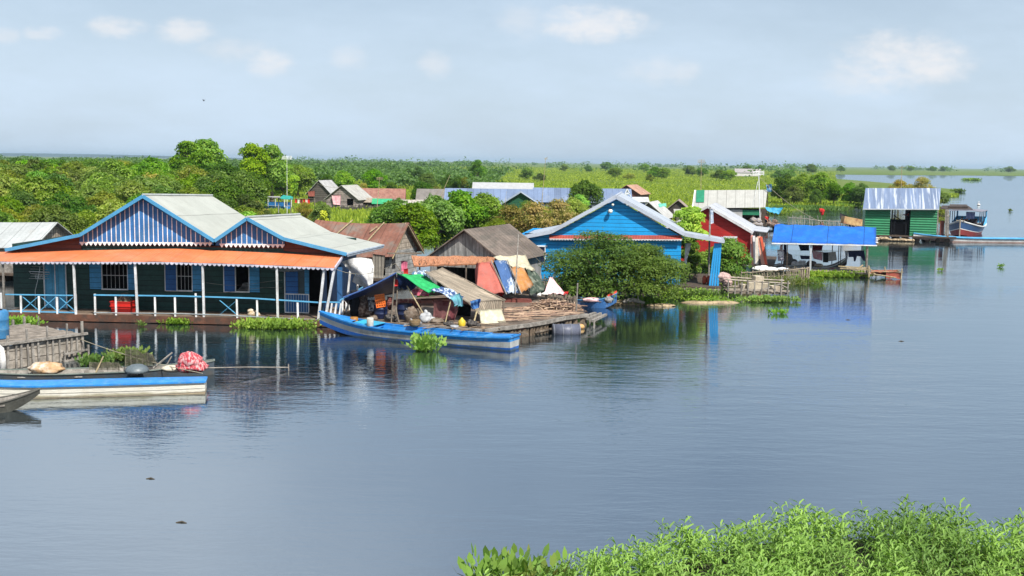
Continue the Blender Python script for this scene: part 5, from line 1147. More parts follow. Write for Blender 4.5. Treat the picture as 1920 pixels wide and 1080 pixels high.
sheetpx([(742, 513), (792, 514), (828, 541), (806, 548)], (45.3, 47.0, 46, 45.1), C_GREEN, 'bright green tarp stretched over the ridge of the shelter', seed=6, wr=.06, sag=.08)
sheetpx([(772, 512), (800, 505), (800, 520), (785, 523)], (46.8, 47.8, 46.6, 46.4), mat('blue_white_tarp', (.07, .15, .25), (.6, .65, .7), sc=3, thresh=(.5, .58), rough=.7), 'crumpled blue and white tarp behind the green one', seed=16, wr=.1)
NT_ = mat('navy_tarp', (.015, .03, .09), (.02, .05, .16), sc=2, rough=.45, spec=.4)
sheetpx([(743, 512), (744, 549), (652, 570), (644, 558)], (45.2, 48.4, 48.2, 45.4), NT_, 'navy blue tarp sloping down to the left of the shelter', seed=7, wr=.04, sag=.05, nu=6, nv=14)
m = MB(); m.path([At(743+(644-743)*i/8, 511.5+46*i/8+3*math.sin(3.14*i/8), 45.15+.2*i/8) for i in range(9)], .035, 6); one('tarp_hem', m, mat('hem_blue', (.06, .12, .32), rough=.5), 'rolled blue hem along the front edge of the navy tarp', 'hem')
sheetpx([(745, 512), (790, 526), (770, 545), (742, 538)], (46.6, 46.8, 47.4, 47), NT_, 'dark tarp hanging inside under the green one', seed=27, wr=.05)
DEN = mat('denim_cloths', (.04, .08, .20), (.48, .56, .68), sc=4, thresh=(.48, .56), rough=.9)
sheetpx([(806, 541), (832, 538), (870, 557), (845, 560)], (45.0, 45.6, 45.4, 44.9), DEN, 'blue and white clothes laid to dry along the mat roof edge', name='clothes', cat='clothes', seed=8, wr=.1)
sheetpx([(843, 555), (862, 549), (868, 574), (852, 572)], (44.9, 45.2, 45, 44.8), mat('turquoise_cloth', (.10, .30, .34), (.14, .28, .42), sc=3, rough=.9), 'turquoise cloth hanging from the shelter corner', name='cloth', cat='cloth', seed=9, wr=.09)
sheetpx([(881, 565), (899, 560), (897, 577), (886, 580)], (45.0, 45.2, 45.2, 45.0), C_BLUE, 'blue cloth bunched under the mat roof corner', name='cloth', cat='cloth', seed=10, wr=.12)
sheetpx([(812, 562), (862, 566), (852, 608), (814, 610)], (46.6, 46.0, 46.0, 46.8), mat('stained_pink_sheet', (.30, .13, .13), (.16, .04, .05), sc=1.6, rough=.85), 'stained pinkish curtain hanging inside the shelter', name='curtain', cat='curtain', seed=11, wr=.07)
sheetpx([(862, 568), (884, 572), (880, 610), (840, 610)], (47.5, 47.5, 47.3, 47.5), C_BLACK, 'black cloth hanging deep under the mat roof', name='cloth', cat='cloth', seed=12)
sheetpx([(772, 539), (806, 545), (804, 556), (773, 553)], (48, 48, 48, 48), cmat('rose_cloth', (.50, .10, .16), (.55, .32, .34), sc=6), 'rose coloured flowered cloth under the green tarp', name='cloth', cat='cloth', seed=13)
sheetpx([(738, 524), (746, 524), (746, 536), (738, 537)], (45.6,)*4, C_RED, 'small red cloth tied to the poles under the ridge', name='cloth', cat='cloth', seed=14, nu=5, nv=5)
sheetpx([(642, 566), (880, 556), (880, 606), (642, 596)], (50.6, 50.6, 50.6, 50.6), cmat('dark_red_backdrop', (.045, .02, .018), (.02, .018, .02), sc=1.5), 'dark red brown backdrop sheet added as shade at the back of the tarp shelter', name='shade_backdrop', cat='curtain', seed=15, nu=20)  # dark sheet added so the inside of the shelter reads as shaded
for i, (a, b, Ya, Yb, r_, l) in enumerate([((740, 515), (733, 611), 45.5, 45.2, .03, 'left of the two upright poles under the shelter ridge'), ((746, 528), (741, 612), 45.8, 45.4, .03, 'right of the two upright poles under the shelter ridge'), ((741, 575), (750, 613), 45.2, 45.0, .03, 'short slanting prop below the shelter ridge'), ((763, 536), (796, 592), 45.6, 45.0, .028, 'pale slanting pole in the middle of the shelter'), ((845, 564), (832, 616), 44.95, 44.7, .026, 'thin pale pole holding up the turquoise cloth'), ((895, 580), (886, 614), 45.2, 44.9, .035, 'short pale pole beside the cream mat'), ((741, 494), (760, 520), 46, 46, .02, 'thin stick poking out above the shelter ridge'), ((828, 502), (948, 563), 48.8, 47.9, .03, 'dark pole along the back edge of the mat roof'), ((945, 563), (943, 590), 47.6, 47.6, .03, 'short post at the lower corner of the mat roof')]):
    m = MB(); m.tube(At(*a, Ya), At(*b, Yb), r_); one('pole', m, BAMB if i in (3, 4, 5) else WOOD, l, 'pole')
def drum(px, py, z, r, h, mt, label, name='drum'):
    m = MB(); m.lathe((0, 0, 0), [(r*.9, 0), (r, .04), (r, h*.32), (r*1.05, h*.35), (r, h*.38), (r, h*.64), (r*1.05, h*.67), (r, h*.7), (r, h*.94), (r*.85, h)], 16); o = one(name, m, mt, label, name, smooth=True); o.location = G(px, py, z); return o
NB = mat('navy_plastic', (.010, .018, .06), rough=.35, spec=.5, bump=.02)
drum(714, 597, .5, .29, .62, NB, 'navy blue plastic drum standing under the left tarp'); drum(760, 598, .5, .36, .66, NB, 'wide navy blue drum below the brick patterned board')
m = MB(); BR = mat('brick_red_board', (.17, .05, .045), planks=(2, .09, .12, .3), col2=(.30, .18, .15), sc=5); m.add([], []); p = At(744, 582, 46.4); q = At(789, 561, 46.4); m.box(p.x, q.x, 46.4, 46.45, p.z, q.z); m.build('x', BR) if 0 else one('board', m, BR, 'brick patterned reddish board inside the shelter', 'board')
m = MB(); m.box(p.x, q.x, 46.3, 46.9, p.z-.14, p.z-.01); one('shelf', m, C_CREAM, 'pale shelf plank under the brick patterned board', 'shelf')
m = MB(); c = At(713, 564, 46.0); w_, h_ = .19, .26
for i in range(6): m.obox((0, 0, -h_+i*h_*2/5), (w_*2, .03, .05))
for i in range(5): m.obox((-w_+i*w_/2, 0.002, 0), (.04, .035, h_*2+.05))
m.obox((0, .12, 0), (w_*2, .02, h_*2)); o = one('crate', m, mat('orange_plastic', (.80, .17, .03), rough=.4, bump=.02), 'bright orange plastic basket crate hanging in the shelter', 'crate'); o.location = c; o.rotation_euler = (.1, -.15, .1)
lumps(799, 607, .5, [(0, 0, .22, (.26, .22, .24)), (.22, .05, .14, (.2, .2, .15)), (-.02, .05, .45, (.08, .08, .12))], mat('grey_plastic_bag', (.45, .46, .47), (.25, .26, .28), rough=.5, sc=4, bump=.6), 'grey tied plastic bag beside the slanting pole', 'bag', 'bag', 5, .2)
lumps(780, 611, .5, [(0, 0, .1, (.22, .2, .13)), (-.2, .0, .14, (.07, .06, .14))], C_GREY, 'small grey bundle left of the plastic bag', 'bundle', 'bundle', 6)
m = MB(); m.lathe((0, 0, 0), [(.13, 0), (.15, .03), (.15, .22), (.05, .32), (.04, .36)], 12); o = one('jug', m, mat('yellow_plastic', (.62, .46, .04), rough=.4, bump=.02), 'yellow plastic jug under the mat roof', 'jug', smooth=True); o.location = G(866, 612, .5)
m = MB(); m.lathe((0, 0, 0), [(.12, 0), (.14, .03), (.14, .34), (.12, .36)], 14); o = one('bucket', m, cmat('pale_bucket', (.5, .5, .46)), 'pale bucket left of the navy drums', 'bucket', smooth=True); o.location = G(694, 612, .5)
# heap of household stuff and clothes at the left end
HS = mat('brown_clothes', (.14, .09, .07), (.36, .27, .22), sc=5, thresh=(.5, .6), rough=.9)
lumps(676, 593, .5, [(0, 0, .35, (.35, .3, .4)), (.25, .05, .55, (.2, .2, .3)), (.05, .05, .85, (.22, .2, .22)), (.35, 0, .2, (.25, .2, .2))], HS, 'heap of brown and beige clothes under the left tarp', 'clothes_heap', 'clothes', 7, .25)
lumps(664, 595, .5, [(0, .1, .5, (.2, .22, .5)), (0, .1, .95, (.18, .16, .2))], C_BLACK, 'black bags stacked at the left end of the shelter', 'bags', 'bags', 8, .2)
m = MB(); m.lathe((0, 0, 0), [(.14, 0), (.17, .05), (.17, .22), (.14, .24)], 14); o = one('pot', m, mat('brown_pot', (.35, .16, .04), rough=.4), 'brown pot at the foot of the black bags', 'pot', smooth=True); o.location = G(664, 605, .5)
sheetpx([(689, 557), (702, 556), (701, 584), (692, 582)], (46.6,)*4, mat('check_cloth', (.62, .62, .62), (.05, .05, .07), sc=6, thresh=(.48, .52), rough=.9), 'black and white patterned cloth hanging beside the orange crate', name='cloth', cat='cloth', seed=21, nu=6)
sheetpx([(726, 556), (736, 557), (734, 582), (726, 580)], (46.8,)*4, BR, 'thin red brown cloth right of the orange crate', name='cloth', cat='cloth', seed=22, nu=4)

# ---------------------------------------------------------------- long blue boat
s0 = G(965, 656); s1 = G(600, 622); GRH = mat('pale_grey_hull', (.40, .42, .42), rough=.5, var=.15, dirt=((.2, .18, .16), 3, .7), wl=((.12, .12, .08), .16))
r, (w, zt, zb, L) = boat('long bright blue boat with pale grey side band moored before the shelter', s0, s1, 1.15, .44, .42, .10, .80, [0, .02, .35, .40, .72, .76, 1.0], [BB2, BB2, GRH, GRH, BB, BB], .1, inner=BB, rim=BB, thw=(.3, .5, .7), flare=.22, rimw=.09, rimh=.06, bs=.62, deckf=(.80, .985, BB, .04))
m = MB(); m.grid([[(L*(.004+.12*i/4), w(.004+.12*i/4)*q, zt(.12*i/4)+.03+.03*(1-q*q)) for q in (-.9, 0, .9)] for i in range(5)], .02); m.build('stern_deck', BB, r)
m = MB(); m.path([(.15, -.2, .62), (-.1, -.3, .66), (-.35, -.5, .55)], .02); m.path([(.9, .1, .60), (-.3, .25, .70)], .02); m.build('tiller', WOOD, r)
m = MB(); m.grid([[(L*(.68+.05*i), w(.68+.05*i)*q, zt(.68+.05*i)+.05) for q in (-.9, 0, .9)] for i in range(3)], .03); m.build('bow_plate', mat('turquoise_plate', (.05, .40, .62), rough=.4), r)
# small blue boat with red prow
s0 = G(1060, 572); s1 = G(1156, 578)
boat('small blue boat with red upturned prow beside the raft', s0, s1, 1.0, .38, .38, .0, .7, [0, .02, .5, 1], [mat('faded_blue', (.04, .13, .33), rough=.5, dirt=((.3, .32, .34), 3, .5))]*3, .1, inner=GWOOD, rim=BLUEP, thw=(.4, .7), deckf=(.84, .995, mat('red_prow', (.60, .07, .04), rough=.5), .12))
lumps(1108, 566, .3, [(0, 0, .1, (.4, .22, .12)), (.3, 0, .08, (.2, .15, .08))], C_PALEP, 'pale pink cloth lying in the small blue boat', 'cloth', 'cloth', 9)
lumps(1141, 567, .4, [(0, 0, .12, (.18, .14, .16))], C_GREY, 'grey bag in the bow of the small blue boat', 'bag', 'bag', 10, .25)

# ================================================================ bright blue house
def blue_house():
    B = Fr(1150, 548, -8); r = B.root('blue_house', 'bright blue boarded house with wide pale edged gable and porch pillar', 'house'); X = lambda x, y, v=0.0: B.hv(x, y, v)
    CY = mat('cyan_boards', (.012, .30, .68), planks=(2, .215, .07, .07), rough=.55, var=.1, dirt=((.02, .2, .5), 2, .3))
    FA = mat('pale_grey_fascia', (.42, .46, .54), rough=.5, var=.1, dirt=((.3, .32, .36), 3, .4)); RF = mat('grey_roof_sheet', (.34, .38, .44), corr=(1, .2, .4), var=.12, sc=.7)
    dz = .55; D = 6.5; F0 = -.32
    L0 = X(966, 447, F0); L1 = X(1034, 434, F0); A_ = X(1155.5, 367.5, F0); R1 = X(1284, 439, F0); R2 = X(1358, 452, F0)
    ul = X(973, 500).x; ur = X(1276, 500).x; zt = X(1100, 443).z
    wh = (X(981, 485).x, X(1021, 485).x, X(1000, 491).z, X(1000, 464).z)
    m = MB(); m.wall(ul, ur, dz, zt, 0, .08, [wh]); m.wall(ul, ur, dz, zt, D-.1, D); m.wall(.08, D-.1, dz, zt, ul, ul+.08, (), True); m.wall(.08, D-.1, dz, zt, ur-.08, ur, [(2, 3.2, dz, 2.5)], True); m.build('wall', CY, r)
    g = MB(); P = [X(975, 449, 0), X(1034, 438, 0), X(1155.5, 372, 0), X(1284, 443, 0)]; g.prism([(P[0].x, zt+.002)]+[(p.x, p.z-.05) for p in P[1:3]]+[(X(1284, 440, 0).x, zt+.002)], .003, .078); g.build('gable', CY, r)
    g = MB(); g.prism([(ul, zt), (X(1034, 440).x, zt), (X(1034, 440).x, X(1034, 440).z), (ul, X(975, 449).z)], .08, .12); g.build('gable_side', CY, r)
    # roofs
    bk = lambda p, d=D+.3, s=.0: Vector((p.x, d, p.z-s))
    for a, b, d in ((L0, L1, D+.3), (L1, A_, D+.3), (A_, R1, D+.3), (R1, R2, 2.6)):
        m = MB(); m.grid([[a.lerp(b, j/2).lerp(bk(a, d).lerp(bk(b, d), j/2), i/6) for i in range(7)] for j in range(3)], .04); m.build('roof', RF, r)
    m = MB(); lf = Vector((0, -.02, -.02))
    for a, b in ((L0, L1), (L1, A_), (A_, R1), (R1, R2)): m.bar(a+lf, b+lf, .05, .2)
    m.build('fascia', FA, r)
    m = MB(); m.bar(R2+Vector((0, 0, -.02)), bk(R2, 2.6)+Vector((0, 0, -.02)), .05, .14); m.bar(A_+Vector((0, 0, .04)), bk(A_)+Vector((0, 0, .04)), .1, .06); m.build('ridge_cap', FA, r)
    # red valance roof
    p0 = X(1030, 441, -.02); p1 = X(1277, 441.5, -.02); q0 = X(1030, 448, -.32); q1 = X(1279, 449.5, -.32)
    m = MB(); m.grid([[p0.lerp(p1, i/20).lerp(q0.lerp(q1, i/20), j/2) for i in range(21)] for j in range(3)], .02); m.build('red_awning', mat('brick_red_tin', (.30, .06, .045), corr=(0, .15, .5), rough=.6), r)
    m = MB(); scallops(m, q0-Vector((0, 0, .0)), q1-Vector((0, 0, .0)), .07, .16, .02); m.bar(q0, q1, .03, .03); m.build('scalloped_trim', WHITE, r)
    # window
    a, b, c, d = wh; m = MB(); w = .05
    m.box(a-w, a, -.03, 0, c-w, d+w); m.box(b, b+w, -.03, 0, c-w, d+w); m.box(a-.35, b+.15, -.05, 0, d+w, d+w*2.6); m.box(a, b, -.03, 0, c-w, c); m.box((a*.65+b*.35)-.025, (a*.65+b*.35)+.025, -.03, 0, c, d); wo = m.build('window', WHITE, r)
    m = MB()
    for k in range(1, 4): z = c+(d-c)*k/4; m.box(a, a*.65+b*.35-.03, .01, .03, z-.01, z+.01)
    m.build('bars', WHITE, wo)
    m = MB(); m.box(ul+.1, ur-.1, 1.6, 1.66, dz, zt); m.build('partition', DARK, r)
    # lamps
    for x, y, rr in ((1144.5, 396, .125), (1149, 384, .075)):
        p = X(x, y, -.22); m = MB(); m.ball((p.x, -.24, p.z), rr, 14, 9); lo = m.build('lamp_globe', mat('globe_white', (.75, .75, .66), rough=.3, bump=0), r, True); m = MB(); m.lathe((p.x, -.24, p.z+rr*.8), [(rr*.5, 0), (rr*.4, .05)], 10); m.bar((p.x, -.24, p.z+rr+.02), (p.x, .01, p.z+rr+.02), .025); m.build('bracket', C_BLACK, lo)
    # deck and pillar
    m = MB(); m.box(ul-.2, R2.x-.1, -.9, D, dz-.14, dz-.002); m.build('deck', DWOOD, r); m = MB(); floats(m, ul-.1, R2.x-.2, -.8, D, z1=dz-.15, n=12); m.build('floats', DWOOD, r)
    m = MB()
    for k in range(4): u = X(1335+k*5, 500, -.1).x; p = X(1341+k*3.4, 456, -.1); m.bar((u-.10, -.1-.02*k, dz-.1-.06*abs(k-1.5)), (p.x, -.1-.02*k, p.z), .105, .08, up=(0, 1, 0))
    m.build('porch_pillar', mat('pillar_blue', (.03, .30, .66), rough=.45, var=.08), r)
    m = MB(); u = X(1340, 540, -.1).x; m.bar((u, -.15, -.3), (u-.05, -.15, dz), .14); m.bar((u+.3, .3, -.3), (u+.3, .3, dz), .16); m.bar((u-1.6, -.2, -.3), (u-1.6, -.2, dz), .1); m.build('pile', DWOOD, r)
    m = MB(); 
    for k in range(9): m = MB(); m.box(X(1282, 520).x+k*.22, X(1282, 520).x+k*.22+.2, -.95, -.9, .0, dz-.1); m.build('skirt_board', GWOOD, r)
    # hanging things
    hang(B, [(1002, 464), (1013, 464), (1012, 486), (1003, 484)], -.12, C_PINK, 'bright pink shirt hanging in the window of the bright blue house', seed=3)
    hang(B, [(1013, 464), (1020, 464), (1020, 492), (1014, 490)], -.12, C_NAVY, 'navy trousers hanging beside the pink shirt', name='trousers', seed=4)
    m = MB(); p = X(1001, 482, -.15); m.box(p.x-.0, p.x+.25, -.15, -.13, p.z-.2, p.z+.08); one('towel', m, cmat('pale_blue_cloth', (.35, .55, .75)), 'pale blue towel hanging below the pink shirt', 'towel', B)
    P = [[X(1285+12*t-10*s*(1-t*.3), 456+50*s, 1.2-.2*math.sin(3*s+t*4)) for t in (0, .25, .5, .75, 1)] for s in [i/8 for i in range(9)]]
    for i, row in enumerate(P):
        k = .35+.65*abs(i/8-.62)*1.4; c = row[2].copy(); P[i] = [c+(q-c)*min(1, k) for q in row]
    m = MB(); m.grid(P, .015); one('curtain', m, C_WHITE, 'white curtain knotted in the middle on the blue porch', 'curtain', B, smooth=True)
    for i, (x, l) in enumerate(((1321, 'left of two red clay jars on the blue porch'), (1329, 'right of two red clay jars on the blue porch'))):
        p = X(x, 518, .5); m = MB(); m.lathe((0, 0, 0), [(.09, 0), (.12, .1), (.12, .36), (.07, .42), (.09, .46)], 12); o = one('jar', m, mat('red_clay', (.35, .07, .04)), l, 'jar', smooth=True); o.matrix_world = B.m @ Matrix.Translation((p.x, .5, dz+.02))
    m = MB(); rg = random.Random(3)
    for k in range(16): u = X(1012+k*3.2, 520, -1.2).x; m.bar((u, -1.2, 0), (u+rg.uniform(-.03, .03), -1.2, .85+rg.uniform(-.1, .25)), .05, .04)
    m.bar((X(1010, 520, -1.2).x, -1.24, .75), (X(1064, 520, -1.2).x, -1.24, .72), .04); one('paling', m, GWOOD, 'dark stick paling below the blue wall left of the big bush', 'fence', B)
    # pole with pale blue flag on the porch roof
    p = X(1331.5, 449, 1.0); t = X(1331.5, 388, 1.0); m = MB(); m.tube((p.x, 1.0, dz), (t.x, 1.0, t.z), .05); one('flagpole', m, GWOOD, 'grey pole with a limp cloth rising through the blue porch roof', 'pole', B)
    hang(B, [(1332, 391), (1337, 393), (1338, 418), (1333, 420)], .95, cmat('pale_flag', (.45, .55, .72), (.7, .7, .72)), 'limp pale blue cloth tied to the grey pole', name='flag', cat='flag', seed=6)
    return B
BH = blue_house()
# muddy roots and stranded timber under the bushes
SOIL = mat('sandy_mud', (.34, .26, .16), col2=(.2, .15, .09), sc=2, var=.3, bump=.5)
for i, (px, py, sp, l) in enumerate([(1180, 571, [(-.9, 0, .05, (.8, .3, .18)), (.2, .1, .08, (.9, .35, .22)), (1.0, .05, .04, (.6, .25, .15))], 'pale sandy mud lump under the left bush'), (1238, 574, [(0, 0, .02, (.7, .25, .12))], 'small mud lump between the two bushes'), (1310, 568, [(0, 0, -.02, (.9, .3, .13)), (1.2, .2, -.02, (.9, .3, .12))], 'long low brown mud bank left of the crate raft')]):
    lumps(px, py, 0, sp, SOIL, l, 'mud', 'mud bank', 30+i, .12)
m = MB(); p = G(1168, 566, .2); m.path([p, p+Vector((.5, 0, .12)), p+Vector((1.1, .1, -.05))], [.09, .12, .06], 7); m.path([p+Vector((.8, .0, .0)), p+Vector((.75, 0, .3))], [.06, .02], 6); one('driftwood', m, GWOOD, 'pale driftwood root lying on the mud under the bush', 'driftwood')
# ================================================================ red house
def red_house():
    Rh = Fr(1408, 507, -15); r = Rh.root('red_house', 'deep red house with pale sheet roof and leaning painted boards at its corner', 'house'); X = lambda x, y, v=0.0: Rh.hv(x, y, v); D = 6.5; dz = .5; F0 = -.3
    ap = X(1327, 386.5, F0); ev = X(1412, 436, F0); fl = X(1448, 440, F0); le = Vector((2*ap.x-ev.x, F0, ev.z)); u1 = X(1407, 480).x; u0 = 2*ap.x-u1; zt = X(1400, 436).z
    RW = mat('red_boards', (.36, .018, .016), planks=(2, .3, .03, .05), var=.1, rough=.6, dirt=((.25, .03, .03), 2, .4)); FA = mat('off_white_barge', (.58, .57, .58), rough=.5)
    m = MB(); m.wall(u0, u1, dz, zt, 0, .08); m.wall(u0, u1, dz, zt, D-.1, D); m.wall(.08, D-.1, dz, zt, u0, u0+.08, (), True); m.build('wall', RW, r)
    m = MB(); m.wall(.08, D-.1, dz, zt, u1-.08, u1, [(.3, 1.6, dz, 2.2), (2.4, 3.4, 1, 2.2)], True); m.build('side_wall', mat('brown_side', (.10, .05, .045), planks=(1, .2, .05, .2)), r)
    g = MB(); g.prism([(u0, zt+.002), (u1, zt+.002), (ap.x, ap.z-.08)], .003, .078); g.build('gable', RW, r)
    bk = lambda p: Vector((p.x, D+.3, p.z)); RF = mat('pale_sheet_roof', (.38, .40, .44), corr=(1, .3, .4), planks=(1, .95, .012, .08), var=.12)
    for a, b in ((le, ap), (ap, ev)):
        m = MB(); m.grid([[a.lerp(b, j/2).lerp(bk(a).lerp(bk(b), j/2), i/6) for i in range(7)] for j in range(3)], .04); m.build('roof', RF, r)
    e2 = Vector((ev.x+.8, F0+1.2, ev.z-.05)); m = MB(); m.grid([[Vector((ev.x-.1, F0+1.2, ev.z+.07)).lerp(Vector((ev.x-.1, D, ev.z+.07)), i/4).lerp(Vector((ev.x+.9, F0+1.2, ev.z-.03)).lerp(Vector((ev.x+.9, D, ev.z-.03)), i/4), j) for i in range(5)] for j in (0, 1)], .04); m.build('side_awning', RF, r)
    m = MB()
    for a, b in ((le, ap), (ap, ev)): m.bar(a+Vector((0, -.02, -.03)), b+Vector((0, -.02, -.03)), .05, .17)
    m.build('bargeboard', FA, r); m = MB(); m.bar((u1+.02, -.03, dz), (u1+.02, -.03, zt), .09); m.build('corner_post', FA, r)
    m = MB(); p = X(1356, 446, -.4); q = X(1382, 446, -.4); m.grid([[Vector((p.x+(q.x-p.x)*i/4, -.02-.6*j, p.z+.08-.08*j)) for i in range(5)] for j in (0, 1)], .04); m.bar((q.x-.05, -.55, dz), (q.x-.05, -.55, q.z-.05), .05); m.build('small_awning', RF, r)
    m = MB(); m.box(u0-.1, u1+1.6, -.9, D, dz-.14, dz-.002); m.build('deck', DWOOD, r); m = MB(); floats(m, u0, u1+1.4, -.8, D, z1=dz-.15, n=10); m.build('floats', DWOOD, r)
    cols = [((1410, 1411), mat('board_pink', (.55, .22, .18)), 'pinkish'), ((1413.5, 1416), FA, 'white'), ((1423, 1431), mat('board_salmon', (.62, .32, .24), rough=.5), 'wide salmon'), ((1427, 1437), mat('board_orange_red', (.58, .10, .05), rough=.5), 'orange red'), ((1419, 1420), mat('board_cream', (.55, .5, .42)), 'cream')]
    for i, ((a, b), mt, nm) in enumerate(cols):
        t = X(a, 441+i, -.15-.1*i); q = X(b, 489, -.5-.1*i); m = MB(); m.bar((q.x, q.y, dz), t, .16 if i != 2 else .24, .05, up=(0, 1, 0)); one('board', m, mt, '%s board leaning at the corner of the red house' % nm, 'board', Rh)
    m = MB(); q = X(1438, 490, -.6); t = X(1432, 455, -.2); m.bar((q.x, q.y, dz), t, .12, .05, up=(0, 1, 0)); one('board', m, mat('board_tan', (.45, .28, .2)), 'short tan board leaning outermost at the red house corner', 'board', Rh)
    return Rh
RH = red_house()
# boats and goods at the red house
DGR = mat('dark_green_hull', (.02, .055, .05), rough=.5); PGR = mat('pale_grey_rim', (.50, .54, .54), rough=.5)
boat('long low boat with pale grey rim and dark green side by the red house', G(1395, 508), G(1520, 507), .95, .40, .05, .0, .8, [0, .02, .5, .55, .85, 1], [DGR, DGR, DGR, DGR, PGR], .1, inner=GWOOD, rim=PGR, thw=(.3, .6), bs=.7, rimw=.08)
boat('black canoe with long upswept pale tipped bow under the blue tarp', G(1490, 511), G(1587, 508), .8, .32, .66, .0, .6, [0, .02, .5, .8, 1], [C_BLACK, C_BLACK, mat('black_hull', (.03, .035, .035), rough=.4), DGR], .1, inner=GWOOD, rim=PGR, thw=(.3, .5), bs=.35, bp=1.4, bb=.45, rimw=.06)
boat('dark red hulled boat half hidden behind the black canoe', G(1500, 513.5), G(1564, 512), .7, .28, .06, .02, .6, [0, .02, .6, 1], [mat('dark_red_hull', (.25, .02, .02), rough=.5)]*3, .1, inner=GWOOD, rim=mat('red_rim', (.3, .04, .04)), thw=(), bs=.6)
lumps(1432, 507, .42, [(-.3, 0, .08, (.45, .3, .2)), (.4, 0, .06, (.5, .3, .17)), (0, .1, .2, (.3, .2, .12))], C_WHITE, 'long white bundle lying in the low boat by the red house', 'bundle', 'bundle', 41, .1)
lumps(1466, 507, .42, [(0, 0, .06, (.35, .25, .14)), (.3, 0, .05, (.2, .2, .1))], mat('pale_blue_bag', (.55, .6, .66), rough=.6), 'pale bluish bag in the low boat beside the white bundle', 'bag', 'bag', 42, .15)
# stick pen and crate raft
def pen():
    rg = random.Random(6); m = MB(); a = G(1388, 534); b = G(1515, 531); n = 30; tops = []
    for i in range(n+1):
        p = a.lerp(b, i/n); h = rg.uniform(.55, .95) if i < 27 else 1.0; m.tube((p.x, p.y, -.3), (p.x+rg.uniform(-.08, .08), p.y, h), rg.uniform(.018, .035) if i < 27 else .06, n=5); tops.append(Vector((p.x, p.y-.05, .72+.22*i/n+rg.uniform(-.03, .03))))
    m.path(tops, .035, 5); m.path([t+Vector((0, .1, -.35)) for t in tops], .03, 5); q = G(1500, 520); 
    for i in range(12): p = Vector(b).lerp(Vector((b.x-.6, b.y+3.5, 0)), i/12); m.tube((p.x, p.y, -.3), (p.x, p.y, rg.uniform(.6, .9)), .025, n=5)
    one('pen', m, mat('driftwood_sticks', (.30, .25, .19), col2=(.18, .15, .11), sc=4), 'crooked stick pen fence in the water before the grey boats', 'fence')
    m = MB(); P = [a+Vector((.1, .4, .05)), b+Vector((-.2, .4, .05)), b+Vector((-.8, 3.2, .05)), a+Vector((.5, 3.2, .05))]; m.slab(P, .1); m.build('mud', mat('reed_mud', (.12, .11, .06), col2=(.07, .09, .03), sc=2), kind='structure')
pen()
def twigs(px, py, n, rx, ry, h, label, mt, seed, name='shrub'):
    rg = random.Random(seed); p = G(px, py); m = MB()
    for i in range(n):
        x, y = rg.uniform(-rx, rx), rg.uniform(-ry, ry); a = rg.uniform(0, 6.28); l = rg.uniform(.3, 1)*h; e = Vector((x+math.cos(a)*l*.5, y+math.sin(a)*l*.4, l)); m.path([(x, y, 0), Vector((x, y, l*.5))+Vector((rg.uniform(-.1, .1), 0, 0)), e], [.014, .01, .005], 4)
        for k in range(2): f = rg.uniform(.4, .9); s_ = Vector((x, y, 0)).lerp(e, f); m.tube(s_, s_+Vector((rg.uniform(-.25, .25), rg.uniform(-.2, .2), rg.uniform(0, .2))), .007, .003, 4)
    o = one(name, m, mt, label, 'shrub'); o.location = p; return o
twigs(1420, 531, 170, 2.2, 1.2, .75, 'tangle of dry grey green twigs inside the stick pen', mat('twig_grey', (.24, .25, .15), col2=(.15, .17, .08), sc=3), 3)
def sprout(px, py, rx, ry, h, n, label, seed, lm='mid', leaf=.12):
    rng = np.random.default_rng(seed); P = np.stack([rng.normal(0, rx*.45, n), rng.normal(0, ry*.45, n), rng.uniform(.02, 1, n)**.8*h*rng.uniform(.4, 1, n)], 1); N = nrm(rng.normal(size=(n, 3))+np.array([0, -.2, .9])); o = bpy.data.objects.new('plant', leaf_mesh('plant', P, N, leaf, .45, LM[lm], rng)); COL.objects.link(o); o.location = G(px, py); return tag(o, label, 'plant')
sprout(1430, 533, 4.2, 1.6, .55, 2600, 'grey green weeds growing through the stick pen', 5, 'olive')
sprout(1368, 528, 1.6, 1.2, .9, 900, 'green weeds at the left end of the stick pen', 6, 'mid')
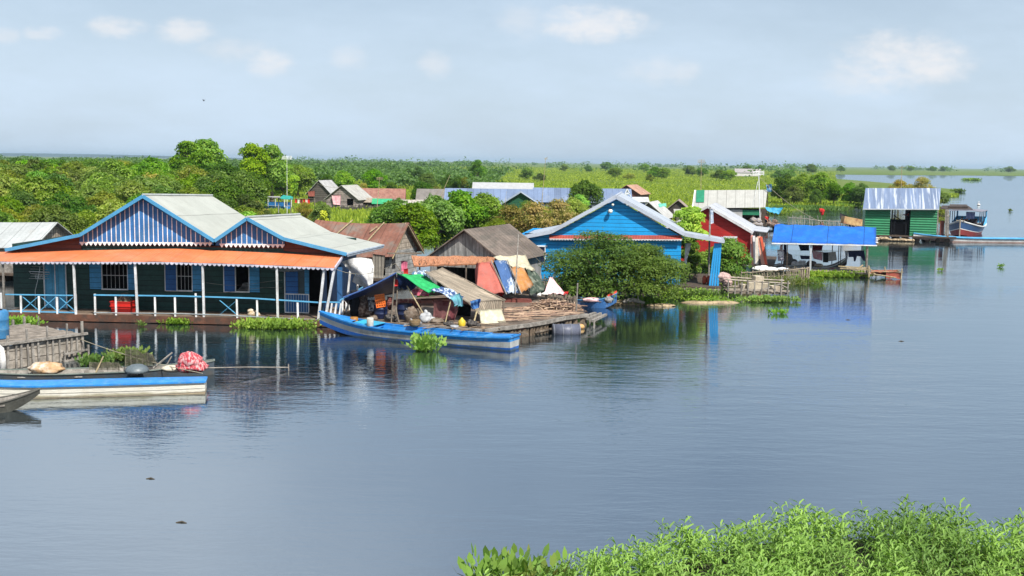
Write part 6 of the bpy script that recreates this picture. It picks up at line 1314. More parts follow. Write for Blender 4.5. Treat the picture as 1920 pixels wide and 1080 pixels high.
def crate_raft():
    K = Fr(1365, 556, -2); r = K.root('crate_raft', 'small wooden railed raft full of pale wood blocks near the blue pillar', 'raft'); L = K.hv(1476, 556).x; rg = random.Random(3); W_ = 1.5
    m = MB(); m.box(0, L, 0, W_, .18, .26); m.build('deck', WOOD, r); m = MB()
    for v in (-.03, W_): m.bar((-.1, v, .42), (L+.1, v, .36), .06, .10); m.path([(-.15, v, .95), (L*.3, v, .88), (L*.7, v, .82), (L+.12, v, .78)], .05, 6)
    m.bar((-.02, 0, .5), (-.02, W_, .5), .07); m.bar((L, 0, .5), (L, W_, .5), .07); m.build('rails', mat('pale_rail_wood', (.38, .33, .27), col2=(.24, .2, .16), sc=3), r); m = MB()
    for i in range(10):
        u = L*i/9; m = MB(); m.bar((u, -.08, -.3 if i % 2 == 0 else .15), (u+rg.uniform(-.04, .04), -.08, .86+rg.uniform(-.06, .12)), .06, .06); m.build('stake', GWOOD, r)
    for i in range(5): m = MB(); m.bar((L*i/4, W_+.07, .1), (L*i/4, W_+.07, .95), .06); m.build('stake', GWOOD, r)
    for (u, v, z, sx, sy, sz, a, l) in [(1.5, .6, .5, .7, .5, .5, .1, 'largest pale wood block on the railed raft'), (2.1, .9, .48, .6, .45, .42, -.2, 'pale wood block in the middle of the railed raft'), (2.6, .5, .42, .5, .4, .34, .3, 'pale wood block right of the middle on the railed raft'), (1.0, .9, .42, .4, .4, .34, .5, 'small pale wood block at the left of the railed raft'), (1.75, .85, .93, .55, .4, .3, .4, 'pale wood block lying on top of the others')]:
        mb = MB(); mb.obox((u, v, z), (sx, sy, sz), (.06, .04, a)); one('wood_block', mb, mat('pale_block', (.50, .44, .34), col2=(.38, .32, .24), sc=2), l, 'wood block', K)
    mb = MB(); mb.tube((L-1.3, .4, .34), (L-.1, .5, .75), .06, .05); one('log', mb, GWOOD, 'grey log slanting at the right end of the railed raft', 'log', K)
    mb = MB(); mb.ball((-.25, .5, 1.0), (.4, .3, .25), 10, 6, .2); mb.ball((0, .4, .75), (.25, .25, .2), 8, 6, .2); one('cloth_bundle', mb, mat('pinkish_rags', (.5, .36, .33), (.3, .2, .2), sc=5, rough=.9), 'pinkish rags piled at the left end of the railed raft', 'cloth', K, smooth=True)
crate_raft()

# ================================================================ blue tarp raft
def tarp_raft():
    T = Fr(1548, 517, -17.5); X = lambda x, y, v=0.0: T.hv(x, y, v); r = T.root('tarp_raft', 'open raft shaded by a big bright blue tarp roof', 'raft'); dz = .32; W_ = 4.2
    BT = mat('blue_tarp', (.010, .11, .46), (.012, .14, .54), rough=.35, sc=.8, var=.08, spec=.5, planks=(0, 2.3, .008, .10), bump=.4, dirt=((.05, .17, .42), 2.5, .5)); b0 = X(1447, 455.5, -.4); b1 = X(1643, 459.5, -.4); t0 = X(1453, 421.5, 1.9); t1 = X(1643, 426.5, 1.9); k0 = X(1453, 424, 4.4); k1 = X(1643, 429, 4.4); k0.z = b0.z+.3; k1.z = b1.z+.3
    P = []
    for j, s in enumerate([0, .12, .25, .4, .55, .7, .85, 1]):
        row = []
        for i in range(29):
            q = i/28; p = t0.lerp(t1, q).lerp(b0.lerp(b1, q), s); p.z += -.09*math.sin(math.pi*s)+.018*math.sin(i*1.3+s*6)*s+.05*abs(math.sin((q*11-s*3.5)*2.2))*(1.15-q)+.02*math.sin(q*31+s*9); row.append(p)
        P.append(row)
    back = [[t0.lerp(t1, i/28).lerp(k0.lerp(k1, i/28), s) for i in range(29)] for s in (1, .5)]
    m = MB(); m.grid(back+P, .012); m.build('tarp', BT, r, True)
    m = MB(); m.bar(b0+Vector((0, -.03, -.03)), b1+Vector((.05, -.03, -.03)), .07, .07); m.build('front_bar', WHITE, r)
    # ragged pale loops at the right edge
    m = MB()
    for i in range(3): p = b1.lerp(t1, .15+.12*i); m.ball((p.x+.03, p.y, p.z), (.07, .05, .04), 6, 4, .2)
    m.build('tie_cords', WHITE, r)
    for x, yb, v, w, mt, zt in [(1626, 493, -.3, .10, GWOOD, 0), (1520, 490, -.3, .11, mat('pale_grey_post', (.45, .48, .52)), 0), (1572, 488, 2.0, .05, DWOOD, .8), (1576, 488, 1.8, .05, DWOOD, .8), (1470, 488, 1.5, .1, DWOOD, .7), (1476, 488, -.25, .05, DWOOD, 0), (1466, 488, 3.8, .07, DWOOD, .4), (1560, 488, 4.2, .06, DWOOD, .2), (1624, 488, 4.2, .07, DWOOD, .2)]:
        p = X(x, yb, v); f = max(0, min(1, (v+.4)/2.3)); z = b0.z+(t0.z-b0.z)*f-.05 if v < 1.9 else k0.z-.05+.1; m = MB(); m.bar((p.x, v, dz), (p.x-.02, v, z), w); m.build('post', mt, r)
    m = MB(); u0 = X(1450, 500).x; u1 = X(1632, 500).x; m.box(u0, u1, -.3, W_, dz-.1, dz-.002); m.build('deck', mat('raft_deck_grey', (.26, .22, .17), planks=(0, .2, .06, .2), var=.3), r); m = MB(); floats(m, u0, u1, -.2, W_, z1=dz-.11, n=14, r=.2); m.build('floats', WOOD, r)
    m = MB()
    for a, b, v in (((1572, 499), (1632, 503), -.42), ((1575, 503), (1635, 506), -.5)): m.bar(X(*a, v), X(*b, v), .07, .07)
    m.bar(X(1606, 505, -.55), X(1618, 497, -.2), .06); m.build('edge_poles', BAMB, r)
    # laundry
    for pts, v, mt, lab, nm, sd in [([(1497, 459), (1517, 459), (1517, 470), (1501, 470)], 3.0, C_NAVY, 'dark navy cloth high on the line under the blue tarp', 'cloth', 1), ([(1523, 459), (1543, 459), (1541, 470), (1523, 470)], 1.0, C_MAR, 'maroon cloth high on the line right of the pale post', 'cloth', 2),
        ([(1522, 470), (1543, 472), (1542, 489), (1525, 485)], .6, mat('rose_grey_cloth', (.32, .16, .2), (.42, .36, .4), sc=2, rough=.9), 'rose and grey blanket hanging low right of the pale post', 'blanket', 3), ([(1543, 473), (1553, 473), (1553, 492), (1543, 492)], .8, C_BLACK, 'black cloth hanging next to the rose blanket', 'cloth', 4), ([(1553, 473), (1567, 472), (1569, 488), (1553, 490)], .8, C_GREY, 'dark grey cloth hanging right of the black one', 'cloth', 5),
        ([(1500, 479), (1519, 480), (1520, 486), (1502, 486)], .9, C_NAVY, 'bundle of navy cloth hanging low left of the pale post', 'cloth', 6), ([(1457, 468), (1470, 468), (1470, 489), (1459, 489)], .2, mat('white_pattern_shirt', (.65, .65, .68), (.25, .2, .25), sc=4, thresh=(.5, .56), rough=.9), 'white patterned shirt on a hanger at the left of the blue tarp', 'shirt', 7), ([(1463, 459), (1466, 459), (1467, 468), (1462, 468)], .2, C_PALEP, 'small pinkish cloth above the white patterned shirt', 'cloth', 8), ([(1469, 459), (1475, 459), (1475, 478), (1471, 476)], 1.3, C_NAVY, 'narrow dark cloth by the left post of the blue tarp', 'cloth', 9), ([(1584, 471), (1590, 471), (1589, 486), (1586, 486)], .25, cmat('faded_grey_cloth', (.30, .32, .38)), 'faded grey cloth left of the hanging navy trousers', 'cloth', 10)]:
        hang(T, pts, v, mt, lab, name=nm, seed=sd, nu=6, nv=6)
    for c, w in (((1459, 468), 1), ): pass
    # trousers spread sideways on the line
    m = MB(); P = [(1590, 470.5), (1620, 470), (1622, 480), (1623, 490), (1619, 489), (1614, 481), (1607, 480), (1604, 490), (1601, 490), (1600, 482), (1591, 482)]; pp = [X(x, y, .2) for x, y in P]; m.prism([(p.x, p.z) for p in pp], .2, .235); one('trousers', m, C_NAVY, 'navy trousers spread wide on the line beside the right post', 'trousers', T)
    m = MB(); m.tube(X(1583, 470.5, .215), X(1626, 469.5, .215), .012, n=4); m.tube(X(1520, 470, .6), X(1572, 471, .8), .012, n=4); m.tube(X(1470, 459, 1.1), X(1545, 459.5, 1.0), .012, n=4); m.tube(X(1490, 459, 3.0), X(1560, 459, 3.0), .012, n=4); m.build('laundry_line', ROPE, r)
    # clutter on the deck
    o = lumps(1478, 498, dz, [(0, 0, .35, (.3, .3, .45)), (.25, .1, .2, (.35, .3, .3)), (-.1, 0, .7, (.16, .15, .2))], mat('grey_net_pile', (.13, .13, .12), (.22, .21, .19), sc=7, bump=.8), 'dark pile of nets on the blue tarp raft', 'net_pile', 'net', 51, .15)
    lumps(1492, 499, dz, [(0, 0, .15, (.3, .2, .18))], C_WHITE, 'white sack leaning by the net pile', 'sack', 'sack', 52, .15); lumps(1503, 499, dz, [(0, 0, .18, (.3, .2, .2)), (.15, 0, .3, (.12, .12, .1))], C_WHITE, 'white folded sack in the middle of the tarp raft', 'sack', 'sack', 53, .15)
    lumps(1521, 499, dz, [(0, 0, .18, (.35, .3, .2))], mat('brown_basket', (.14, .11, .09)), 'brown bundle behind the beige pillow on the tarp raft', 'bundle', 'bundle', 54, .12); lumps(1535, 501, dz, [(0, 0, .13, (.3, .2, .13))], cmat('beige_pillow', (.5, .42, .32)), 'beige pillow shaped sack near the black canoe', 'sack', 'sack', 55, .06)
    lumps(1462, 500, dz, [(0, 0, .1, (.25, .2, .12))], C_GREY, 'grey bundle under the white patterned shirt', 'bundle', 'bundle', 56)
    # lifted red fishing net at the right
    q = X(1632, 505, -.3); e = X(1690, 500, -.3); m = MB(); RN = mat('rust_red_net', (.33, .08, .055), (.22, .07, .05), sc=3, rough=.9, bump=.6)
    c = [Vector((q.x, -.2, .35)), Vector((e.x, -.3, .45)), Vector((e.x-.2, 1.6, .42)), Vector((q.x+.1, 1.4, .35))]; P = []
    for i in range(13):
        row = []
        for j in range(7): u, v = i/12, j/6; p = (c[0]*(1-u)+c[1]*u)*(1-v)+(c[3]*(1-u)+c[2]*u)*v; p.z -= .75*16*u*(1-u)*v*(1-v)*(.35+.65*u)*.55+.03*math.sin(i*2+j); row.append(p)
        P.append(row)
    m.grid(P, .012); P2 = [[Vector((c[1].x-.9+.9*i/5, -.3-.02*j, .44-.13*j-.04*math.sin(i*1.7))) for j in range(4)] for i in range(6)]; m.grid(P2, .012); one('fishing_net', m, RN, 'rust red fishing net slung between poles off the tarp raft', 'net', T, smooth=True)
    m = MB(); m.tube(c[0]+Vector((-.3, 0, .05)), c[1]+Vector((.15, 0, .02)), .03); m.tube(c[3], c[2]+Vector((.2, 0, .02)), .025); m.tube(c[1]+Vector((0, -.1, -.6)), c[1]+Vector((.05, 0, .25)), .035); m.tube(c[2], c[1], .025); m.tube(Vector((e.x-.9, .1, -.2)), Vector((e.x-1.0, -.1, .75)), .035); m.tube(Vector((q.x+.2, -.45, .28)), Vector((q.x+1.6, -.6, .12)), .045); m.tube(X(1629, 520, -.5), X(1629, 498, -.5), .05); one('net_poles', m, BAMB, 'pale poles carrying the rust red net', 'poles', T)
    lumps(1600, 514, 0, [(-1.2, 0, .02, (.9, .35, .13)), (.2, 0, .03, (.9, .35, .15)), (1.3, .1, 0, (.7, .3, .12))], SOIL, 'tan debris drifting against the blue tarp raft', 'debris', 'debris', 57, .15)
tarp_raft()

# ================================================================ green house with long grey roof
def grey_roof_house():
    Hh = Fr(1395, 428, -11); d = Hh.o.y; X = lambda x, y, v=0.0: Hh.hv(x, y, v); r = Hh.root('green_house', 'low green walled house under a long light grey roof with one green panel', 'house'); D = 5.0
    GR = mat('light_grey_sheet', (.36, .36, .34), corr=(0, .3, .3), planks=(0, 1.05, .02, .06), var=.08, dirt=((.33, .31, .28), .8, .4)); e0 = X(1299, 391, -.3); e1 = X(1435, 389, -.3); t0 = X(1304, 357, 2.5); t1 = X(1439, 356, 2.5); g0 = 2.9
    def rp(p, q, m): m.grid([[p[0].lerp(p[1], i/8).lerp(q[0].lerp(q[1], i/8), j/2) for i in range(9)] for j in range(3)], .04)
    m = MB(); rp((t0, t1), (e0, e1), m); k0 = Vector((t0.x, D+.3, e0.z)); k1 = Vector((t1.x, D+.3, e1.z)); rp((k0, k1), (t0+Vector((0, .02, 0)), t1+Vector((0, .02, 0))), m); m.build('roof', GR, r)
    m = MB(); a = X(1306, 358.5, 2.45); b = X(1321, 358, 2.45); c = X(1320, 381, .6); d2 = X(1305, 381, .6); a, b, c, d2 = [q+Vector((0, -.12, .12)) for q in (a, b, c, d2)]; m.slab([a, b, c, d2], .02); m.build('green_panel', mat('green_sheet', (.02, .20, .11), rough=.5), r)
    m = MB(); m.bar(t0+Vector((-.05, 0, 0)), e0+Vector((-.05, 0, 0)), .12, .14); m.build('bargeboard', WHITE, r)
    dz = .5; GG = mat('green_boards', (.02, .17, .09), planks=(2, .3, .05, .1)); z1 = e0.z-.03
    m = MB(); ua, ub = X(1392, 400).x, X(1425, 400).x; m.wall(ua, ub, X(1400, 403).z, z1, 0, .08); m.build('green_valance_wall', GG, r)
    m = MB(); m.wall(X(1300, 400).x, ua, dz, z1, 0, .08, [(ua-3, ua-1.6, .9, 2)]); m.build('pale_wall', mat('pale_wall', (.42, .42, .42)), r)
    m = MB(); m.wall(X(1300, 400).x, X(1440, 400).x, dz, z1, D-.1, D); m.wall(.08, D-.1, dz, z1, ub, ub+.08, [(1, 2, dz, 2)], True); m.wall(.08, D-.1, dz, z1, X(1300, 400).x, X(1300, 400).x+.08, (), True); m.build('back_wall', mat('brown_boards2', (.09, .07, .055), planks=(2, .25, .05, .2)), r)
    m = MB(); m.box(X(1298, 420).x, X(1465, 420).x, -.8, D, dz-.12, dz-.002); m.build('deck', DWOOD, r); m = MB(); floats(m, X(1298, 420).x, X(1465, 420).x, -.7, D, z1=dz-.13, n=9, seed=5); m.build('floats', GWOOD, r)
    m = MB()
    for x in (1426, 1440, 1452): p = X(x, 420, .05); m.bar((p.x, .05, dz), (p.x, .05, z1-.1), .1)
    m.build('posts', GWOOD, r)
    P = [X(1434, 388, .1), X(1469, 389, -.2), X(1461, 401, -.5), X(1440, 396, -.5)]; mb = cloth_mb(*P, 10, 6, .1, .06, seed=3); one('tarp', mb, mat('sky_blue_tarp', (.03, .25, .45), (.08, .4, .55), sc=3, rough=.5), 'ragged blue tarp awning at the right end of the grey roof', 'tarp', Hh, smooth=True)
    P = [X(1437, 346, 2.4), X(1447, 345, 2.2), X(1448, 359, 2.2), X(1439, 360, 2.4)]; mb = cloth_mb(*P, 8, 8, .05, .15, seed=5); one('flag', mb, mat('blue_flag', (.08, .35, .65), (.5, .65, .75), sc=3, rough=.7), 'crumpled blue flag at the right end of the grey ridge', 'flag', Hh, smooth=True)
    m = MB(); p = X(1438, 388, 2.0); m.tube((p.x, 2, dz), (p.x+.05, 2, X(1438, 346, 2).z), .05); one('pole', m, DWOOD, 'dark pole carrying the crumpled blue flag', 'pole', Hh)
    p = X(1437, 428, -.1); person(Hh.m @ Vector((p.x-.0, -.1, dz+.32)), .3, 'person in a red top sitting on the deck of the green house', C_RED, C_NAVY, True, 1.1)
    m = MB(); m.lathe((0, 0, 0), [(.2, 0), (.2, .3)], 10); o = one('stool', m, WOOD, 'low stool under the person in the red top', 'stool'); o.matrix_world = Hh.m @ Matrix.Translation((p.x, -.02, dz))
    lumps(1447, 427, dz, [(0, 0, .35, (.5, .3, .3)), (.5, 0, .3, (.4, .3, .25)), (.3, 0, .7, (.3, .2, .2))], HS, 'heap of brown goods beside the person in the red top', 'goods', 'goods', 61, .2)
    lumps(1418, 427, dz, [(0, 0, .35, (.7, .3, .3)), (-.3, 0, .8, (.35, .3, .3)), (.2, 0, .75, (.3, .25, .25))], mat('mixed_goods', (.25, .24, .26), (.4, .33, .24), sc=5), 'heap of grey goods under the long grey roof', 'goods', 'goods', 62, .2)
grey_roof_house()
# fence of thin stakes and a red marker in the water behind the blue tarp
m = MB(); rg = random.Random(9); a = G(1478, 424); b = G(1612, 428)
for i in range(70): p = a.lerp(b, i/69+rg.uniform(-.005, .005)); m.tube((p.x, p.y+rg.uniform(-.8, .8), -.3), (p.x+rg.uniform(-.15, .15), p.y, rg.uniform(.5, 1.2)*(1.15 if i < 30 else .8)), .03, n=4)
m.path([(a.x+(b.x-a.x)*t, a.y, 1.0-.5*t+.05*math.sin(t*9)) for t in [i/10 for i in range(11)]], .05, 5)
one('stake_fence', m, mat('grey_stakes', (.3, .28, .25)), 'long row of thin stakes standing in the water behind the blue tarp', 'fence')
m = MB(); p = G(1540, 411); m.tube((p.x, p.y, -.4), (p.x, p.y, .9), .05); o = one('marker_pole', m, WOOD, 'pole in the water holding up a bright red cloth', 'pole'); lumps(1540, 411, 0, [(0, 0, 1.15, (.32, .2, .28)), (.1, 0, .8, (.2, .15, .25)), (-.15, 0, 1.35, (.2, .12, .1))], C_RED, 'bright red cloth tied on the marker pole in the water', 'cloth', 'cloth', 63, .25)

# ================================================================ green boathouse
def boathouse():
    Q = Fr(1690, 452, -15); X = lambda x, y, v=0.0: Q.hv(x, y, v); r = Q.root('boathouse', 'green corrugated boathouse with streaky blue grey tin roof', 'boathouse'); D = 5.0; dz = .55
    GC = mat('green_corrugated', (.02, .20, .085), rough=.45, corr=(2, .24, 1.0), planks=(2, .24, .10, .10), var=.12, bump=.3, dirt=((.05, .12, .06), 1.2, .4)); SR = mat('streaky_tin', (.15, .20, .31), (.44, .48, .54), rough=.5, sc=1.0, stretch=(2.4, .12, .12), thresh=(.50, .62), corr=(0, .3, .4), var=.15)
    e0 = X(1618, 391.5, -.4); e1 = X(1761, 392, -.4); t0 = X(1623, 353, 2.5); t1 = X(1764, 353, 2.5); m = MB()
    m.grid([[t0.lerp(t1, i/8).lerp(e0.lerp(e1, i/8), j/2) for i in range(9)] for j in range(3)], .04); k0 = Vector((t0.x, D+.4, e0.z)); k1 = Vector((t1.x, D+.4, e1.z)); m.grid([[k0.lerp(k1, i/8).lerp(t0.lerp(t1, i/8), j/2) for i in range(9)] for j in range(3)], .04); m.build('roof', SR, r)
    m = MB(); m.bar(e0+Vector((0, -.03, -.03)), e1+Vector((0, -.03, -.03)), .06, .1); m.build('eave_board', mat('pale_eave', (.5, .54, .58)), r)
    u0, u1, u2, u3 = X(1622, 410).x, X(1669, 410).x, X(1707, 410).x, X(1757, 410).x; z1 = e0.z+.1
    m = MB(); m.wall(u0, u1, dz, z1, 0, .08); m.build('wall', GC, r); m = MB(); m.wall(u2, u3, dz, z1, 0, .08); m.build('wall', GC, r); m = MB(); m.wall(0.08, D-.1, dz, z1, u0, u0+.08, (), True); m.build('side_wall', GC, r); m = MB(); m.wall(.08, D-.1, dz, z1, u3-.08, u3, (), True); m.build('side_wall', GC, r); m = MB(); m.wall(u0, u3, dz, z1, D-.1, D, [(u1+.1, u2-.1, 1.9, z1-.2)]); m.build('back_wall', mat('dark_back', (.03, .03, .03), planks=(2, .25, .05, .2)), r)
    m = MB(); 
    for s in (.003,): m.add([(u0+.0, .08, z1), (u0, D-.1, z1), (u0, 2.5, t0.z-.1), (u0+.08, .08, z1), (u0+.08, D-.1, z1), (u0+.08, 2.5, t0.z-.1)], [(0, 2, 1), (3, 4, 5), (0, 1, 4, 3), (1, 2, 5, 4), (2, 0, 3, 5)]); m.build('gable', GC, r); m = MB(); m.add([(u3-.08, .08, z1), (u3-.08, D-.1, z1), (u3-.08, 2.5, t0.z-.1), (u3, .08, z1), (u3, D-.1, z1), (u3, 2.5, t0.z-.1)], [(0, 2, 1), (3, 4, 5), (0, 1, 4, 3), (1, 2, 5, 4), (2, 0, 3, 5)])
    m.build('gable', GC, r)
    m = MB()
    for x in (1672, 1677, 1699, 1704): p = X(x, 420, .3); m.bar((p.x, .3, dz), (p.x, .3, z1), .1)
    m.bar(X(1676, 404, .3), X(1698, 418, .3), .09); m.bar(X(1677, 418, .35), X(1703, 418, .35), .08); m.build('inner_frame', C_BLACK, r)
    m = MB(); m.box(u1, u2, 1.2, 1.28, dz, X(1690, 417, 1.2).z); m.build('dark_counter', mat('dark_counter', (.035, .028, .03)), r)
    m = MB(); m.box(u0-.3, u3+1.8, -.5, D, dz-.12, dz-.002); m.build('deck', DWOOD, r)
    rg = random.Random(4)
    for (a, b, z, l) in ((1623, 1668, .0, 0), (1676, 1712, .0, 1), (1640, 1660, .1, 2)):
        m = MB(); n = 14; ua, ub = X(a, 448).x, X(b, 448).x
        for i in range(n): m.ball((ua+(ub-ua)*(i+.5)/n+rg.uniform(-.05, .05), -.3+rg.uniform(-.2, .1), z+.12), (rg.uniform(.15, .35), .3, rg.uniform(.1, .18)), 7, 5, .2)
        m.build('float_bundle', mat('tan_float', (.40, .31, .2), col2=(.22, .16, .1), sc=3, var=.3), r, True)
    m = MB(); floats(m, u0, u3+1.5, -.2, D, z1=dz-.13, n=9); m.build('floats', DWOOD, r)
    # antenna with pole behind the roof
    p = At(1690, 352, Q.o.y+3); q = At(1691, 312, Q.o.y+3); m = MB(); m.tube((p.x, p.y, p.z-.6), q, .03); m.tube(q+Vector((-.3, 0, -.1)), q+Vector((.3, 0, -.1)), .015, n=4); one('antenna', m, BAMB, 'thin pole antenna above the streaky tin roof', 'antenna')
    m = MB(); p = X(1705, 403, 1.9); m.add([(p.x-.75, 1.9, p.z), (p.x, 1.9, p.z+.15), (p.x, 1.9, p.z-.15), (p.x-.75, 1.93, p.z), (p.x, 1.93, p.z+.15), (p.x, 1.93, p.z-.15)], [(0, 1, 2), (3, 5, 4), (0, 3, 4, 1), (1, 4, 5, 2), (2, 5, 3, 0)]); one('pennant', m, mat('pink_white_pennant', (.65, .15, .12), (.75, .7, .7), sc=3), 'small red and white pennant in the boathouse opening', 'pennant', Q)
    # lean-to roof at right
    o = Q.root('lean_to', 'dark thatched lean-to standing between the boathouse and the tour boat', 'lean-to'); BK = mat('dark_thatch', (.07, .055, .05), sc=4, var=.3); m = MB(); a = X(1763, 391, .2); b = X(1824, 392, .0); c = X(1816, 386, 2.4); d = X(1766, 385, 2.4); m.slab([a, b, c, d], .08); m.build('roof', BK, o)
    m = MB(); m.slab([X(1779, 389, .6)+Vector((0, 0, .1)), X(1815, 389, .5)+Vector((0, 0, .1)), X(1813, 385, 1.9)+Vector((0, 0, .08)), X(1781, 384.5, 1.9)+Vector((0, 0, .08))], .14); m.build('upper_thatch', BK, o)
    m = MB()
    for x, w in ((1758, .12), (1773, .14), (1777, .2)): p = X(x, 445, .1); t = X(x+.5, 391, .1); m.bar((p.x, .1, .2), (t.x, .1, a.z-.08), w)
    m.build('posts', GWOOD, o); m = MB(); p = X(1761.5, 440, .3); q = X(1771, 414, .3); m.box(p.x, q.x, .3, .36, .45, q.z); m.build('door', mat('brown_door', (.14, .04, .03)), o); m = MB(); m.tube(X(1759, 404, .15), X(1773, 406, .15), .04); m.build('crossbar', DWOOD, o); m = MB(); m.box(X(1757, 440, 0).x, X(1776, 440, 0).x, -.4, 2.4, .3, .43); m.build('deck', DWOOD, o)
    twg = G(1768, 430); plant_tree('olive0', twg.x+.3, twg.y+3.5, .60, 'straggly yellowish bush behind the lean-to', 'bush', cat='bush')
boathouse()
BW_ = mat('white_side', (.66, .68, .68), rough=.45, dirt=((.45, .4, .36), 2, .4), wl=((.25, .22, .16), .10)); TB = mat('turquoise_side', (.12, .38, .5), rough=.5)
# long blue and white boat, tip to the left
boat('long white boat with pale blue top lying in front of the green boathouse', G(1990, 456), G(1712, 453), 1.2, .42, .42, .1, .7, [0, .02, .3, .36, .75, .8, 1], [C_TAN, mat('pinkish_bottom', (.42, .3, .27)), mat('pinkish_bottom2', (.42, .3, .27)), BW_, BW_, TB], .08, inner=mat('sky_blue_inner', (.12, .42, .72), rough=.5), rim=mat('sky_blue_rim', (.10, .40, .70), rough=.5), bs=.72, bp=1.8, thw=(.1, .3, .5, .7), rimw=.14, rimh=.08, deckf=(.3, .9, mat('sky_blue_deck', (.10, .40, .72), rough=.45), .05))
# dark boat left of the boathouse
boat('dark boat with raised bow half hidden by the boathouse', G(1652, 421), G(1574, 424), 1.5, .7, .9, .0, .7, [0, .02, .6, 1], [mat('near_black_hull', (.03, .028, .03))]*3, .1, inner=DWOOD, rim=C_BLACK, thw=(), bs=.45, bb=1.0)
m = MB(); p = G(1597, 421, .8); m.obox((0, 0, .35), (2.2, .9, .8), (0, .18, .1)); m.obox((1.5, 0, .1), (2.4, .8, .6), (0, .1, .05)); o = one('plywood_box', m, mat('tan_plywood', (.50, .34, .16), (.3, .15, .08), sc=.8), 'tan plywood box lying on the dark boat', 'box'); o.location = p

# ---------------------------------------------------------------- tour boat
def tour_boat():
    p0 = G(1831, 432.5); p1 = G(1799, 443); HB = mat('navy_hull', (.02, .06, .15), rough=.35, spec=.5); TG = mat('teal_grey_band', (.10, .22, .26), rough=.4); RD = mat('dull_red_hull', (.17, .025, .025), rough=.5)
    v = (p1-p0); v.z = 0; p0 = p1-v.normalized()*8.0
    r, (w, zt, zb, L) = boat('wooden tour boat with dark blue bow, white stripes and canopy', p0, p1, 3.6, .95, .70, .15, .85, [0, .02, .42, .47, .72, .92, 1.0], [RD, RD, BW_, HB, HB, BW_], .15, inner=mat('red_inside', (.22, .04, .03)), rim=BW_, thw=(), bs=.55, bp=2.2, bb=.15, rimw=.14, rimh=.10, flare=.3, name='tour_boat')
    m = MB(); m.grid([[(L*(.74+.05*i), w(.74+.05*i)*q*.96, zt(.74+.05*i)-.03) for q in (-1, 0, 1)] for i in range(6)], .04); m.build('foredeck', HB, r)
    m = MB(); m.bar((L*.995, 0, -.1), (L*1.01, 0, zt(1)+.12), .14, .1, up=(0, 1, 0)); m.bar((L*.985, -.42, zt(.98)+.06), (L*.985, .42, zt(.98)+.06), .12, .1); m.build('stem_post', mat('worn_stem', (.45, .38, .3)), r)
    m = MB(); z = 2.55; m.grid([[(.1+L*.66*i/6, q*1.65, z+.10*(1-q*q)+.0*i) for q in (-1, -.5, 0, .5, 1)] for i in range(7)], .05); m.build('canopy', mat('canopy_grey', (.20, .20, .24), rough=.6), r)
    for s in (.02, .24, .42, .62):
        for q in (-1, 1): m = MB(); m.bar((L*s+.1, q*1.5, zt(s)), (L*s+.1, q*1.5, z+.02), .07); m.build('canopy_post', mat('dark_post', (.06, .06, .08)), r)
    SB_ = mat('sky_blue_panel', (.10, .42, .75), rough=.45); m = MB(); w0 = w(.02)
    for q in (-1, 1): m.add([(0, q*1.6, zt(0)), (3.0, q*1.7, zt(.35)), (3.0, q*1.7, zt(.35)+.1), (.7, q*1.6, 1.75), (0, q*1.6, 1.85), (0, q*1.56, zt(0)), (3.0, q*1.66, zt(.35)), (3.0, q*1.66, zt(.35)+.1), (.7, q*1.56, 1.75), (0, q*1.56, 1.85)], [(0, 1, 2, 3, 4), (9, 8, 7, 6, 5), (0, 5, 6, 1), (1, 6, 7, 2), (2, 7, 8, 3), (3, 8, 9, 4), (4, 9, 5, 0)])
    m.build('side_panel', SB_, r); m = MB(); m.box(-.04, .02, -1.55, 1.55, zt(0), 1.85); m.build('stern_panel', SB_, r)
    for q in (-1.5, 1.5): m = MB(); m.bar((.0, q, 1.8), (.0, q, z), .16); m.build('stern_post', SB_, r)
    m = MB(); m.box(2.2, 2.8, .2, .9, .7, 1.7); m.box(3.4, 3.9, -.9, -.2, .7, 1.5); m.build('seat', mat('dark_seat', (.05, .04, .05)), r); m = MB(); m.box(1.0, 3.2, -.3, -.24, .7, 1.6); m.build('red_partition', mat('red_partition', (.35, .07, .04)), r)
    M_ = r.matrix_basis if False else Matrix.Translation(r.location) @ Matrix.Rotation(r.rotation_euler.z, 4, 'Z')
    for u, v_, l in ((2.0, -.7, 'dark clothed person seated near the stern of the tour boat'), (3.6, .1, 'dark clothed person seated amidships under the tour boat canopy')):
        person(M_ @ Vector((u, v_, .98)), r.rotation_euler.z+1.57, l, C_BLACK, C_NAVY, True, 1.0)
    for u, v_, l in ((2.0, -.7, 'stern'), (3.6, .1, 'amidships')): m = MB(); m.box(u-.25, u+.25, v_-.25, v_+.25, .4, .96); m.build('bench', WOOD, r)
    m = MB(); m.grid([[(5.0+.02*math.sin(j*3), .1+.9*i/6, 2.5-.75*j/4) for j in range(5)] for i in range(7)], .02); b = m.build('striped_curtain', mat('striped_navy', (.04, .06, .18), line=(1, .14, .3, (.4, .42, .55))), r)
tour_boat()
m = MB(); m.ball((0, 0, .15), (.32, .22, .2), 12, 7); m.path([(-.15, 0, .3), (-.12, 0, .6), (.05, 0, .68), (.15, 0, .6)], [.09, .06, .06, .05], 6); o = one('egret', m, C_WHITE, 'white egret like bird floating on the water above the tour boat', 'bird', smooth=True); o.location = G(1835, 385)
m = MB(); m.ball((0, 0, 0), (.25, .1, .08), 8, 5); m.add([(0, 0, .03), (-.1, .8, .3), (.15, .75, .3), (-.1, -.8, .3), (.15, -.75, .3), (0, 0, -.0)], [(0, 1, 2), (0, 4, 3), (5, 2, 1), (5, 3, 4)]); o = one('bird', m, C_BLACK, 'tiny dark bird in flight in the sky above the left forest', 'bird'); o.location = At(382, 189, 150); o.scale = (.6, .6, .6)

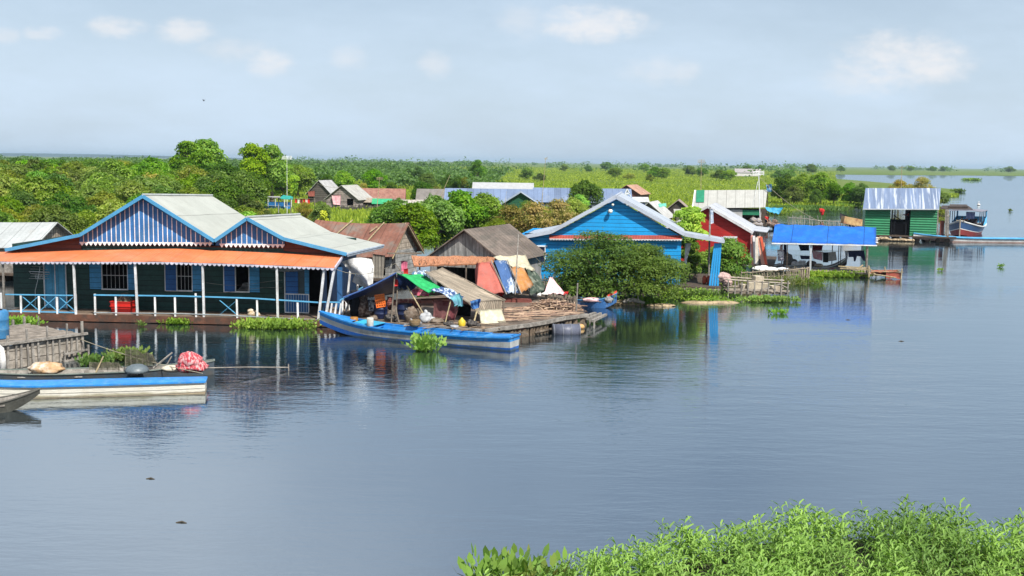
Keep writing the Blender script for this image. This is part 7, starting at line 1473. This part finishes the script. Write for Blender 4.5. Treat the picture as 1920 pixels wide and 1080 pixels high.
# ================================================================ village beyond
def vhut(px, py, yaw, L, W, ypx_eave, ypx_ridge, wm, rm, axis, label, **k):
    f = Fr(px, py, yaw); d = f.o.y; sc = d/FPX; hw = CH-(ypx_eave-yh(px))*sc; hr = CH-(ypx_ridge-yh(px))*(sc*1.01); off = k.pop('off', 0)
    return hut(f, k.pop('name', 'hut'), label, L, W, hw, hr, wm, rm, axis, k.pop('ov', .3), deck=k.pop('deck', .3), **k), f
GRYT = mat('grey_tin', (.36, .36, .36), corr=(1, .3, .3), planks=(1, 1, .02, .08)); PLK = mat('grey_planks_h', (.24, .21, .20), col2=(.33, .27, .24), planks=(2, .3, .1, .25), sc=2)
vhut(612, 392, -14, 4.9, 5.5, 371, 346.5, PLK, mat('cream_grey_tin', (.36, .355, .33), corr=(1, .3, .3), dirt=((.3, .27, .24), 1, .5)), 'v', 'far grey plank hut with a pale sheet roof and pink laundry', openings=[(3.2, 4.2, .6, 1.6)])
Y_ = G(612, 392).y-.6
hangw([(622, 366), (639, 365), (638, 384), (625, 383)], Y_, mat('light_pink_cloth', (.72, .36, .42), (.75, .5, .5), sc=2), 'pink blanket hung on the far grey plank hut', name='blanket')
vhut(577, 384, -12, 3.9, 5.0, 361, 337.5, mat('dark_planks', (.10, .09, .08), planks=(2, .3, .1, .2)), GRYT, 'v', 'far dark gabled hut partly hidden by trees')
hangw([(577, 359), (590, 357), (590, 368), (579, 368)], G(577, 384).y-.6, cmat('dull_red_cloth', (.28, .09, .07)), 'dull red cloth on the far dark gabled hut', name='cloth')
vhut(672, 388, 4, 6.9, 4.6, 372, 353, PLK, mat('faded_red_tin', (.24, .11, .085), col2=(.30, .16, .12), corr=(0, .3, .3), dirt=((.2, .13, .1), .6, .5)), 'u', 'far hut under a long faded red roof')
vhut(656, 392, -3, 3.6, 2.2, 377, 370, mat('dark_shade', (.05, .045, .04)), THATCH, 'u', 'small far stall with straw coloured awning roof')
vhut(701, 393, 2, 2.3, 2.2, 380, 372, mat('dark_shade2', (.05, .045, .04)), mat('green_roof_tarp', (.04, .33, .15), rough=.6), 'u', 'small far stall roofed with a green tarp')
vhut(729, 393, 2, 2.0, 2.6, 382, 372, mat('dark_shade3', (.06, .05, .045)), mat('brown_roof_far', (.15, .13, .11)), 'u', 'small brown roofed stall beside the green tarp one')
vhut(783, 391, 0, 4.7, 4.0, 372, 354, mat('brown_wall_far', (.09, .075, .065)), mat('grey_brown_roof', (.17, .155, .145)), 'u', 'far low hut with grey brown roof left of the long blue roofs')
vhut(752, 395, -6, 2.8, 2.0, 382, 374, mat('shade4', (.06, .055, .05)), mat('pale_thatch', (.42, .39, .35), col2=(.25, .22, .2), sc=2), 'u', 'small far stall with pale ragged roof, left of a pair'); vhut(782, 393, -3, 1.6, 2.0, 381, 374, mat('shade5', (.06, .055, .05)), mat('pale_thatch2', (.42, .39, .35), col2=(.25, .22, .2), sc=2), 'u', 'smaller far stall with pale ragged roof, right of a pair')
# long blue roofs
vhut(836, 394, 0, 13.3, 5.0, 378, 353, mat('blue_grey_wall', (.16, .18, .22)), BTIN, 'u', 'long house with big blue grey tin roof, the left one', name='house')
vhut(1003, 393, 0, 14.6, 5.0, 376, 352, mat('blue_grey_wall2', (.16, .18, .22)), BTIN, 'u', 'long house with big blue grey tin roof, the right one', name='house')
vhut(888, 382, 0, 10.0, 6.0, 357, 342, mat('grey_wall_far', (.2, .2, .22)), mat('pale_grey_far_roof', (.36, .37, .38), corr=(0, .4, .3), var=.08), 'u', 'house with pale grey roof behind the long blue roofs', name='house')
vhut(943, 399, 0, 5.0, 6.5, 381, 359.5, mat('dark_green_wall', (.015, .085, .045), planks=(2, .3, .06, .1)), mat('blue_grey_barge', (.28, .33, .40)), 'v', 'small dark green gabled house before the long blue roofs', name='house', ov=.5)
vhut(1150, 385, -20, 4.6, 7, 362, 346, mat('dark_red_wall', (.10, .035, .03)), mat('rust_pink_roof', (.36, .2, .14), col2=(.45, .3, .22), corr=(1, .4, .3), planks=(1, .9, .02, .1)), 'v', 'far house with rusty pink roof right of the blue roofs', name='house')
vhut(1172, 391, 0, 3.6, 4, 377, 369, mat('blue_white_wall', (.14, .17, .38), line=(0, .8, .25, (.6, .6, .62))), mat('grey_flat_roof', (.42, .43, .45)), 'u', 'small far blue and white house with low grey roof', name='house')
m = MB(); p = At(1181, 372, 148); 
for a, b in (((1168, 371), (1176, 354)), ((1176, 354), (1183, 369)), ((1171, 364), (1181, 363))): m.bar(At(*a, 148), At(*b, 148), .22, .1)
m.tube(At(1176, 356, 148.1), Vector((At(1176, 356, 148.1).x, 148.1, .2)), .08); one('frame', m, WHITE, 'white pointed gable frame standing between the blue and the rusty roofs', 'frame')
STN = mat('dark_brick_like', (.10, .09, .085), col2=(.16, .14, .13), sc=5, planks=(2, .25, .1, .2))
vhut(1186, 421, -16, 3.8, 6.5, 404, 377.5, STN, mat('grey_white_roof', (.42, .42, .41), corr=(1, .3, .3)), 'v', 'dark walled hut with pale roof right behind the bright blue ridge', name='hut', ov=.35)
vhut(1247, 410, -10, 3.3, 5.5, 394, 374, mat('black_brown_wall', (.05, .042, .038)), mat('brown_grey_roof', (.27, .22, .19)), 'v', 'small dark hut between the bright blue house and the grey roof', name='hut')
vhut(1268, 418, -5, 2.2, 3, 399, 392, STN, mat('grey_small_roof', (.34, .33, .30)), 'u', 'tiny grey roofed shed behind the lime green tree', name='shed')
sheetpx([(1234, 382), (1249, 381), (1250, 387), (1236, 388)], (118, 119, 118, 117), mat('mint_tarp', (.12, .45, .33), rough=.6), 'small mint green tarp behind the pale roofed hut', seed=31, nu=4, nv=4)
# low dark net wall and laundry
m = MB(); rg = random.Random(2)
for i in range(60): p = G(638+i*1.75, 397-.06*i); m.tube((p.x, p.y, 0), (p.x+rg.uniform(-.3, .3), p.y, rg.uniform(.4, 1.0)), .05, n=4)
a = G(638, 397); b = G(743, 393.4); m.grid([[a.lerp(b, i/30)+Vector((0, .1, .1+.55*j+.12*math.sin(i*1.3)*j)) for j in (0, 1)] for i in range(31)], .03); one('net_fence', m, mat('dark_net', (.06, .055, .05), (.12, .11, .1), sc=4), 'low dark net fence in front of the far huts', 'fence')
for i, (x, mt, c) in enumerate([(553, C_RED, 'red'), (558, C_CREAM, 'cream'), (563, C_MAR, 'maroon'), (568, C_RED, 'second red'), (573, C_PALEP, 'pale pink'), (577, C_RED, 'last red')]): hangw([(x, 373), (x+4, 373), (x+4, 380+i % 3), (x, 380+i % 2)], 128, mt, '%s garment on the far laundry line by the canopied boat' % c, name='garment', nu=3, nv=4)
m = MB(); m.tube(At(545, 372.5, 128), At(590, 372.5, 128), .02); 
for x in (545, 590): q = At(x, 371.5, 128); m.tube((q.x, q.y, 0), q, .05)
one('laundry_line', m, WOOD, 'laundry line strung beside the far canopied boat', 'laundry line')
# small canopied boat
def canopy_boat():
    p0 = G(541, 395); p1 = G(490, 393); WB = mat('blue_boat_side', (.03, .18, .5), rough=.5); r, (w, zt, zb, L) = boat('small blue and white cabin boat with teal canopy near the far huts', p0, p1, 1.6, .65, .25, .0, .8, [0, .02, .3, .36, 1], [mat('brown_bottom', (.2, .08, .06)), mat('brown_bottom2', (.2, .08, .06)), BW_, WB], .1, inner=GWOOD, rim=BW_, thw=())
    m = MB(); zc = 1.75; m.grid([[(.0+L*.85*i/5, q*.85, zc+.1*(1-q*q)) for q in (-1, 0, 1)] for i in range(6)], .05); m.build('cabin_roof', BW_, r); m = MB()
    for s in (.02, .35, .62, .84):
        for q in (-.75, .75): m.bar((L*s, q, .5), (L*s, q, zc), .1)
    m.build('posts', BW_, r); m = MB(); m.box(.1, L*.8, -.76, -.70, .6, 1.15); m.box(.1, L*.8, .70, .76, .6, 1.15); m.build('cabin_side', WB, r)
canopy_boat()
sheetpx([(524, 373), (532, 366), (550, 370), (549, 375)], (133, 134.5, 134, 133), mat('teal_canvas', (.02, .26, .22), rough=.6), 'teal canvas awning over the far canopied boat', seed=33, nu=6, nv=4, sag=-.2)
m = MB(); m.slab([At(474, 370.5, 132), At(526, 370, 132), At(524, 368, 135), At(478, 368, 135)], .08); 
for x in (478, 500, 522): q = At(x, 371, 133); m.tube((q.x, q.y, 0), q, .06)
one('shade_roof', m, GRYT, 'flat grey shade roof left of the teal awning', 'shade roof')
# far white roofed hut
vhut(1378, 331, -10, 15.5, 8, 323, 316, mat('white_wall_far', (.6, .58, .56)), mat('far_grey_roof', (.30, .28, .28)), 'u', 'distant white walled hut with grey roof alone on the plain', name='hut'); 
m = MB(); 
for k in range(3): m.bar(At(1412, 322+k*2.6, 120), At(1433, 321.5+k*2.6, 120), .05, .06)
m.bar(At(1412, 321, 120), At(1412, 329, 120), .05); m.bar(At(1432, 320, 120), At(1432, 329, 120), .05); b = At(1423, 388, 121); m.tube((b.x, 120, .5), At(1422.5, 324, 120), .05); m.tube(At(1421, 340, 120), At(1411, 388, 120), .03); one('antenna', m, WHITE, 'tall mast with white slatted antenna above the long grey roof', 'antenna')
# antenna poles
def mast(px, yb, yt, Y, label, head=1, lean=0, r=.05):
    b = At(px, yb, Y); t = At(px+lean, yt, Y); m = MB(); m.path([(b.x, Y, 0.1), (b.x+(t.x-b.x)*.5, Y, t.z*.5), t], [r, r*.8, r*.5], 5)
    if head == 1:
        for k in range(3): m.tube(t+Vector((-.45, 0, -.08-.14*k)), t+Vector((.45, 0, -.06-.14*k)), .022, n=4)
        m.tube(t+Vector((0, -.3, -.2)), t+Vector((0, .3, -.2)), .02, n=4)
    if head == 2: m.path([t+Vector((-.1, 0, -.1)), t+Vector((.25, 0, .25))], .04); m.tube(t+Vector((-.2, 0, .1)), t+Vector((.3, 0, -.05)), .03)
    one('antenna' if head else 'bamboo_pole', m, BAMB if head != 3 else WHITE, label, 'antenna' if head else 'pole')
mast(538, 372, 297, 140, 'tall pole with white antenna in front of the skyline tree pair', 3, 0, .035)
q = At(538, 297, 140); m = MB()
for k in range(4): m.tube(q+Vector((-.7+.05*k, 0, -.1+.12*k)), q+Vector((.65, 0, -.08+.12*k)), .025, n=4)
for k in (-.5, 0, .5): m.tube(q+Vector((k, 0, -.15)), q+Vector((k, 0, .32)), .025, n=4)
one('antenna_grid', m, WHITE, 'white antenna grid topping the tall pole before the skyline trees', 'antenna')
mast(706, 374, 332, 150, 'thin pole antenna above the far green tarp stall', 1, 6); mast(812, 372, 328, 150, 'leaning bamboo pole left of the long blue roofs', 0, 32); mast(790, 372, 350, 152, 'short leaning bamboo pole beside the tall leaning one', 0, 38, .03)
mast(1015, 352, 298, 150, 'leaning pale mast above the middle of the long blue roofs', 2, 8); mast(1315, 358, 299, 135, 'straight thin mast above the green panel of the grey roof', 1); mast(944, 380, 358, 140, 'short thin pole in front of the dark green gable', 0, 6, .03)

# ---------------------------------------------------------------- mooring ropes and drifting bits
def rope(a, b, sag, label, r=.014):
    m = MB(); n = 10; m.path([Vector(a).lerp(Vector(b), i/n)-Vector((0, 0, sag*4*(i/n)*(1-i/n))) for i in range(n+1)], r, 4); one('rope', m, ROPE, label, 'rope')
p = G(598, 622); rope((p.x+.2, p.y+.1, .75), HA.m @ Vector((HA.hv(560, 598).x, -.05, .3)), .25, 'mooring rope from the long blue boat bow to the striped house deck')
rope(G(380, 700, .5), DK.m @ Vector((0, 1.5, .85)), .15, 'rope from the net boat to the pale dock')
rope(At(972, 445, 53.4), At(1060, 520, 56), .3, 'thin line from the tall tent pole towards the bright blue house', .01)
rope(At(626, 503, 47.3), At(741, 494, 46), .35, 'thin line from the porch corner to the shelter ridge', .01)
rope(At(1422, 330, 120), At(1545, 418, 118), .6, 'guy wire slanting down from the slatted antenna mast', .02)
rope(At(538, 300, 140), At(640, 350, 170), 1.2, 'aerial wire from the tall white antenna to the far huts', .025)
rg = random.Random(31); spots = [(282, 898, 'left'), (340, 980, 'near'), (1105, 632, 'middle'), (620, 720, 'by boats'), (1690, 640, 'right'), (1590, 600, 'far')]
FB = mat('floating_bark', (.07, .06, .045))
for (x, y, w_), lab in zip(spots, ['dark bark strip drifting on the pale near water', 'second dark bark strip drifting lowest in the near water', 'bark strip drifting near the firewood raft', 'bark strip drifting between the long blue boat and the pole', 'bark strip drifting on the open water at the right', 'bark strip drifting off the blue tarp raft']):
    m = MB(); L = rg.uniform(.1, .2); m.path([(-L, 0, 0), (0, .03, .012), (L, -.02, 0)], [.012, .022, .01], 5); o = one('bark_strip', m, FB, lab, 'debris'); o.location = G(x, y)

# everyday clutter along the front of the tarp shelter
CL = mat('worn_brown', (.13, .095, .07), (.24, .2, .16), sc=6, var=.3); CD = mat('dark_rubbish', (.04, .035, .035), (.12, .11, .10), sc=6)
for i, (x, y, sp, mt, lab) in enumerate([(732, 603, [(0, 0, .15, (.25, .2, .16)), (.2, .05, .1, (.15, .15, .1))], CD, 'dark crumpled bag between the navy drums'), (818, 608, [(0, 0, .12, (.3, .2, .14)), (-.25, 0, .08, (.15, .12, .08))], CL, 'brown crumpled bundle right of the grey plastic bag'),
        (842, 611, [(0, 0, .08, (.22, .16, .1))], CD, 'small dark bundle at the foot of the stained curtain'), (884, 614, [(0, 0, .14, (.2, .16, .16)), (.18, .05, .08, (.18, .14, .1))], CD, 'dark bundle below the blue bunched cloth'), (772, 604, [(0, 0, .3, (.3, .22, .3)), (.3, .1, .2, (.25, .2, .2))], CL, 'brown sacks standing between the drums and the plastic bag'), (700, 602, [(0, 0, .1, (.2, .16, .12))], CL, 'small brown sack beside the pale bucket')]):
    lumps(x, y, .5, sp, mt, lab, 'bundle', 'bundle', 80+i, .25)
rg = random.Random(77); m = MB()
for i in range(46):
    t = rg.random(); p = G(770+150*t, 612+8*t-rg.uniform(0, 14), .53); a = rg.gauss(.05, .35); L = rg.uniform(.3, 1.1)/2; d = Vector((math.cos(a), math.sin(a), rg.uniform(-.02, .08)))*L; r_ = rg.uniform(.012, .028); m.path([p-d, p+Vector((0, 0, .02)), p+d], [r_, r_, r_*.7], 5)
o = m.build('sticks', mat('loose_sticks', (.24, .18, .13), col2=(.14, .1, .08), sc=5)); tag(o, 'loose sticks scattered on the raft edge before the tarp shelter', 'sticks', kind='stuff')
m = MB(); m.lathe((0, 0, 0), [(.10, 0), (.17, .06), (.18, .12), (.16, .13), (.09, .04)], 16); o = one('bowl', m, mat('grey_enamel', (.35, .36, .38), rough=.35), 'grey enamel bowl on the raft edge near the yellow jug', 'bowl', smooth=True); o.location = G(852, 616, .5)
m = MB(); m.lathe((0, 0, 0), [(.17, 0), (.22, .1), (.23, .26), (.21, .28), (.2, .1)], 16); o = one('basket', m, mat('wicker', (.30, .2, .1), planks=(2, .04, .2, .2), bump=.5), 'brown wicker basket in front of the brown sacks', 'basket', smooth=True); o.location = G(778, 612, .5)

sprout(1330, 566, 2.6, .5, .35, 700, 'leafy creeping plants trailing over the mud left of the crate raft', 91, 'fresh', .12)
sprout(1290, 560, 2.0, .7, .6, 900, 'bright leafy weeds between the second bush and the blue pillar', 92, 'fresh', .13)
